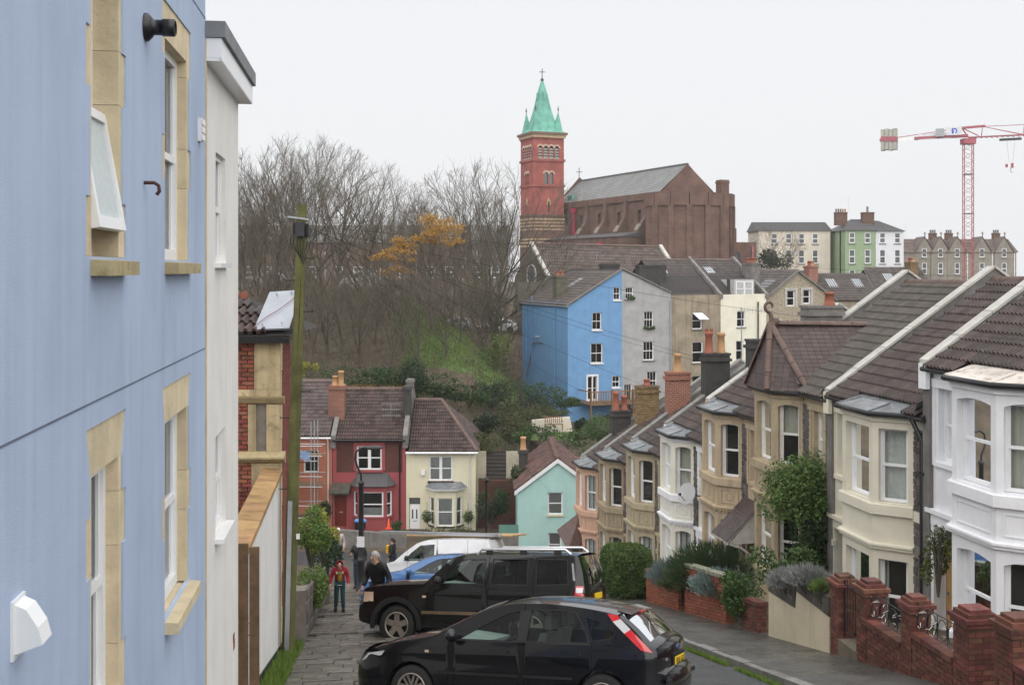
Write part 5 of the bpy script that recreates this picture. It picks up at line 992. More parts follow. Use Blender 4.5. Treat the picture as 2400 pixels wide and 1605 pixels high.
for f in (FC, FCL):
    for k in range(22): part(root, 'dentil', MB().fbox(f, .05 + k * .277, .19 + k * .277, .0, .2, 23.7, 24.0), tw_brick)
    for hs in (bel, mid):
        for h in hs:
            c0 = (h[0][0] + h[1][0]) / 2; r = (h[1][0] - h[0][0]) / 2; zt = max(p[1] for p in h) - r
            for j in range(7):
                a0, a1 = R(8 + j * 24), R(8 + j * 24 + 13); b = MB(); b.prism([f(c0 + q * math.cos(a), .0, zt + q * math.sin(a)) for q, a in ((r, a0), (r + .33, a0), (r + .33, a1), (r, a1))], f.n * .05); part(root, 'voussoir', b, mat('pale_voussoir', (.62, .50, .38), .8))
    for h in bel:
        part(root, 'louvre_back', MB().add([f(p[0], -.42, p[1]) for p in h], [tuple(range(len(h)))]), mat('louvre_dark', (.02, .02, .022), .9))
        for k in range(4): z = 20.25 + k * .5; part(root, 'louvre', MB().prism([f(h[0][0], -.4, z + .3), f(h[0][0], -.08, z), f(h[0][0], -.08, z + .12), f(h[0][0], -.4, z + .42)], f.e * (h[1][0] - h[0][0])), mat('stone_louvre', (.30, .30, .27), .8))
    for h in mid + low: part(root, 'window', MB().add([f(p[0], -.3, p[1]) for p in h], [tuple(range(len(h)))]), far_pane)
    part(root, 'lancet_hood', MB().prism([f(a, .0, z) for a, z in ((2.6, 11.7), (2.75, 12.5), (3.05, 13.1), (3.35, 12.5), (3.5, 11.7), (3.25, 11.7), (3.2, 12.2), (3.05, 12.5), (2.9, 12.2), (2.85, 11.7))], f.n * .06), buff_st)
    part(root, 'sill', MB().fbox(f, .9, 5.2, 0, .15, 20.02, 20.2), mat('stone_louvre', (.3, .3, .27)))
sp = MB(); ctr = FC(S / 2, -S / 2, 0); ex, ey = FC.e, FC.n
prof = [(1.08, 24.98), (.80, 25.8), (.60, 27.2), (.46, 28.9), (.34, 30.7), (.26, 32.2), (.05, 34.9)]
ring = lambda s, z: [ctr + ex * (a * s * S / 2) + ey * (b * s * S / 2) + V((0, 0, z)) for a, b in ((-1, 1), (1, 1), (1, -1), (-1, -1))]
vs = []; [vs.extend(ring(s, z)) for s, z in prof]; sp.add(vs, [(i * 4 + k, i * 4 + (k + 1) % 4, i * 4 + 4 + (k + 1) % 4, i * 4 + 4 + k) for i in range(len(prof) - 1) for k in range(4)]); spo = part(root, 'spire', sp, cop_green)
for k in range(4):
    a = ring(.96, 25.05)[k]; d_ = (ctr - a); d_.z = 0; d_.normalize(); b = MB(); q = [a, a + (ring(.96, 25.05)[(k + 1) % 4] - a) * .3, a + d_ * 2.3, a + (ring(.96, 25.05)[(k + 3) % 4] - a) * .3]; t = a + d_ * .95 + V((0, 0, 4.0)); b.add(q + [t], [(0, 1, 4), (1, 2, 4), (2, 3, 4), (3, 0, 4)]); pn = part(root, 'corner_pinnacle', b, cop_green, spo); b = MB(); b.tube([t - V((0, 0, .2)), t + V((0, 0, .9))], .07, 5); b.ball(t + V((0, 0, .35)), .17, 6, 5); part(root, 'pinnacle_finial', b, mat('dark_bronze', (.05, .07, .06), .6), spo)
for k in range(4):
    a, c = ring(.25, 31.9)[k], ring(.25, 31.9)[(k + 1) % 4]; m_ = (a + c) / 2; o_ = (m_ - ctr); o_.z = 0; o_.normalize(); b = MB(); b.bar(m_ + o_ * .2 - V((0, 0, .6)), m_ + o_ * .12 + V((0, 0, .7)), .35, .35, o_); part(root, 'lucarne', b, cop_green, spo)
b = MB(); t = ctr + V((0, 0, 34.6)); b.ball(t + V((0, 0, .45)), .32, 8, 6); b.tube([t, t + V((0, 0, 2.5))], .08, 6); b.bar(t + V((-.55, 0, 1.9)), t + V((.55, 0, 1.9)), .12, .12); part(root, 'cross', b, mat('dark_bronze', (.05, .07, .06)), spo)
# nave with curved apse
root = empty('church_nave', V((24, 195, -2)), 'brown brick church nave with grey slate roof and curved blind apse', 'church')
ND = V((-.42, 1, 0)).normalized(); NR = V((1, .42, 0)).normalized(); apx = V((28.2, 185, 0)); hw = 5.0; Ln = 39.; zr, ze = 16.8, 12.1
NF = Fr(apx - NR * hw, ND); NF.n = -NR
nslate = mat('nave_grey_slate', (.17, .172, .17), .5, .25, .5, .3, 6, spots=.4, dirt=(.12, .13, .09), wet=.35)
rs = MB(); L0, R0 = apx - NR * (hw + .3), apx + NR * (hw + .3); rs.add([L0 + V((0, 0, ze)), apx + V((0, 0, zr)), apx + ND * Ln + V((0, 0, zr)), L0 + ND * Ln + V((0, 0, ze)), R0 + V((0, 0, ze)), R0 + ND * Ln + V((0, 0, ze))], [(0, 3, 2, 1), (1, 2, 5, 4)])
rf = part(root, 'roof', rs, nslate); rows = MB()
for k in range(14):
    t = (k + .5) / 14; rows.prism([lerp(L0 + V((0, 0, ze)), apx + V((0, 0, zr)), t) + o for o in (V((0, 0, .0)), V((0, 0, .05)), (NR * .35 + V((0, 0, .29))))], ND * Ln)
part(root, 'slate_courses', rows, nslate, rf, kind='stuff')
part(root, 'ridge', MB().bar(apx + V((0, 0, zr + .05)), apx + ND * Ln + V((0, 0, zr + .05)), .4, .25), slate_m, rf)
nb = MB(); wins = [arch(6.2 + 7.2 * k, 7.4 + 7.2 * k, 6.6, 9.6) for k in range(4)]
wall(nb, NF, rect(0, Ln, -3, ze), wins, 0, .5); gf = Fr(apx - NR * hw, NR, True); wall(nb, gf, [(0, -3), (2 * hw, -3), (2 * hw, ze), (hw, zr + .1), (0, ze)], [], 0, .1)
nb.add([R0 + V((0, 0, -3)), R0 + ND * Ln + V((0, 0, -3)), R0 + ND * Ln + V((0, 0, ze)), R0 + V((0, 0, ze))], [(0, 1, 2, 3)]); part(root, 'wall', nb, ch_brick)
for h in wins:
    part(root, 'window', MB().add([NF(p[0], -.4, p[1]) for p in h], [tuple(range(len(h)))]), far_pane); part(root, 'window_hood', MB().fbox(NF, h[0][0] - .3, h[1][0] + .3, 0, .15, 9.65, 9.9), ch_brick); part(root, 'window_sill', MB().fbox(NF, h[0][0] - .2, h[1][0] + .2, 0, .3, 6.4, 6.6), mat('grey_weathering', (.22, .19, .155), .85))
for k in range(5):
    u = 3.4 + 7.2 * k; b = MB(); b.prism([NF(u, v, z) for v, z in ((0, -3), (2.2, -3), (2.2, 6.3), (1.5, 7.3), (.8, 8.2), (.6, 9.3), (.5, 10.6), (.45, ze + .2), (0, ze + .2))], ND * 1.1); part(root, 'buttress', b, ch_brick); b = MB(); b.prism([NF(u - .1, v, z) for v, z in ((2.3, 6.1), (2.3, 6.3), (1.7, 7.25), (1.5, 7.1))], ND * 1.3); part(root, 'weathering', b, mat('grey_weathering', (.22, .19, .155), .85))
part(root, 'parapet', MB().fbox(NF, -.3, Ln, -.2, .35, ze - .9, ze + .2), ch_brick)
ab = MB(); n = 8; cc = apx; rad = 7.7; pa = [cc + NR * (-math.cos(math.pi * k / n) * rad) - ND * (math.sin(math.pi * k / n) * rad * .75) for k in range(n + 1)]
za = 11.9
ab.add([p + V((0, 0, -3)) for p in pa] + [p + V((0, 0, za)) for p in pa] + [cc + V((0, 0, za))], [(k, k + 1, n + 2 + k, n + 1 + k) for k in range(n)] + [(n + 1 + k, n + 2 + k, 2 * n + 2) for k in range(n)], 0); part(root, 'apse', ab, ch_brick)
for k in range(1, n):
    o = (pa[k] - cc).normalized(); b = MB(); b.bar(pa[k] + o * .1 + V((0, 0, -3)), pa[k] + o * .1 + V((0, 0, 10)), .9, .35, o); part(root, 'pilaster', b, ch_brick)
b = MB(); [b.prism([pa[k] + V((0, 0, 9.9)), pa[k + 1] + V((0, 0, 9.9)), pa[k + 1] + V((0, 0, za + .03)), pa[k] + V((0, 0, za + .03))], ((pa[k] + pa[k + 1]) / 2 - cc).normalized() * .32) for k in range(n)]; part(root, 'frieze', b, ch_brick)
ag = MB().fbox(NF, 3, Ln - 6, 2.0, 5.6, -3, 5.2); part(root, 'aisle', ag, ch_brick); part(root, 'aisle_roof', MB().prism([NF(2.8, 5.9, 5.2), NF(2.8, 2.0, 6.0), NF(2.8, 2.0, 5.2)], ND * (Ln - 8.5)), slate_m)
magenta = mat('crimson_rainwater_pipe', (.42, .02, .07), .5)
for u, v, z0, z1 in ((30, .5, 6, 11), (9, 5.8, 2, 4.3), (16, 5.8, 2, 4.3), (23, 5.8, 2, 4.3)): part(root, 'rain_pipe', MB().fbox(NF, u, u + .5, v, v + .35, z0, z1), magenta); part(root, 'rain_head', MB().fbox(NF, u - .35, u + .85, v, v + .5, z1 - .7, z1), magenta)
stf = Fr(P(1690, 630, 181), NR, True); ck = MB().fbox(stf, 0, 1.5, -1.5, 0, -3, 14.0); part(root, 'chimney', ck, ch_brick); part(root, 'chimney_cap', MB().fbox(stf, -.1, 1.6, -1.6, .1, 13.5, 13.7), ch_brick)
sf = Fr(P(1705, 630, 186), V((1, .1, 0)), True); mb = MB(); wall(mb, sf, rect(0, 4.8, -3, 4.3), [arch(1.2, 2.1, -1, 2.6)], 0, .3); mb.add([sf(4.8, 0, -3), sf(4.8, -8, -3), sf(4.8, -8, 4.3), sf(4.8, 0, 4.3), sf(0, -8, 4.3), sf(0, 0, 4.3)], [(0, 1, 2, 3), (3, 2, 4, 5)]); part(root, 'sacristy', mb, ch_brick); part(root, 'sacristy_window', MB().add([sf(a, -.25, z) for a, z in arch(1.2, 2.1, -1, 2.6)], [tuple(range(11))]), far_pane)
part(root, 'rain_pipe', MB().fbox(sf, 4.0, 4.3, 0, .2, -3, 3.6), mat('pink_pipe', (.4, .12, .12), .6)); part(root, 'sacristy_chimney', MB().fbox(sf, 1.0, 2.1, -3, -2, 4, 6.6), ch_brick)
b = MB(); t = apx + ND * (Ln + .5) + V((0, 0, zr)); b.tube([t, t + V((0, 0, 2.6))], .07, 5); b.bar(t + V((-.6, 0, 1.8)), t + V((.6, 0, 1.8)), .1, .1); part(root, 'gable_cross', b, MATS['dark_bronze'])
g2 = MB().prism([apx - NR * (hw + .4) + ND * Ln + V((0, 0, ze - .4)), apx + ND * Ln + V((0, 0, zr + .7)), apx + NR * (hw + .4) + ND * Ln + V((0, 0, ze - .4))], ND * .6); part(root, 'rear_gable', g2, ch_brick)
part(root, 'roof_hatch', MB().fbox(NF, 33, 35, -1.2, -.4, 12.2, 13.6), cop_green)
# ---------------------------------------------------------------- far terrace: cream, green, white, grey gables
green_m = paint('sage_green_paint', (.27, .36, .22), .4, (.17, .25, .14), .2); fcream = mat('far_cream_render', (.66, .60, .51), .9, .1, .6, streak=.3, dirt=(.4, .33, .25)); fwhite = mat('far_white_render', (.68, .70, .74), .9, .06, .6, streak=.15, dirt=(.5, .5, .5)); fgrey = mat('far_grey_stone', (.25, .225, .19), .9, .2, 1, .4, 6)
def far_win(root, fr, u, z0, z1, w=1.0, m=None):
    b = MB(); z = (z0 + z1) / 2; [b.fbox(fr, *q) for q in ((u, u + .1, -.12, -.02, z0, z1), (u + w - .1, u + w, -.12, -.02, z0, z1), (u + .1, u + w - .1, -.12, -.02, z0, z0 + .14), (u + .1, u + w - .1, -.12, -.02, z1 - .1, z1), (u + .1, u + w - .1, -.12, -.03, z - .07, z + .07))]
    f = part(root, 'window', b, upvc); part(root, 'pane', MB().add([fr(u, -.08, z0), fr(u + w, -.08, z0), fr(u + w, -.08, z1), fr(u, -.08, z1)], [(0, 1, 2, 3)]), far_pane, f); part(root, 'sill', MB().fbox(fr, u - .1, u + w + .1, -.05, .12, z0 - .18, z0 - .003), cement_m, f)
def far_house(nm, label, x0, x1, Y, e, ytop, rows, cols, m, cat='house', depth=9., ww=1.0, grp=None):
    f = Fr(P(x0, HY, Y), e, True); w = (x1 - x0) / F * Y / f.e.x * (1 + .0); s = (x1 - CX) / F; t = (s * Y - f.o.x) / (f.e.x - s * f.e.y); w = t; zt = (HY - ytop) / F * Y
    root = empty(nm, f(w / 2, 0, -3), label, cat, grp); hs = []
    for (z0, z1) in rows:
        for c in cols: hs.append((c * w - ww / 2, z0, z1))
    mb = MB(); wall(mb, f, rect(0, w, -4, zt), [rect(u, u + ww, z0, z1) for u, z0, z1 in hs], 0, .15)
    mb.add([f(0, 0, -4), f(0, -depth, -4), f(0, -depth, zt), f(0, 0, zt)], [(0, 1, 2, 3)]); mb.add([f(w, 0, -4), f(w, -depth, -4), f(w, -depth, zt), f(w, 0, zt)], [(0, 3, 2, 1)]); part(root, 'wall', mb, m)
    for u, z0, z1 in hs: far_win(root, f, u, z0, z1, ww)
    return root, f, w, zt
def gable_roof(root, f, w, zt, rise, depth, hl=0, hr=0, m=None):
    o = .3; rs = MB(); rs.add([f(-o, o, zt), f(w + o, o, zt), f(w + o, -depth - o, zt), f(-o, -depth - o, zt), f(hl - (o if not hl else 0), -depth / 2, zt + rise), f(w - hr + (o if not hr else 0), -depth / 2, zt + rise)], [(0, 1, 5, 4), (2, 3, 4, 5), (1, 2, 5), (3, 0, 4)]); rf = part(root, 'roof', rs, m or slate_m); rows = MB()
    for k in range(9):
        t = (k + .5) / 9; a, b_ = lerp(f(-o, o, zt), f(hl - (o if not hl else 0), -depth / 2, zt + rise), t), lerp(f(w + o, o, zt), f(w - hr + (o if not hr else 0), -depth / 2, zt + rise), t); rows.bar(a + V((0, 0, .03)), b_ + V((0, 0, .03)), .1, .06)
    part(root, 'slate_courses', rows, m or slate_m, rf, kind='stuff'); return rf
r3 = [(4.4, 6.2), (.9, 3.3), (-2.4, -.2)]
root, f, w, zt = far_house('cream_terrace', 'long cream rendered house left of the green one, bare tree in front', 1778, 1946, 203., (1, .0), 541, r3, (.22, .42, .60, .79), fcream); gable_roof(root, f, w, zt, 1.7, 9); part(root, 'gable_end', MB().prism([f(-.02, .2, zt), f(-.02, -9, zt), f(-.02, -4.5, zt + 1.7)], f.e * .2), fcream)
root, f, w, zt = far_house('green_house', 'sage green rendered house between the cream and white houses', 1981, 2051, 198., (1, .06), 540, r3, (.23, .75), green_m); gable_roof(root, f, w, zt, 2.1, 9, 2.6, 0)
stack(root, f, .6, -4, zt + 1, zt + 3.3, 2.1, .9, mat('brown_stack', (.13, .075, .055), .9, .3, 2), [(-.8 + .4 * k, 0, .6, .16, buff_pot if k > 2 else cement_m) for k in range(5)]); aerial(root, None, f(2.0, -4, zt + 3.5), 2.4, 5, 1.2)
lb = Fr(f(0, 0, 0), V((-.05, 1, 0))); b = MB(); b.tube([f(-.1, -2.2, zt), f(-.1, -2.2, -3)], .12, 6); part(root, 'downpipe', b, gutter_m)
root, f, w, zt = far_house('white_house', 'white rendered house right of the sage green one', 2052, 2118, 198.6, (1, .06), 542, r3, (.25, .78), fwhite); gable_roof(root, f, w, zt, 2.0, 9, 0, 2.8); stack(root, f, -.3, -3, zt + .4, zt + 3.4, 2.0, 1.2, mat('brown_stack', (.12, .08, .06), .9), [(0, 0, 1.0, .2, cement_m)])
# gabled stone villas
for k, (xa, xb, xg) in enumerate(((2110, 2186, 2166), (2186, 2222, 2204), (2222, 2262, 2243), (2262, 2326, 2301), (2326, 2382, 2353))):
    nm = ('leftmost, next to the white house', 'second from the left', 'just left of the crane mast', 'just right of the crane mast', 'rightmost, at the photo edge')[k]
    root, f, w, zt = far_house('gabled_villa', 'grey stone gabled villa, %s' % nm, xa, xb, 212., (1, .03), 592, [(2.3, 4.0)][:0], (), fgrey, grp='grey stone gabled villas')
    g = (xg - xa) / (xb - xa) * w; h = 1.75; zg = zt + 2.9; mb = MB(); ws = [(g - .45, zt - .9, zt + .75), (g - .45, zt - 4.0, zt - 1.9)]
    wall(mb, f, [(g - h, -4), (g + h, -4), (g + h, zt), (g, zg), (g - h, zt)], [rect(u, u + .9, a, b) for u, a, b in ws], .12, .2); part(root, 'gable', mb, fgrey); f2 = f.at(0, .12, 0); [far_win(root, f2, u, a, b, .9) for u, a, b in ws]
    gable_roof(root, f, w, zt, 2.6, 8, m=mat('villa_tile', (.13, .095, .085), .6, .25, 1)); rs = MB(); rs.add([f(g - h - .2, .3, zt - .1), f(g, .3, zg + .1), f(g, -4, zg), f(g - h - .2, -4, zt - .1), f(g + h + .2, .3, zt - .1), f(g + h + .2, -4, zt - .1)], [(0, 1, 2, 3), (4, 5, 2, 1)]); part(root, 'gable_roof', rs, MATS['villa_tile'])
    b = MB(); t = f(g, .3, zg); b.tube([t, t + V((0, 0, .9))], .1, 5); b.bar(t + V((-.25, 0, .6)), t + V((.25, 0, .6)), .14, .14); part(root, 'gable_finial', b, fgrey)
    if k in (1, 2, 4): stack(root, f, w * .55, -4, zt + 2, zt + 3.7, 1.3, .8, MATS['brown_stack'], [(-.4 + .4 * j, 0, .6, .17, cement_m) for j in range(3)])
    if k in (0, 3): aerial(root, None, f(w * .4, -4, zt + 2.5), 2.6, 4, .8)
    b = MB(); b.tube([f(g + h + .15, .1, zt), f(g + h + .15, .1, -3)], .1, 6); part(root, 'downpipe', b, upvc)
# ---------------------------------------------------------------- tower crane
root = empty('tower_crane', P(2269, 660, 188), 'red and white tower crane behind the terrace roofs at right', 'crane')
red_m = mat('crane_red_paint', (.36, .105, .13), .7, .15, 1); C0 = P(2269, HY, 188); hz = 21.0; s = .72
mr = MB(); legs = [V((s, 0, 0)), V((0, s, 0)), V((-s, 0, 0)), V((0, -s, 0))]
R45 = Matrix.Rotation(R(12), 3, 'Z'); legs = [R45 @ l * 1.41 for l in legs]
for l in legs: b = MB(); b.bar(C0 + l + V((0, 0, -4)), C0 + l + V((0, 0, hz - .6)), .10, .10); part(root, 'mast_leg', b, red_m)
for k in range(4):
    a, c = legs[k], legs[(k + 1) % 4]; b = MB(); z = -4.
    j = 0
    while z < hz - 1.2:
        p, q = (a, c) if j % 2 else (c, a); b.bar(C0 + p + V((0, 0, z)), C0 + q + V((0, 0, z + .7)), .05, .05); z += .7; j += 1
    part(root, 'mast_bracing', b, red_m, kind='stuff')
for z in (2.6, 9.0, 15.4): part(root, 'mast_platform', MB().box(C0 + V((0, 0, z)), (1.3, 1.3, .12)), black_metal)
JD = V((.914, -.405, 0)); up = V((0, 0, 1)); sd = V((.405, .914, 0))
part(root, 'slewing_ring', MB().box(C0 + V((0, 0, hz - .25)), (1.9, 1.9, .9)), red_m)
def jb(t, h, o=0):
    h = h if h < .9 else .9 + (h - .9) * .42; return C0 + JD * t + V((0, 0, hz + h)) + sd * o
b = MB(); b.bar(jb(-13.8, .55), jb(0, .7), .9, .45); part(root, 'counter_jib', b, red_m)
for k in range(4): t = -13.3 + k * .66; part(root, 'counterweight', MB().box(jb(t, .55 + .1 * (k % 2)), (.6, 1.4, 3.5), Matrix.Rotation(R(-24), 3, 'Z')), mat('concrete_counterweight', (.36, .36, .32), .85, .2, 1))
part(root, 'counterweight_frame', MB().bar(jb(-13.6, .75, -.78), jb(-11.0, .6, -.78), .08, .8), red_m); part(root, 'name_board', MB().bar(jb(-10.9, .5, -.5), jb(-8.3, .55, -.5), .05, .6), upvc); part(root, 'machine_deck', MB().bar(jb(-7.6, .75, -.4), jb(-2.6, .9, -.4), .1, 1.0), mat('pale_grey_panel', (.62, .64, .68), .6))
b = MB(); b.bar(jb(-3.3, 2.3, -.6), jb(-.9, 2.35, -.6), .12, 1.35); brd = part(root, 'sign_board', b, mat('pale_grey_panel', (.62, .64, .68)))
em = MB(); ec = jb(-2.1, 2.3, -.69)
for j in range(14):
    a0, a1 = R(-60 + j * 15), R(-60 + (j + 1) * 15); em.add([ec + JD * (r * math.cos(a) * .8) + V((0, 0, r * math.sin(a) * .8)) for r, a in ((.62, a0), (.62, a1), (.4, a1), (.4, a0))], [(0, 1, 2, 3)])
em.add([ec + JD * x * .8 + V((0, 0, z * .8)) for x, z in ((-.62, -.1), (-.25, .3), (.1, -.1), (-.1, -.1), (-.1, -.55), (-.4, -.55), (-.4, -.1))], [tuple(range(7))]); part(root, 'emblem', em, mat('emblem_blue', (.03, .08, .5), .5), brd)
part(root, 'cab', MB().box(jb(-4.3, 1.9, -.4), (1.3, 1.0, 1.3), Matrix.Rotation(R(-24), 3, 'Z')), mat('crane_cab_grey', (.35, .36, .38), .5))
b = MB(); b.bar(jb(0, .5, .5), jb(-1.0, 3.6), .16, .16); b.bar(jb(0, .5, -.5), jb(-1.0, 3.6), .16, .16); b.bar(jb(1.6, .6), jb(-1.0, 3.6), .16, .16); b.bar(jb(-1.6, 3.45), jb(2.6, 3.9), .45, .35); part(root, 'apex_frame', b, red_m, kind='stuff')
b = MB(); b.tube([jb(-11, .9), jb(-1.2, 3.5)], .06, 5); part(root, 'tie_rod', b, red_m)
b = MB(); b.bar(jb(0, .4, -.55), jb(24, .55, -.55), .12, .12); b.bar(jb(0, .4, .55), jb(24, .55, .55), .12, .12); b.bar(jb(2.2, 3.7), jb(24, 3.75), .09, .09)
for k in range(4): t = 2.2 + k * 6.2; [b.bar(jb(t, 3.7), jb(t + d_, .5, o), .08, .08) for d_ in (-.2, 6.0) for o in (-.55, .55)]
part(root, 'jib_lattice', b, red_m, kind='stuff')
b = MB(); [b.bar(jb(t, .25, -.55), jb(t + .3, .25, .55), .08, .08) for t in [1 + .8 * k for k in range(28)]]; part(root, 'jib_struts', b, red_m, kind='stuff')
b = MB(); b.bar(jb(4.7, -.2), jb(8.0, -.15), 1.1, .3); part(root, 'trolley', b, black_metal); b = MB(); [b.tube([jb(6.4 + o, -.3), jb(6.4 + o * .4, -4.0)], .025, 4) for o in (-.6, .6)]; part(root, 'hoist_rope', b, steel_m)
h = jb(6.4, -4.4)
for k in range(4): b = MB(); b.box(h + JD * (-.62 + .42 * k), (.4, .35, .75 if k in (1, 2) else .5), Matrix.Rotation(R(-24), 3, 'Z')); part(root, 'hook_block', b, upvc if k % 2 else red_m)
b = MB(); b.tube([h, h + V((0, 0, -1.0)), h + V((.15, 0, -1.15)), h + V((.22, 0, -1.0))], .06, 5); part(root, 'hook', b, steel_m)
# ---------------------------------------------------------------- trees and plants
bark_m = mat('damp_bark', (.090, .082, .060), .9, .35, 3, .5, 20, spots=.6, dirt=(.10, .115, .05))
twig_m = mat('bare_twigs', (.118, .098, .074), .9, .3, .6, spots=.4, dirt=(.10, .10, .055))
def grow(seed, H, spread, n1, n2, n3, n4, up=.5, fork=.25):
    """bare tree whose twigs end on a rounded crown outline"""
    r = random.Random(seed); tr = MB(); cr = MB(); C = V((0, 0, H * .58)); A = V((H * .40 * spread, H * .40 * spread, H * .44))
    def env(p, d):
        q = V(((p.x - C.x) / A.x, (p.y - C.y) / A.y, (p.z - C.z) / A.z)); e = V((d.x / A.x, d.y / A.y, d.z / A.z)); a, b, c = e.dot(e), 2 * q.dot(e), q.dot(q) - 1
        k = b * b - 4 * a * c; return (-b + math.sqrt(k)) / (2 * a) if k > 0 else 0
    def path(p, d, L, bend, k, trop):
        out = [p]; d = d.copy()
        for i in range(k):
            d = (d + V((r.uniform(-bend, bend), r.uniform(-bend, bend), r.uniform(-bend, bend) + trop))).normalized(); p = p + d * (L / k); out.append(p)
        return out, d
    R0 = H * .0125; trunk, d0 = path(V((0, 0, -.3)), V((r.uniform(-.1, .1), r.uniform(-.1, .1), 1)), H * .6, .07, 6, .05)
    tr.tube(trunk, [R0 * (1.25 if i == 0 else 1 - .12 * i) for i in range(7)], 8)
    def at(pts, t):
        t *= len(pts) - 1; i = min(int(t), len(pts) - 2); return lerp(pts[i], pts[i + 1], t - i), (pts[i + 1] - pts[i]).normalized()
    def side(d, ang):
        o = d.orthogonal().normalized(); o.rotate(Matrix.Rotation(r.uniform(0, 6.283), 3, d)); return (d * math.cos(ang) + o * math.sin(ang)).normalized()
    for a in range(n1):
        t1 = lerp(fork, 1, (a + r.random() * .6) / n1); p, d = at(trunk, t1); d1 = side(d, r.uniform(.25, .95)) if t1 < .96 else d; L1 = max(H * .1, env(p, (d1 + V((0, 0, .15 * up))).normalized()) * r.uniform(.82, .97))
        b1, _ = path(p, d1, L1, .09, 6, .07 * up); r1 = R0 * .5 * (1.1 - .5 * t1); tr.tube(b1, [r1 * (1 - .15 * i) for i in range(7)], 5)
        for b in range(n2):
            p2, d2 = at(b1, lerp(.15, .97, (b + r.random()) / n2)); e2 = side(d2, r.uniform(.3, .7)); L2 = min(L1 * .55, max(.3, env(p2, e2))) * r.uniform(.7, 1.02); b2, _ = path(p2, e2, L2, .12, 4, .09 * up); r2 = max(.012, r1 * .36); cr.tube(b2, [r2, r2 * .8, r2 * .6, r2 * .5, r2 * .35], 3, cap=False)
            for c in range(n3):
                p3, d3 = at(b2, lerp(.2, 1, (c + r.random()) / n3)); e3 = side(d3, r.uniform(.3, .7)); L3 = min(H * .11, max(.2, env(p3, e3) * 1.05)) * r.uniform(.6, 1); b3, _ = path(p3, e3, L3, .12, 2, .1 * up); r3 = max(.0075, r2 * .42); cr.tube(b3, [r3, r3 * .8, r3 * .5], 3, cap=False)
                for e in range(n4):
                    p4, d4 = at(b3, r.uniform(.2, 1)); q = p4 + (side(d4, r.uniform(.3, .8)) + V((0, 0, .1))) * L3 * r.uniform(.25, .6); cr.tube([p4, q], [.0072, .004], 3, cap=False)
    return tr.mesh('trunk', bark_m), cr.mesh('crown', twig_m)
TT = [grow(3, 16, 1.15, 18, 7, 6, 4, .7, .10), grow(8, 15, .9, 14, 7, 6, 4, .8, .14), grow(21, 15, 1.25, 17, 7, 6, 4, .7, .10), grow(33, 9, .6, 11, 6, 4, 3, 1.2, .2), grow(40, 8, .8, 12, 6, 4, 3, 1.2, .08)]
def tree(x, ytop, Y, k, label, name='bare_tree', sxy=1.0, grp='bare trees on the hillside', cat='tree'):
    X = (x - 1172.5) / 2638 * Y; zb = gz(X, Y); H = (615.5 - ytop) / 2638 * Y - zb
    t = empty(name, V((X, Y, zb)), label, cat, grp); ref = (16, 15, 15, 9, 8)[k] * (1.02 if k < 3 else .98); s = H / ref
    for me, nm in zip(TT[k], ('trunk', 'crown')):
        o = bpy.data.objects.new(nm, me); COL.objects.link(o); o.parent = t; o.scale = (s * sxy, s * sxy, s); o.rotation_euler = (0, 0, rnd.uniform(0, 6.28))
    return t, s
big = [(612, 335, 114, 2, 'broad bare tree at the left end of the wood, beside the white house'), (690, 303, 106, 0, 'tallest bare tree, behind the telegraph pole'), (765, 330, 112, 1, 'tall upright bare tree just right of the telegraph pole top'),
 (835, 365, 103, 2, 'bare tree with wide grey crown, second right of the telegraph pole'), (900, 405, 115, 1, 'slim bare tree standing left of the orange leaved one'), (962, 455, 120, 1, 'bare tree behind the orange leaved one'),
 (1052, 415, 112, 1, 'bare tree rising just right of the orange leaves'), (1125, 362, 108, 0, 'tall bare tree nearest the church tower, left of it'), (1135, 430, 122, 1, 'bare tree standing just left of the church tower base'), (560, 395, 101, 1, 'bare tree half hidden by the white house edge'), (740, 420, 98, 2, 'low broad bare tree in front of the taller ones, right of the pole'),
 (645, 400, 99, 1, 'bare tree just left of the telegraph pole'), (870, 480, 97, 1, 'spreading bare tree in front, below the second gap in the crowns'), (1090, 500, 100, 1, 'bare tree in front of the one nearest the church tower'), (590, 470, 95, 0, 'low bare tree above the brick house roof')]
for x, y, Y, k, lab in big: tree(x, y, Y, k, lab, sxy=1.12)
sap = [(600, 560, 92), (640, 545, 88), (715, 520, 86), (752, 565, 90), (790, 540, 84), (826, 575, 88), (858, 548, 93), (893, 580, 86), (925, 552, 90), (958, 590, 84), (990, 560, 95), (1022, 600, 88), (1055, 575, 92), (1085, 610, 97), (1112, 590, 101), (1150, 600, 106), (575, 600, 84), (668, 590, 96)]
for i, (x, y, Y) in enumerate(sap): tree(x, y, Y, 3 + i % 2, 'slim bare sapling on the leaf strewn bank behind the row', 'sapling', 1.0, 'saplings on the leaf strewn bank')
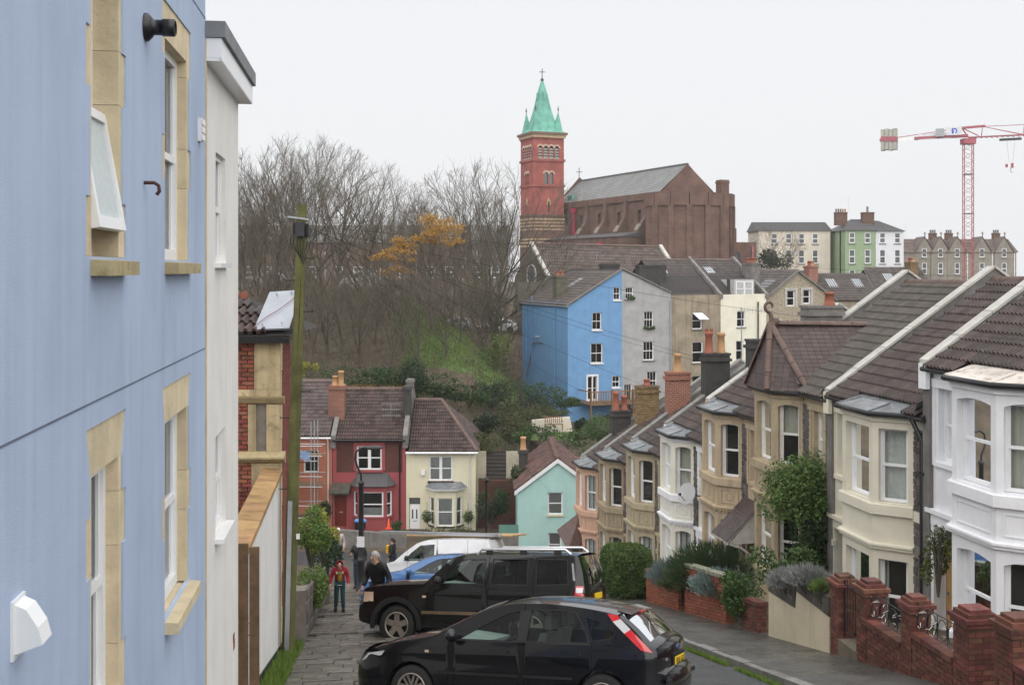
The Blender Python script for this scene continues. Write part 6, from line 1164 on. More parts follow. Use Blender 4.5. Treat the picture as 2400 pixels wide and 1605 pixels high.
# leaf clouds
def cloud(c, rad, n, size, seed=1, flat=.35, shell=.55, fn=None, lobes=0, up=0.):
    r = random.Random(seed); b = MB(); vs = []; fs = []
    lb = [(V((0, 0, 0)), 1.)] if not lobes else [(V((r.uniform(-.7, .7), r.uniform(-.7, .7), r.uniform(-.5, .6))), r.uniform(.38, .62)) for _ in range(lobes)]
    for _ in range(n):
        o, s = r.choice(lb); d = V((r.gauss(0, 1), r.gauss(0, 1), r.gauss(0, 1))).normalized() * (shell + (1 - shell) * r.random()) * s * r.uniform(.82, 1.08) + o
        if fn and not fn(d): continue
        p = V(c) + V((d.x * rad[0], d.y * rad[1], d.z * rad[2])); nrm = (d - o + V((r.uniform(-.8, .8), r.uniform(-.8, .8), r.uniform(-.4, .9) + up))).normalized()
        a = nrm.orthogonal().normalized(); a.rotate(Matrix.Rotation(r.uniform(0, 6.28), 3, nrm)); e = nrm.cross(a); s2 = size * r.uniform(.6, 1.3); k = len(vs)
        vs += [p - a * s2, p + e * s2 * .45 + nrm * s2 * .15, p + a * s2, p - e * s2 * .45 + nrm * s2 * .1]; fs.append((k, k + 1, k + 2, k + 3))
    b.add(vs, fs); return b
G_dark = leafmat('dark_evergreen_leaf', (.016, .032, .014), (.035, .06, .022)); G_mid = leafmat('mid_green_leaf', (.035, .075, .020), (.075, .12, .035)); G_lite = leafmat('fresh_green_leaf', (.08, .14, .03), (.14, .20, .045)); G_yel = leafmat('yellow_green_leaf', (.20, .22, .03), (.32, .30, .05)); G_blue = leafmat('glaucous_leaf', (.10, .15, .14), (.17, .22, .20)); G_olive = leafmat('olive_leaf', (.055, .075, .025), (.10, .11, .04)); G_grey = leafmat('silver_leaf', (.17, .18, .17), (.26, .27, .26)); L_or = leafmat('orange_autumn_leaf', (.40, .22, .05), (.52, .32, .08), .4); G_ivy = leafmat('ivy_leaf', (.022, .05, .014), (.05, .09, .025)); G_brown = leafmat('russet_leaf', (.10, .05, .03), (.15, .08, .04))
def shrub(name, label, c, rad, n, size, m, seed=1, lobes=7, grp=None, cat='shrub', core=True, **k):
    c = V(c); t = empty(name, c - V((0, 0, rad[2])), label, cat, grp); part(t, 'foliage', cloud(c, rad, n, size, seed, lobes=lobes, **k), m)
    r = random.Random(seed + 5); b = MB()
    for _ in range(9): d = V((r.uniform(-.6, .6) * rad[0], r.uniform(-.6, .6) * rad[1], r.uniform(.1, .8) * rad[2])); b.tube([c - V((0, 0, rad[2] * 1.1)), c + d * .5 - V((0, 0, rad[2] * .3)), c + d], [.03, .018, .006], 4, cap=False)
    part(t, 'stems', b, bark_m); return t
def at(x, y, Y): return D(x, y, Y)
# the tree with orange leaves
t, s = tree(1000, 478, 99, 2, 'bare tree still holding clusters of orange leaves in the middle of the wood', 'autumn_tree', 1.05, 'bare trees on the hillside'); t.location.y = 93; b = MB()
for k, (x, y, rx, ry, n) in enumerate(((990, 510, 2.0, 1.4, 330), (1025, 520, 1.3, .8, 120), (950, 545, 1.9, .8, 330), (905, 570, 1.8, .7, 330), (878, 592, 1.2, .6, 220), (905, 620, 1.6, .5, 200), (1030, 550, 1.2, .7, 120), (930, 600, .9, .4, 40))):
    q = cloud(at(x, y, 91), (rx, 1.6, ry), n * 3, .105, 50 + k, shell=.1, lobes=5); b.add(q.v, q.f)
part(t, 'leaves', b, L_or)
# leaves on the ground and scrub
r = random.Random(4); vs = []; fs = []
for _ in range(9000):
    X, Y = r.uniform(-34, 2), r.uniform(78, 122); p = V((X, Y, gz(X, Y) + .04)); a = r.uniform(0, 6.28); s_ = r.uniform(.05, .11); k = len(vs); d = V((math.cos(a), math.sin(a), r.uniform(-.3, .5))) * s_; e = V((-math.sin(a), math.cos(a), r.uniform(-.2, .6))) * s_ * .6; vs += [p - d, p - e, p + d, p + e]; fs.append((k, k + 1, k + 2, k + 3))
lt = mat('pale_fallen_leaf', (.17, .125, .085), .8, .5, .9); b = MB(); b.add(vs, fs); solo('fallen_leaves', b, lt, 'pale fallen leaves scattered over the wooded bank', 'leaves', kind='stuff')
b = MB(); r = random.Random(9)
for _ in range(3600):
    X, Y = r.uniform(-34, 1.5), r.uniform(77, 118); z = gz(X, Y); h = r.uniform(.7, 3.0) * (1 if r.random() < .85 else 1.8); d = V((r.uniform(-.35, .35), r.uniform(-.3, .3), 1)) * h; b.tube([V((X, Y, z)), V((X, Y, z)) + d * .5 + V((r.uniform(-.2, .2), 0, 0)), V((X, Y, z)) + d], [.014, .010, .005], 3, cap=False)
solo('undergrowth', b, mat('brushwood', (.115, .085, .062), .9, .4, .5), 'thin brown brushwood growing under the bare trees', 'undergrowth', kind='stuff')
b = MB()
for k in range(130):
    X, Y = r.uniform(-33, 1), r.uniform(78, 112); q = cloud(V((X, Y, gz(X, Y) + .6)), (1.2, 1.0, .8), 34, .08, k, shell=.2); b.add(q.v, q.f)
solo('brambles', b, leafmat('bramble_leaf', (.05, .085, .025), (.095, .125, .04)), 'olive green brambles scattered through the undergrowth', 'brambles', kind='stuff')
b = MB(); rr = random.Random(14)
for k in range(90):
    X, Y = rr.uniform(-26, 1), rr.uniform(76, 86); q = cloud(V((X, Y, gz(X, Y) + .35)), (1.1, .9, .6), 60, .09, 300 + k, shell=.2); b.add(q.v, q.f)
solo('ivy_groundcover', b, G_ivy, 'dark ivy carpeting the foot of the wooded bank', 'ivy', kind='stuff')
b = MB()
for k in range(150):
    X, Y = rr.uniform(-2.5, 6.5), rr.uniform(70.5, 94); q = cloud(V((X, Y, gz(X, Y) + .4)), (1.0, .8, .7), 62, .085, 500 + k, shell=.2); b.add(q.v, q.f)
solo('garden_growth', b, leafmat('garden_growth_leaf', (.035, .07, .022), (.09, .125, .04)), 'overgrown green garden slope between the row and the blue house', 'plants', kind='stuff')
# lawn on the slope beside the blue house, with blades
gl = MB(); nx, ny = 24, 40
def lawn(a, bb): X = lerp(-9.5, 1.8, a) + .5 * math.sin(bb * 9); Y = lerp(83, 118, bb) + 1.2 * math.sin(a * 7); X -= max(0, Y - 90) * .1; return V((X, Y, gz(X, Y) + .05 - .4 * (max(abs(2 * a - 1), abs(2 * bb - 1)) > .9)))
gl.grid(lawn, nx, ny); solo('lawn', gl, grass_m, kind='structure')
def blades(n, fn, h, seed, w=.02):
    r = random.Random(seed); vs = []; fs = []
    for _ in range(n):
        p = fn(r.random(), r.random()); a = r.uniform(0, 6.28); d = V((math.cos(a), math.sin(a), 0)); k = len(vs); hh = h * r.uniform(.5, 1.4); t = V((r.uniform(-.5, .5) * hh, r.uniform(-.5, .5) * hh, hh)); vs += [p - d * w, p + d * w, p + t]; fs.append((k, k + 1, k + 2))
    b = MB(); b.add(vs, fs); return b
solo('grass', blades(24000, lawn, .17, 3, .035), leafmat('bright_grass', (.10, .18, .03), (.16, .23, .045)), 'bright grass on the slope left of the blue house', 'grass', kind='stuff')
# hedges and shrubs behind the row and in the gardens
sh = [
 ('ivy_hedge', 'dark ivy hedge above the crimson house roof', at(850, 868, 77), (3.6, 1.0, 1.0), 2600, .11, G_ivy, 12), ('ivy_hedge', 'dark ivy hedge right of the conifer above the yellow house', at(1010, 890, 77), (2.2, 1.0, 1.0), 1600, .11, G_ivy, 8),
 ('conifer', 'dense dark conifer behind the chimney of the yellow house', at(945, 862, 76.5), (1.05, 1.0, 1.5), 2600, .08, G_dark, 0), ('hedge', 'russet clipped hedge top behind the crimson house ridge', at(845, 888, 75.5), (2.6, .5, .25), 700, .07, leafmat('rust_hedge_leaf', (.16, .08, .025), (.22, .12, .04)), 5),
 ('shrub', 'yellow green shrub beside the telegraph pole above the orange house roof', at(705, 850, 78), (.7, .7, .8), 500, .09, G_yel, 4),
 ('shrub', 'tall light green shrub in the garden left of the blue house', at(1135, 820, 88), (1.1, 1.1, 1.9), 1500, .10, leafmat('lime_shrub_leaf', (.09, .13, .03), (.13, .16, .045)), 7), ('shrub', 'dark shrub below the light green one in the steep garden', at(1130, 905, 80), (1.6, 1.3, 1.3), 1500, .10, G_dark, 7),
 ('shrub', 'blue green shrub at the foot of the blue house side wall', at(1205, 905, 84), (1.3, 1.1, 1.1), 1200, .09, leafmat('sea_green_leaf', (.035, .07, .04), (.06, .10, .055)), 6), ('shrub', 'leafy shrub under the blue house corner', at(1255, 905, 86), (1.2, 1.0, 1.1), 1200, .09, G_mid, 6),
 ('shrub', 'low golden groundcover above the white garden wall', at(1260, 942, 83), (1.7, .8, .45), 900, .08, G_olive, 6), ('shrub', 'round feathery green bush in front of the timber deck', at(1372, 980, 76), (1.1, 1.0, 1.05), 3200, .06, leafmat('feathery_green_leaf', (.05, .10, .035), (.09, .15, .05)), 0),
 ('shrub', 'spiky dark shrub beside the garden bench', at(1325, 975, 79), (.55, .5, .6), 500, .10, G_dark, 3), ('shrub', 'wide mixed shrub left of the garden bench', at(1170, 975, 78), (1.7, 1.2, 1.1), 1500, .09, G_olive, 7), ('shrub', 'russet shrub above the steps beside the yellow house', at(1145, 1050, 73), (.9, .8, .8), 1100, .07, G_brown, 6),
 ('shrub', 'green shrub near the chimney of the mint cottage', at(1200, 1010, 72), (.9, .8, .7), 800, .08, G_mid, 5), ('shrub', 'low green shrub behind the mint cottage ridge', at(1300, 1005, 74), (1.4, .8, .6), 900, .08, G_mid, 6), ('shrub', 'dark shrub on the bank right of the yellow house', at(1120, 1170, 66), (.9, .7, 1.0), 900, .08, G_dark, 5),
 ('shrub', 'bay bush beside the crimson house door', at(750, 1160, 65.5), (.7, .6, .75), 1100, .07, G_dark, 4), ('shrub', 'small shrub at the corner of the crimson house wall', at(905, 1205, 65), (.5, .4, .4), 400, .07, G_mid, 3),
 ('shrub', 'yellow green leafy shrub over the low stone wall beside the pole', at(712, 1235, 29), (.5, 1.0, .75), 2600, .05, G_lite, 5), ('shrub', 'golden leaved shrub behind the yellow green one', at(738, 1225, 34), (.5, .8, .85), 2000, .05, G_yel, 5), ('shrub', 'dark shrub overhanging the pavement behind the child', at(750, 1285, 33), (.45, .9, .75), 2200, .045, G_dark, 5), ('shrub', 'light green shrub hanging over the low stone wall nearest the pole', at(716, 1345, 25.5), (.3, 1.1, .6), 2600, .035, G_lite, 6),
 ('shrub', 'ivy covered bank below the lawn, right of the ivy hedge', at(1075, 905, 78), (1.5, 1.2, .8), 1500, .09, G_ivy, 8), ('shrub', 'pale olive shrub on the bank left of the white retaining wall', at(1195, 945, 82), (1.2, 1.0, .8), 1200, .09, G_olive, 6), ('shrub', 'bright shrub directly above the garden bench', at(1290, 925, 87), (1.4, 1.0, .7), 1300, .09, G_mid, 6), ('shrub', 'dark laurel between the yellow house hip and the steps', at(1110, 965, 76), (1.3, 1.0, 1.0), 1400, .10, G_dark, 6), ('shrub', 'leafy shrub right of the steps above the mint cottage', at(1235, 990, 75), (1.0, .8, .6), 900, .08, G_ivy, 6), ('shrub', 'tangled green growth beside the mint cottage side wall', at(1195, 1090, 66), (.6, .6, 1.2), 900, .08, G_ivy, 6),
 ('shrub', 'dark shrub in front of the red brick stair wall', at(1130, 1150, 66.5), (1.0, .6, 1.1), 1500, .08, G_ivy, 7), ('shrub', 'olive shrub at the top of the dark steps', at(1105, 1015, 71.5), (1.1, .7, .8), 1100, .08, G_olive, 6),
 ('planting', 'row of low plants in front of the yellow house', at(1030, 1215, 66), (1.7, .4, .35), 700, .06, G_olive, 9)]
for i, (nm, lab, c, rad, n, sz, m, lo) in enumerate(sh): shrub(nm, lab, c, rad, n, sz, m, 100 + i, lo)
for x, lab in ((978, 'hanging basket left of the yellow house bay'), (1072, 'hanging basket right of the yellow house bay')):
    t = shrub('hanging_basket', lab, at(x, 1182, 67.3), (.36, .3, .42), 420, .06, G_mid, int(x), 0, cat='basket'); b = MB(); b.tube([at(x, 1150, 67.4), at(x, 1165, 67.3)], .015, 4); part(t, 'chain', b, black_metal)
# evergreen bush with bare branches in front of the far cream house
t, s = tree(1778, 515, 176, 4, 'dark evergreen bush with bare branches in front of the far cream house', 'ivy_tree', 1.5, None); part(t, 'ivy', cloud(D(1780, 590, 176) , (2.6, 2, 2.4), 1500, .22, 77, lobes=7), G_dark)
# low stone wall on the left of the pavement
root = empty('low_stone_wall', V((wl_x(27) + .35, 27, pave_z(27))), 'low rubble garden wall overhung with plants left of the pavement', 'wall'); FW = Fr(V((wl_x(23) + .3, 23, 0)), LE, True); zb0 = pave_z(23)
b = MB(); b.hexa([FW(u, v, pave_z(23 + u) + z) for z in (-.3, .95) for u, v in ((0, -.3), (13, -.3), (13, 0), (0, 0))]); core_ = part(root, 'core', b, mort_m)
for u in [k * .34 for k in range(38)]:
    for k in range(4):
        h = .24; wd = .33; M = mat4(FW.e * wd, V((0, 0, h)), FW.n * .05, FW(u + wd / 2 + (.12 if k % 2 else 0), 0, pave_z(23 + u) + .1 + k * h)); inst(root, 'stone', rnd.choice(STONES), M, core_)
# ---------------------------------------------------------------- vehicles
def paintm(n, c, fl=.1): return mat(n, c, .2, fl, 1.5, spec=.2, coat=.75)
car_black = paintm('wet_blue_black_paint', (.004, .0045, .007)); suv_black = paintm('wet_black_paint', (.0045, .0045, .005)); car_blue = paintm('metallic_blue_paint', (.07, .16, .36)); van_white = paintm('white_van_paint', (.66, .67, .69)); car_dark = paintm('charcoal_paint', (.02, .021, .023))
carglass = glass_mat('car_side_glass', (.66, .76, .72), .01, 1.5); tint = glass_mat('privacy_glass', (.10, .11, .11), .01, 1.5); seam_m = mat('panel_gap_black', (.004, .004, .004), .8); trim_m = mat('black_plastic_trim', (.014, .014, .015), .55); cloth_m = mat('grey_seat_cloth', (.16, .165, .17), .9); dash_m = mat('grey_dashboard', (.30, .33, .32), .7); red_lens = mat('red_lamp_lens', (.55, .012, .02), .12, .1, spec=.7, coat=1); white_lens = mat('clear_lamp_lens', (.55, .55, .56), .12, .1, spec=.7, coat=1); amber_l = mat('amber_clear_lens', (.6, .45, .33), .2); chrome = mat('chrome', (.6, .6, .62), .12, .05, metal=1); alloy = mat('dirty_alloy_wheel', (.28, .25, .22), .4, .25, 9, metal=.6)
TMP = bpy.data.scenes.new('tmp')
def evald(o):
    COL.objects.unlink(o) if o.name in COL.objects else None; TMP.collection.objects.link(o); TMP.view_layers[0].update(); dg = TMP.view_layers[0].depsgraph; dg.update(); return bpy.data.meshes.new_from_object(o.evaluated_get(dg))
def text_mb(s, size, M, ext=.003):
    cu = bpy.data.curves.new('t', 'FONT'); cu.body = s; cu.size = size; cu.align_x = 'CENTER'; cu.align_y = 'CENTER'; cu.extrude = ext
    ob = bpy.data.objects.new('t', cu); COL.objects.link(ob); me = evald(ob); b = MB(); b.add([M @ v.co for v in me.vertices], [tuple(p.vertices) for p in me.polygons]); bpy.data.objects.remove(ob); bpy.data.curves.remove(cu); bpy.data.meshes.remove(me); return b
def smooth_pts(p, n=4):
    if len(p) < 3: return [V((lerp(p[0][0], p[-1][0], k / n), lerp(p[0][1], p[-1][1], k / n))) for k in range(n + 1)]
    q = [V(p[0]) * 2 - V(p[1])] + [V(a) for a in p] + [V(p[-1]) * 2 - V(p[-2])]; out = []
    for i in range(1, len(q) - 2):
        a, b, c, d = q[i - 1:i + 3]
        for k in range(n):
            t = k / n; out.append(.5 * ((2 * b) + (c - a) * t + (2 * a - 5 * b + 4 * c - d) * t * t + (3 * b - a - 3 * c + d) * t ** 3))
    return out + [V(p[-1])]
def clipx(poly, x0, x1):
    for s, x in ((1, x0), (-1, x1)):
        out = []
        for i in range(len(poly)):
            a, b = poly[i - 1], poly[i]; ia, ib = s * (a[0] - x) >= 0, s * (b[0] - x) >= 0
            if ia != ib: t = (x - a[0]) / (b[0] - a[0]); out.append((x, lerp(a[1], b[1], t)))
            if ib: out.append((b[0], b[1]))
        poly = out
    return poly
def mpart(root, name, me, m):
    me.materials.append(m); me.name = name; return part(root, name, me, None)
def build_car(name, label, sp, pm, detail=True, cat='car', grp='cars parked across the steep street'):
    root = empty(name, (0, 0, 0), label, cat, grp); L, hw, zb, tum = sp['L'], sp['hw'], sp['zb'], sp['tum']; wr = sp['wr']; wx = sp['wx']; ar = sp.get('ar', wr + .05)
    segs = [(k, smooth_pts(p, 4 if k != 'side' else 2), c, m) for k, p, c, m in sp['segs']]
    edge = []
    for k, pts, c, m in segs: edge += [p for p in pts if not edge or (p - edge[-1]).length > 1e-4]
    top = [(p.x, p.y) for p in edge]
    def W(x, z):
        e = abs(2 * x / L - 1); w = hw * (1 - sp.get('plan', .05) * e ** 2.5); w -= sp.get('corner', .16) * max(0, (e - .86) / .14) ** 2
        if z > zb: w -= tum * (z - zb) + .10 * max(0, z - zb - .40) ** 2
        if z < .42: w -= .35 * (.42 - z) ** 1.5
        w += .012 * math.exp(-((z - zb + .09) / .05) ** 2); return w
    # bottom edge with wheel arches
    bot = []; zs = sp.get('sill', .22); nA = 10
    x_rear, x_front = top[-1][0], top[0][0]
    for cxw in (wx[1], wx[0]):
        dz = max(0, wr - zs); a0 = math.asin(min(1, (wr - zs) / ar)) if ar > 0 else 0
        bot += [(cxw + ar * math.cos(a), wr + ar * math.sin(a)) for a in [lerp(-a0, math.pi + a0, k / nA) for k in range(nA + 1)]]
    outline = top + bot                     # over the roof from front to rear, back along the sill
    wins = sp['wins']
    grid_pts = [(x * .14, z * .11) for x in range(1, int(L / .14) + 1) for z in range(1, 18)]
    def sheet(poly, holes, off, both=True):
        ex = [p for p in grid_pts if pip(p, poly) and not any(pip(p, h) for h in holes)]
        ov, fs = fill2d(poly, holes, ex); out = []; dl = .02
        nm_ = [V(((W(p.x - dl, p.y) - W(p.x + dl, p.y)) / (2 * dl), 1, (W(p.x, p.y - dl) - W(p.x, p.y + dl)) / (2 * dl))).normalized() for p in ov]
        for sgn in ((-1, 1) if both else (-1,)):
            b = MB(); b.add([V((p.x, sgn * (W(p.x, p.y) + off), p.y)) for p in ov], [f if sgn < 0 else f[::-1] for f in fs], 0, True)
            me = b.mesh('panel', []); me.normals_split_custom_set_from_vertices([(q.x, sgn * q.y, q.z) for q in nm_]); out.append(me)
        return out
    holes = [w[0] for w in wins]
    seams = [-1] + sp['seams'] + [L + 1]; names = sp.get('panels', ['front_wing', 'front_door', 'rear_door', 'rear_quarter'])
    for k in range(len(seams) - 1):
        poly = clipx(outline, seams[k] + .005, seams[k + 1] - .005)
        hs = [clipx(h, seams[k] + .006, seams[k + 1] - .006) for h in holes]; hs = [h for h in hs if len(h) > 2]
        for b in sheet(poly, hs, 0): mpart(root, names[k], b, pm)
    if detail:
        for b in sheet(outline, holes, -.025): mpart(root, 'inner_shell', b, seam_m)
    for poly, gm_ in wins:
        for sgn_b in sheet([(x, z) for x, z in poly], [], -.012): mpart(root, 'side_window', sgn_b, gm_)
        c = (sum(p[0] for p in poly) / len(poly), sum(p[1] for p in poly) / len(poly))
        ring = [(c[0] + (p[0] - c[0]) * 1.05, c[1] + (p[1] - c[1]) * 1.07) for p in poly]
        for b in sheet(ring, [poly], .0025): mpart(root, 'window_trim', b, trim_m)
    for poly in sp.get('black', []):
        for b in sheet(poly, [], .004): mpart(root, 'pillar_trim', b, trim_m)
    # top skins across the car
    for k, pts, crown, m in segs:
        n = len(pts); nv = 12; vs = []
        for i, p in enumerate(pts):
            t = (pts[min(i + 1, n - 1)] - pts[max(i - 1, 0)]).normalized(); nr = V((-t.y, t.x)); w = W(p.x, p.y)
            for j in range(nv + 1):
                s = 2 * j / nv - 1; h = crown * (1 - abs(s) ** 2.4); vs.append(V((p.x + nr.x * h, s * w, p.y + nr.y * h)))
        fs = [(i * (nv + 1) + j, i * (nv + 1) + j + 1, (i + 1) * (nv + 1) + j + 1, (i + 1) * (nv + 1) + j) for i in range(n - 1) for j in range(nv)]
        if m in ('glass', 'tint'):
            inn = [f for q, f in enumerate(fs) if 1 <= q % nv < nv - 1]
            def pick(fl):
                us = sorted({q for f in fl for q in f}); ix = {q: n_ for n_, q in enumerate(us)}; return MB().add([vs[q] for q in us], [tuple(ix[q] for q in f) for f in fl], 0, True)
            part(root, k, pick(inn), carglass if m == 'glass' else tint)
            for col in (0, nv - 1): part(root, 'screen_pillar', pick([f for q, f in enumerate(fs) if q % nv == col]), pm)
        else:
            b = MB(); b.add(vs, fs, 0, True); part(root, k, b, pm if m == 'paint' else trim_m)
    b = MB(); b.box((L / 2, 0, zs + .03), (L - .5, 2 * hw - .34, .05)); part(root, 'floor', b, seam_m)
    # wheels
    MR = Matrix.Rotation(R(90), 3, 'X')
    for x in wx:
        for sgn in (-1, 1):
            c = V((x, sgn * (hw - .13), wr)); b = MB(); r = wr; b.lathe([(r * .66, -.1), (r * .9, -.105), (r * .985, -.08), (r, -.04), (r, .04), (r * .985, .08), (r * .9, .105), (r * .66, .1)], c, 28, MR, cap=False); wh = part(root, 'wheel', b, rubber_m)
            if not detail and sgn > 0: continue
            b = MB(); o = sgn * .088; b.lathe([(r * .67, -.02), (r * .67, .02), (r * .6, .02), (r * .6, -.02)], c + V((0, sgn * .085, 0)), 24, MR, cap=False); b.lathe([(r * .17, -.015), (r * .17, .02)], c + V((0, sgn * .075, 0)), 12, MR)
            ns = sp.get('spokes', 5)
            for q in range(ns):
                a = 2 * math.pi * q / ns + .3; d = V((math.cos(a), 0, math.sin(a)))
                for s_ in (sp.get('twin', (0,))): e = V((-d.z, 0, d.x)) * s_; b.bar(c + d * r * .12 + e + V((0, sgn * .075, 0)), c + d * r * .64 + e * 1.5 + V((0, sgn * .08, 0)), sp.get('sw', .06), .025, V((0, 1, 0)))
            part(root, 'rim', b, alloy, wh); b = MB(); b.lathe([(r * .62, -.01), (r * .62, .0)], c + V((0, sgn * .03, 0)), 20, MR); part(root, 'brake_disc', b, seam_m, wh)
            b = MB(); b.grid(lambda p, q: V((x + ar * 1.0 * math.cos(p * math.pi), sgn * (hw - .05 - q * .33), wr + ar * math.sin(p * math.pi))), 14, 1); part(root, 'arch_liner', b, seam_m)
    # cabin
    if detail:
        for y in (-.37, .37):
            x0 = sp['seat']; z0 = sp.get('sz', .34); b = MB(); b.hexa([V((x0, y - .24, z0)), V((x0 + .52, y - .24, z0)), V((x0 + .52, y + .24, z0)), V((x0, y + .24, z0)), V((x0, y - .24, z0 + .2)), V((x0 + .5, y - .24, z0 + .15)), V((x0 + .5, y + .24, z0 + .15)), V((x0, y + .24, z0 + .2))]); b.hexa([V((x0 + .44, y - .24, z0 + .1)), V((x0 + .6, y - .24, z0 + .1)), V((x0 + .6, y + .24, z0 + .1)), V((x0 + .44, y + .24, z0 + .1)), V((x0 + .66, y - .19, z0 + .72)), V((x0 + .76, y - .19, z0 + .72)), V((x0 + .76, y + .19, z0 + .72)), V((x0 + .66, y + .19, z0 + .72))]); b.box((x0 + .75, y, z0 + .85), (.09, .26, .18)); part(root, 'seat', b, cloth_m)
        x0 = sp['seat'] + .95; b = MB(); b.box((x0 + .2, 0, sp.get('sz', .34) + .1), (.5, 1.2, .2)); b.hexa([V((x0 + .4, -.6, .45)), V((x0 + .55, -.6, .45)), V((x0 + .55, .6, .45)), V((x0 + .4, .6, .45)), V((x0 + .58, -.58, .95)), V((x0 + .68, -.58, .95)), V((x0 + .68, .58, .95)), V((x0 + .58, .58, .95))]); part(root, 'rear_bench', b, cloth_m)
        xd = sp['dash']; b = MB(); b.hexa([V((xd - .35, -.68, .6)), V((xd + .2, -.68, .6)), V((xd + .2, .68, .6)), V((xd - .35, .68, .6)), V((xd - .4, -.66, sp['zb'] + .02)), V((xd + .12, -.66, sp['zb'] - .03)), V((xd + .12, .66, sp['zb'] - .03)), V((xd - .4, .66, sp['zb'] + .02))]); part(root, 'dashboard', b, dash_m)
        b = MB(); cw = V((xd + .3, .36, sp['zb'] - .02)); b.tube([cw + V((-.06 * math.sin(a), .18 * math.cos(a), .18 * math.sin(a))) for a in [k * math.pi / 8 for k in range(17)]], .014, 6); b.tube([cw, cw + V((-.2, 0, -.1))], .03, 6); part(root, 'steering_wheel', b, trim_m)
    # mirrors, handles, lamps
    mx_, mz = sp['mirror']
    for sgn in (-1, 1):
        w = W(mx_, mz); b = MB(); b.grid(lambda a, t: V((mx_ + .0 + .075 * math.cos(a * 6.283) * math.sin(t * 3.1416) + .01, sgn * (w + .14) + .10 * math.sin(a * 6.283) * math.sin(t * 3.1416), mz + .07 - .085 * math.cos(t * 3.1416))), 10, 8); b.bar(V((mx_, sgn * w * .98, mz + .0)), V((mx_, sgn * (w + .1), mz + .05)), .06, .05); part(root, 'wing_mirror', b, sp.get('mirm', pm))
    for hx, hz in sp.get('handles', []):
        for sgn in (-1, 1): w = W(hx, hz); b = MB(); b.bar(V((hx - .12, sgn * (w + .03), hz)), V((hx + .12, sgn * (w + .03), hz + .006)), .03, .035); b.box((hx - .1, sgn * (w + .012), hz), (.04, .04, .03)); b.box((hx + .1, sgn * (w + .012), hz), (.04, .04, .03)); part(root, 'door_handle', b, sp.get('hm', pm))
    for nm, poly, m, off in sp.get('drape', []):
        for b in sheet(poly, [], off): mpart(root, nm, b, m)
    sp['W'] = W; return root, W
def place_car(root, x_d, Y, psi, z=None, dz=0.):
    c, s = math.cos(psi), math.sin(psi); ax = V((c, -s, SL * s)).normalized(); ay = V((s, c, -SL * c)).normalized(); az = ax.cross(ay).normalized(); ay = az.cross(ax)
    X = (x_d - 1172.5) / 2638 * Y; M = mat4(ax, ay, az, V((X, Y, road_z(Y) + dz))); L = root['len'] if 'len' in root else 0; root.matrix_basis = M @ Matrix.Translation((0, 0, 0))
def recentre(root, L):                      # origin below the middle of the car
    for o in root.children: o.location.x -= L / 2
hatch = dict(L=4.34, hw=.90, zb=.93, tum=.36, wr=.315, wx=(.89, 3.53), seat=1.95, dash=1.62, mirror=(1.52, .97), handles=[(2.16, .845), (3.14, .865)], seams=[1.45, 2.46, 3.40], spokes=7, twin=(-.022, .022), sw=.028,
 segs=[('front_bumper', [(.12, .20), (.03, .28), (0, .45), (.03, .60), (.10, .68)], .16, 'paint'), ('bonnet', [(.10, .68), (.24, .785), (.6, .895), (1.0, .97), (1.2, 1.005)], .05, 'paint'), ('windscreen', [(1.2, 1.005), (1.5, 1.155), (1.85, 1.32), (2.12, 1.405)], .07, 'glass'),
  ('roof', [(2.12, 1.405), (2.4, 1.44), (2.8, 1.445), (3.2, 1.415), (3.5, 1.375), (3.72, 1.335)], .045, 'paint'), ('rear_window', [(3.74, 1.315), (3.95, 1.155), (4.12, .995)], .07, 'glass'), ('tailgate', [(4.12, .995), (4.215, .945), (4.235, .85), (4.23, .66)], .09, 'paint'), ('rear_bumper', [(4.23, .66), (4.32, .62), (4.34, .47), (4.30, .32), (4.2, .23)], .09, 'paint')],
 wins=[([(1.60, .985), (1.78, 1.085), (2.02, 1.215), (2.24, 1.315), (2.40, 1.352), (2.40, .985)], carglass), ([(2.53, .985), (2.56, 1.362), (2.9, 1.366), (3.16, 1.345), (3.30, 1.14), (3.36, 1.0)], carglass), ([(3.40, 1.02), (3.30, 1.30), (3.46, 1.265), (3.62, 1.19), (3.70, 1.11), (3.64, 1.055)], tint)],
 black=[[(2.415, .98), (2.415, 1.355), (2.545, 1.364), (2.515, .98)]], mirm=None)
def hat(**k): d = dict(hatch); d.update(k); d = {a: b for a, b in d.items() if not (a == 'mirm' and b is None)}; return d
# --- the near black hatchback
sp = hat(drape=[('tail_lamp', [(3.58, 1.352), (3.72, 1.335), (3.76, 1.29), (3.66, 1.255)], red_lens, .008), ('tail_lamp', [(3.66, 1.255), (3.76, 1.29), (3.90, 1.17), (3.82, 1.12)], white_lens, .008), ('tail_lamp', [(3.82, 1.12), (3.90, 1.17), (4.10, .995), (4.19, .90), (4.05, .93)], red_lens, .008),
  ('side_repeater', [(1.10, .80), (1.16, .80), (1.16, .832), (1.10, .832)], amber_l, .01), ('side_moulding', [(1.28, .54), (2.43, .54), (2.43, .575), (1.28, .575)], trim_m, .014), ('side_moulding', [(2.49, .54), (3.16, .54), (3.16, .575), (2.49, .575)], trim_m, .014), ('window_waist_trim', [(1.56, .965), (3.40, .965), (3.40, .982), (1.56, .982)], trim_m, .006), ('head_lamp', [(.10, .64), (.45, .74), (.5, .80), (.24, .755)], white_lens, .008)])
focus, W = build_car('hatchback', 'black hatchback with yellow rear number plate, nearest of the parked cars', sp, car_black)
def rear_x(z, pts=[(.23, 4.2), (.47, 4.34), (.62, 4.32), (.66, 4.23), (.85, 4.235), (.945, 4.215)]): return interp(pts, z)
ex = lambda z, y, o=0: V((rear_x(z) + .09 * (1 - abs(y / .85) ** 2.4) + o, y, z))
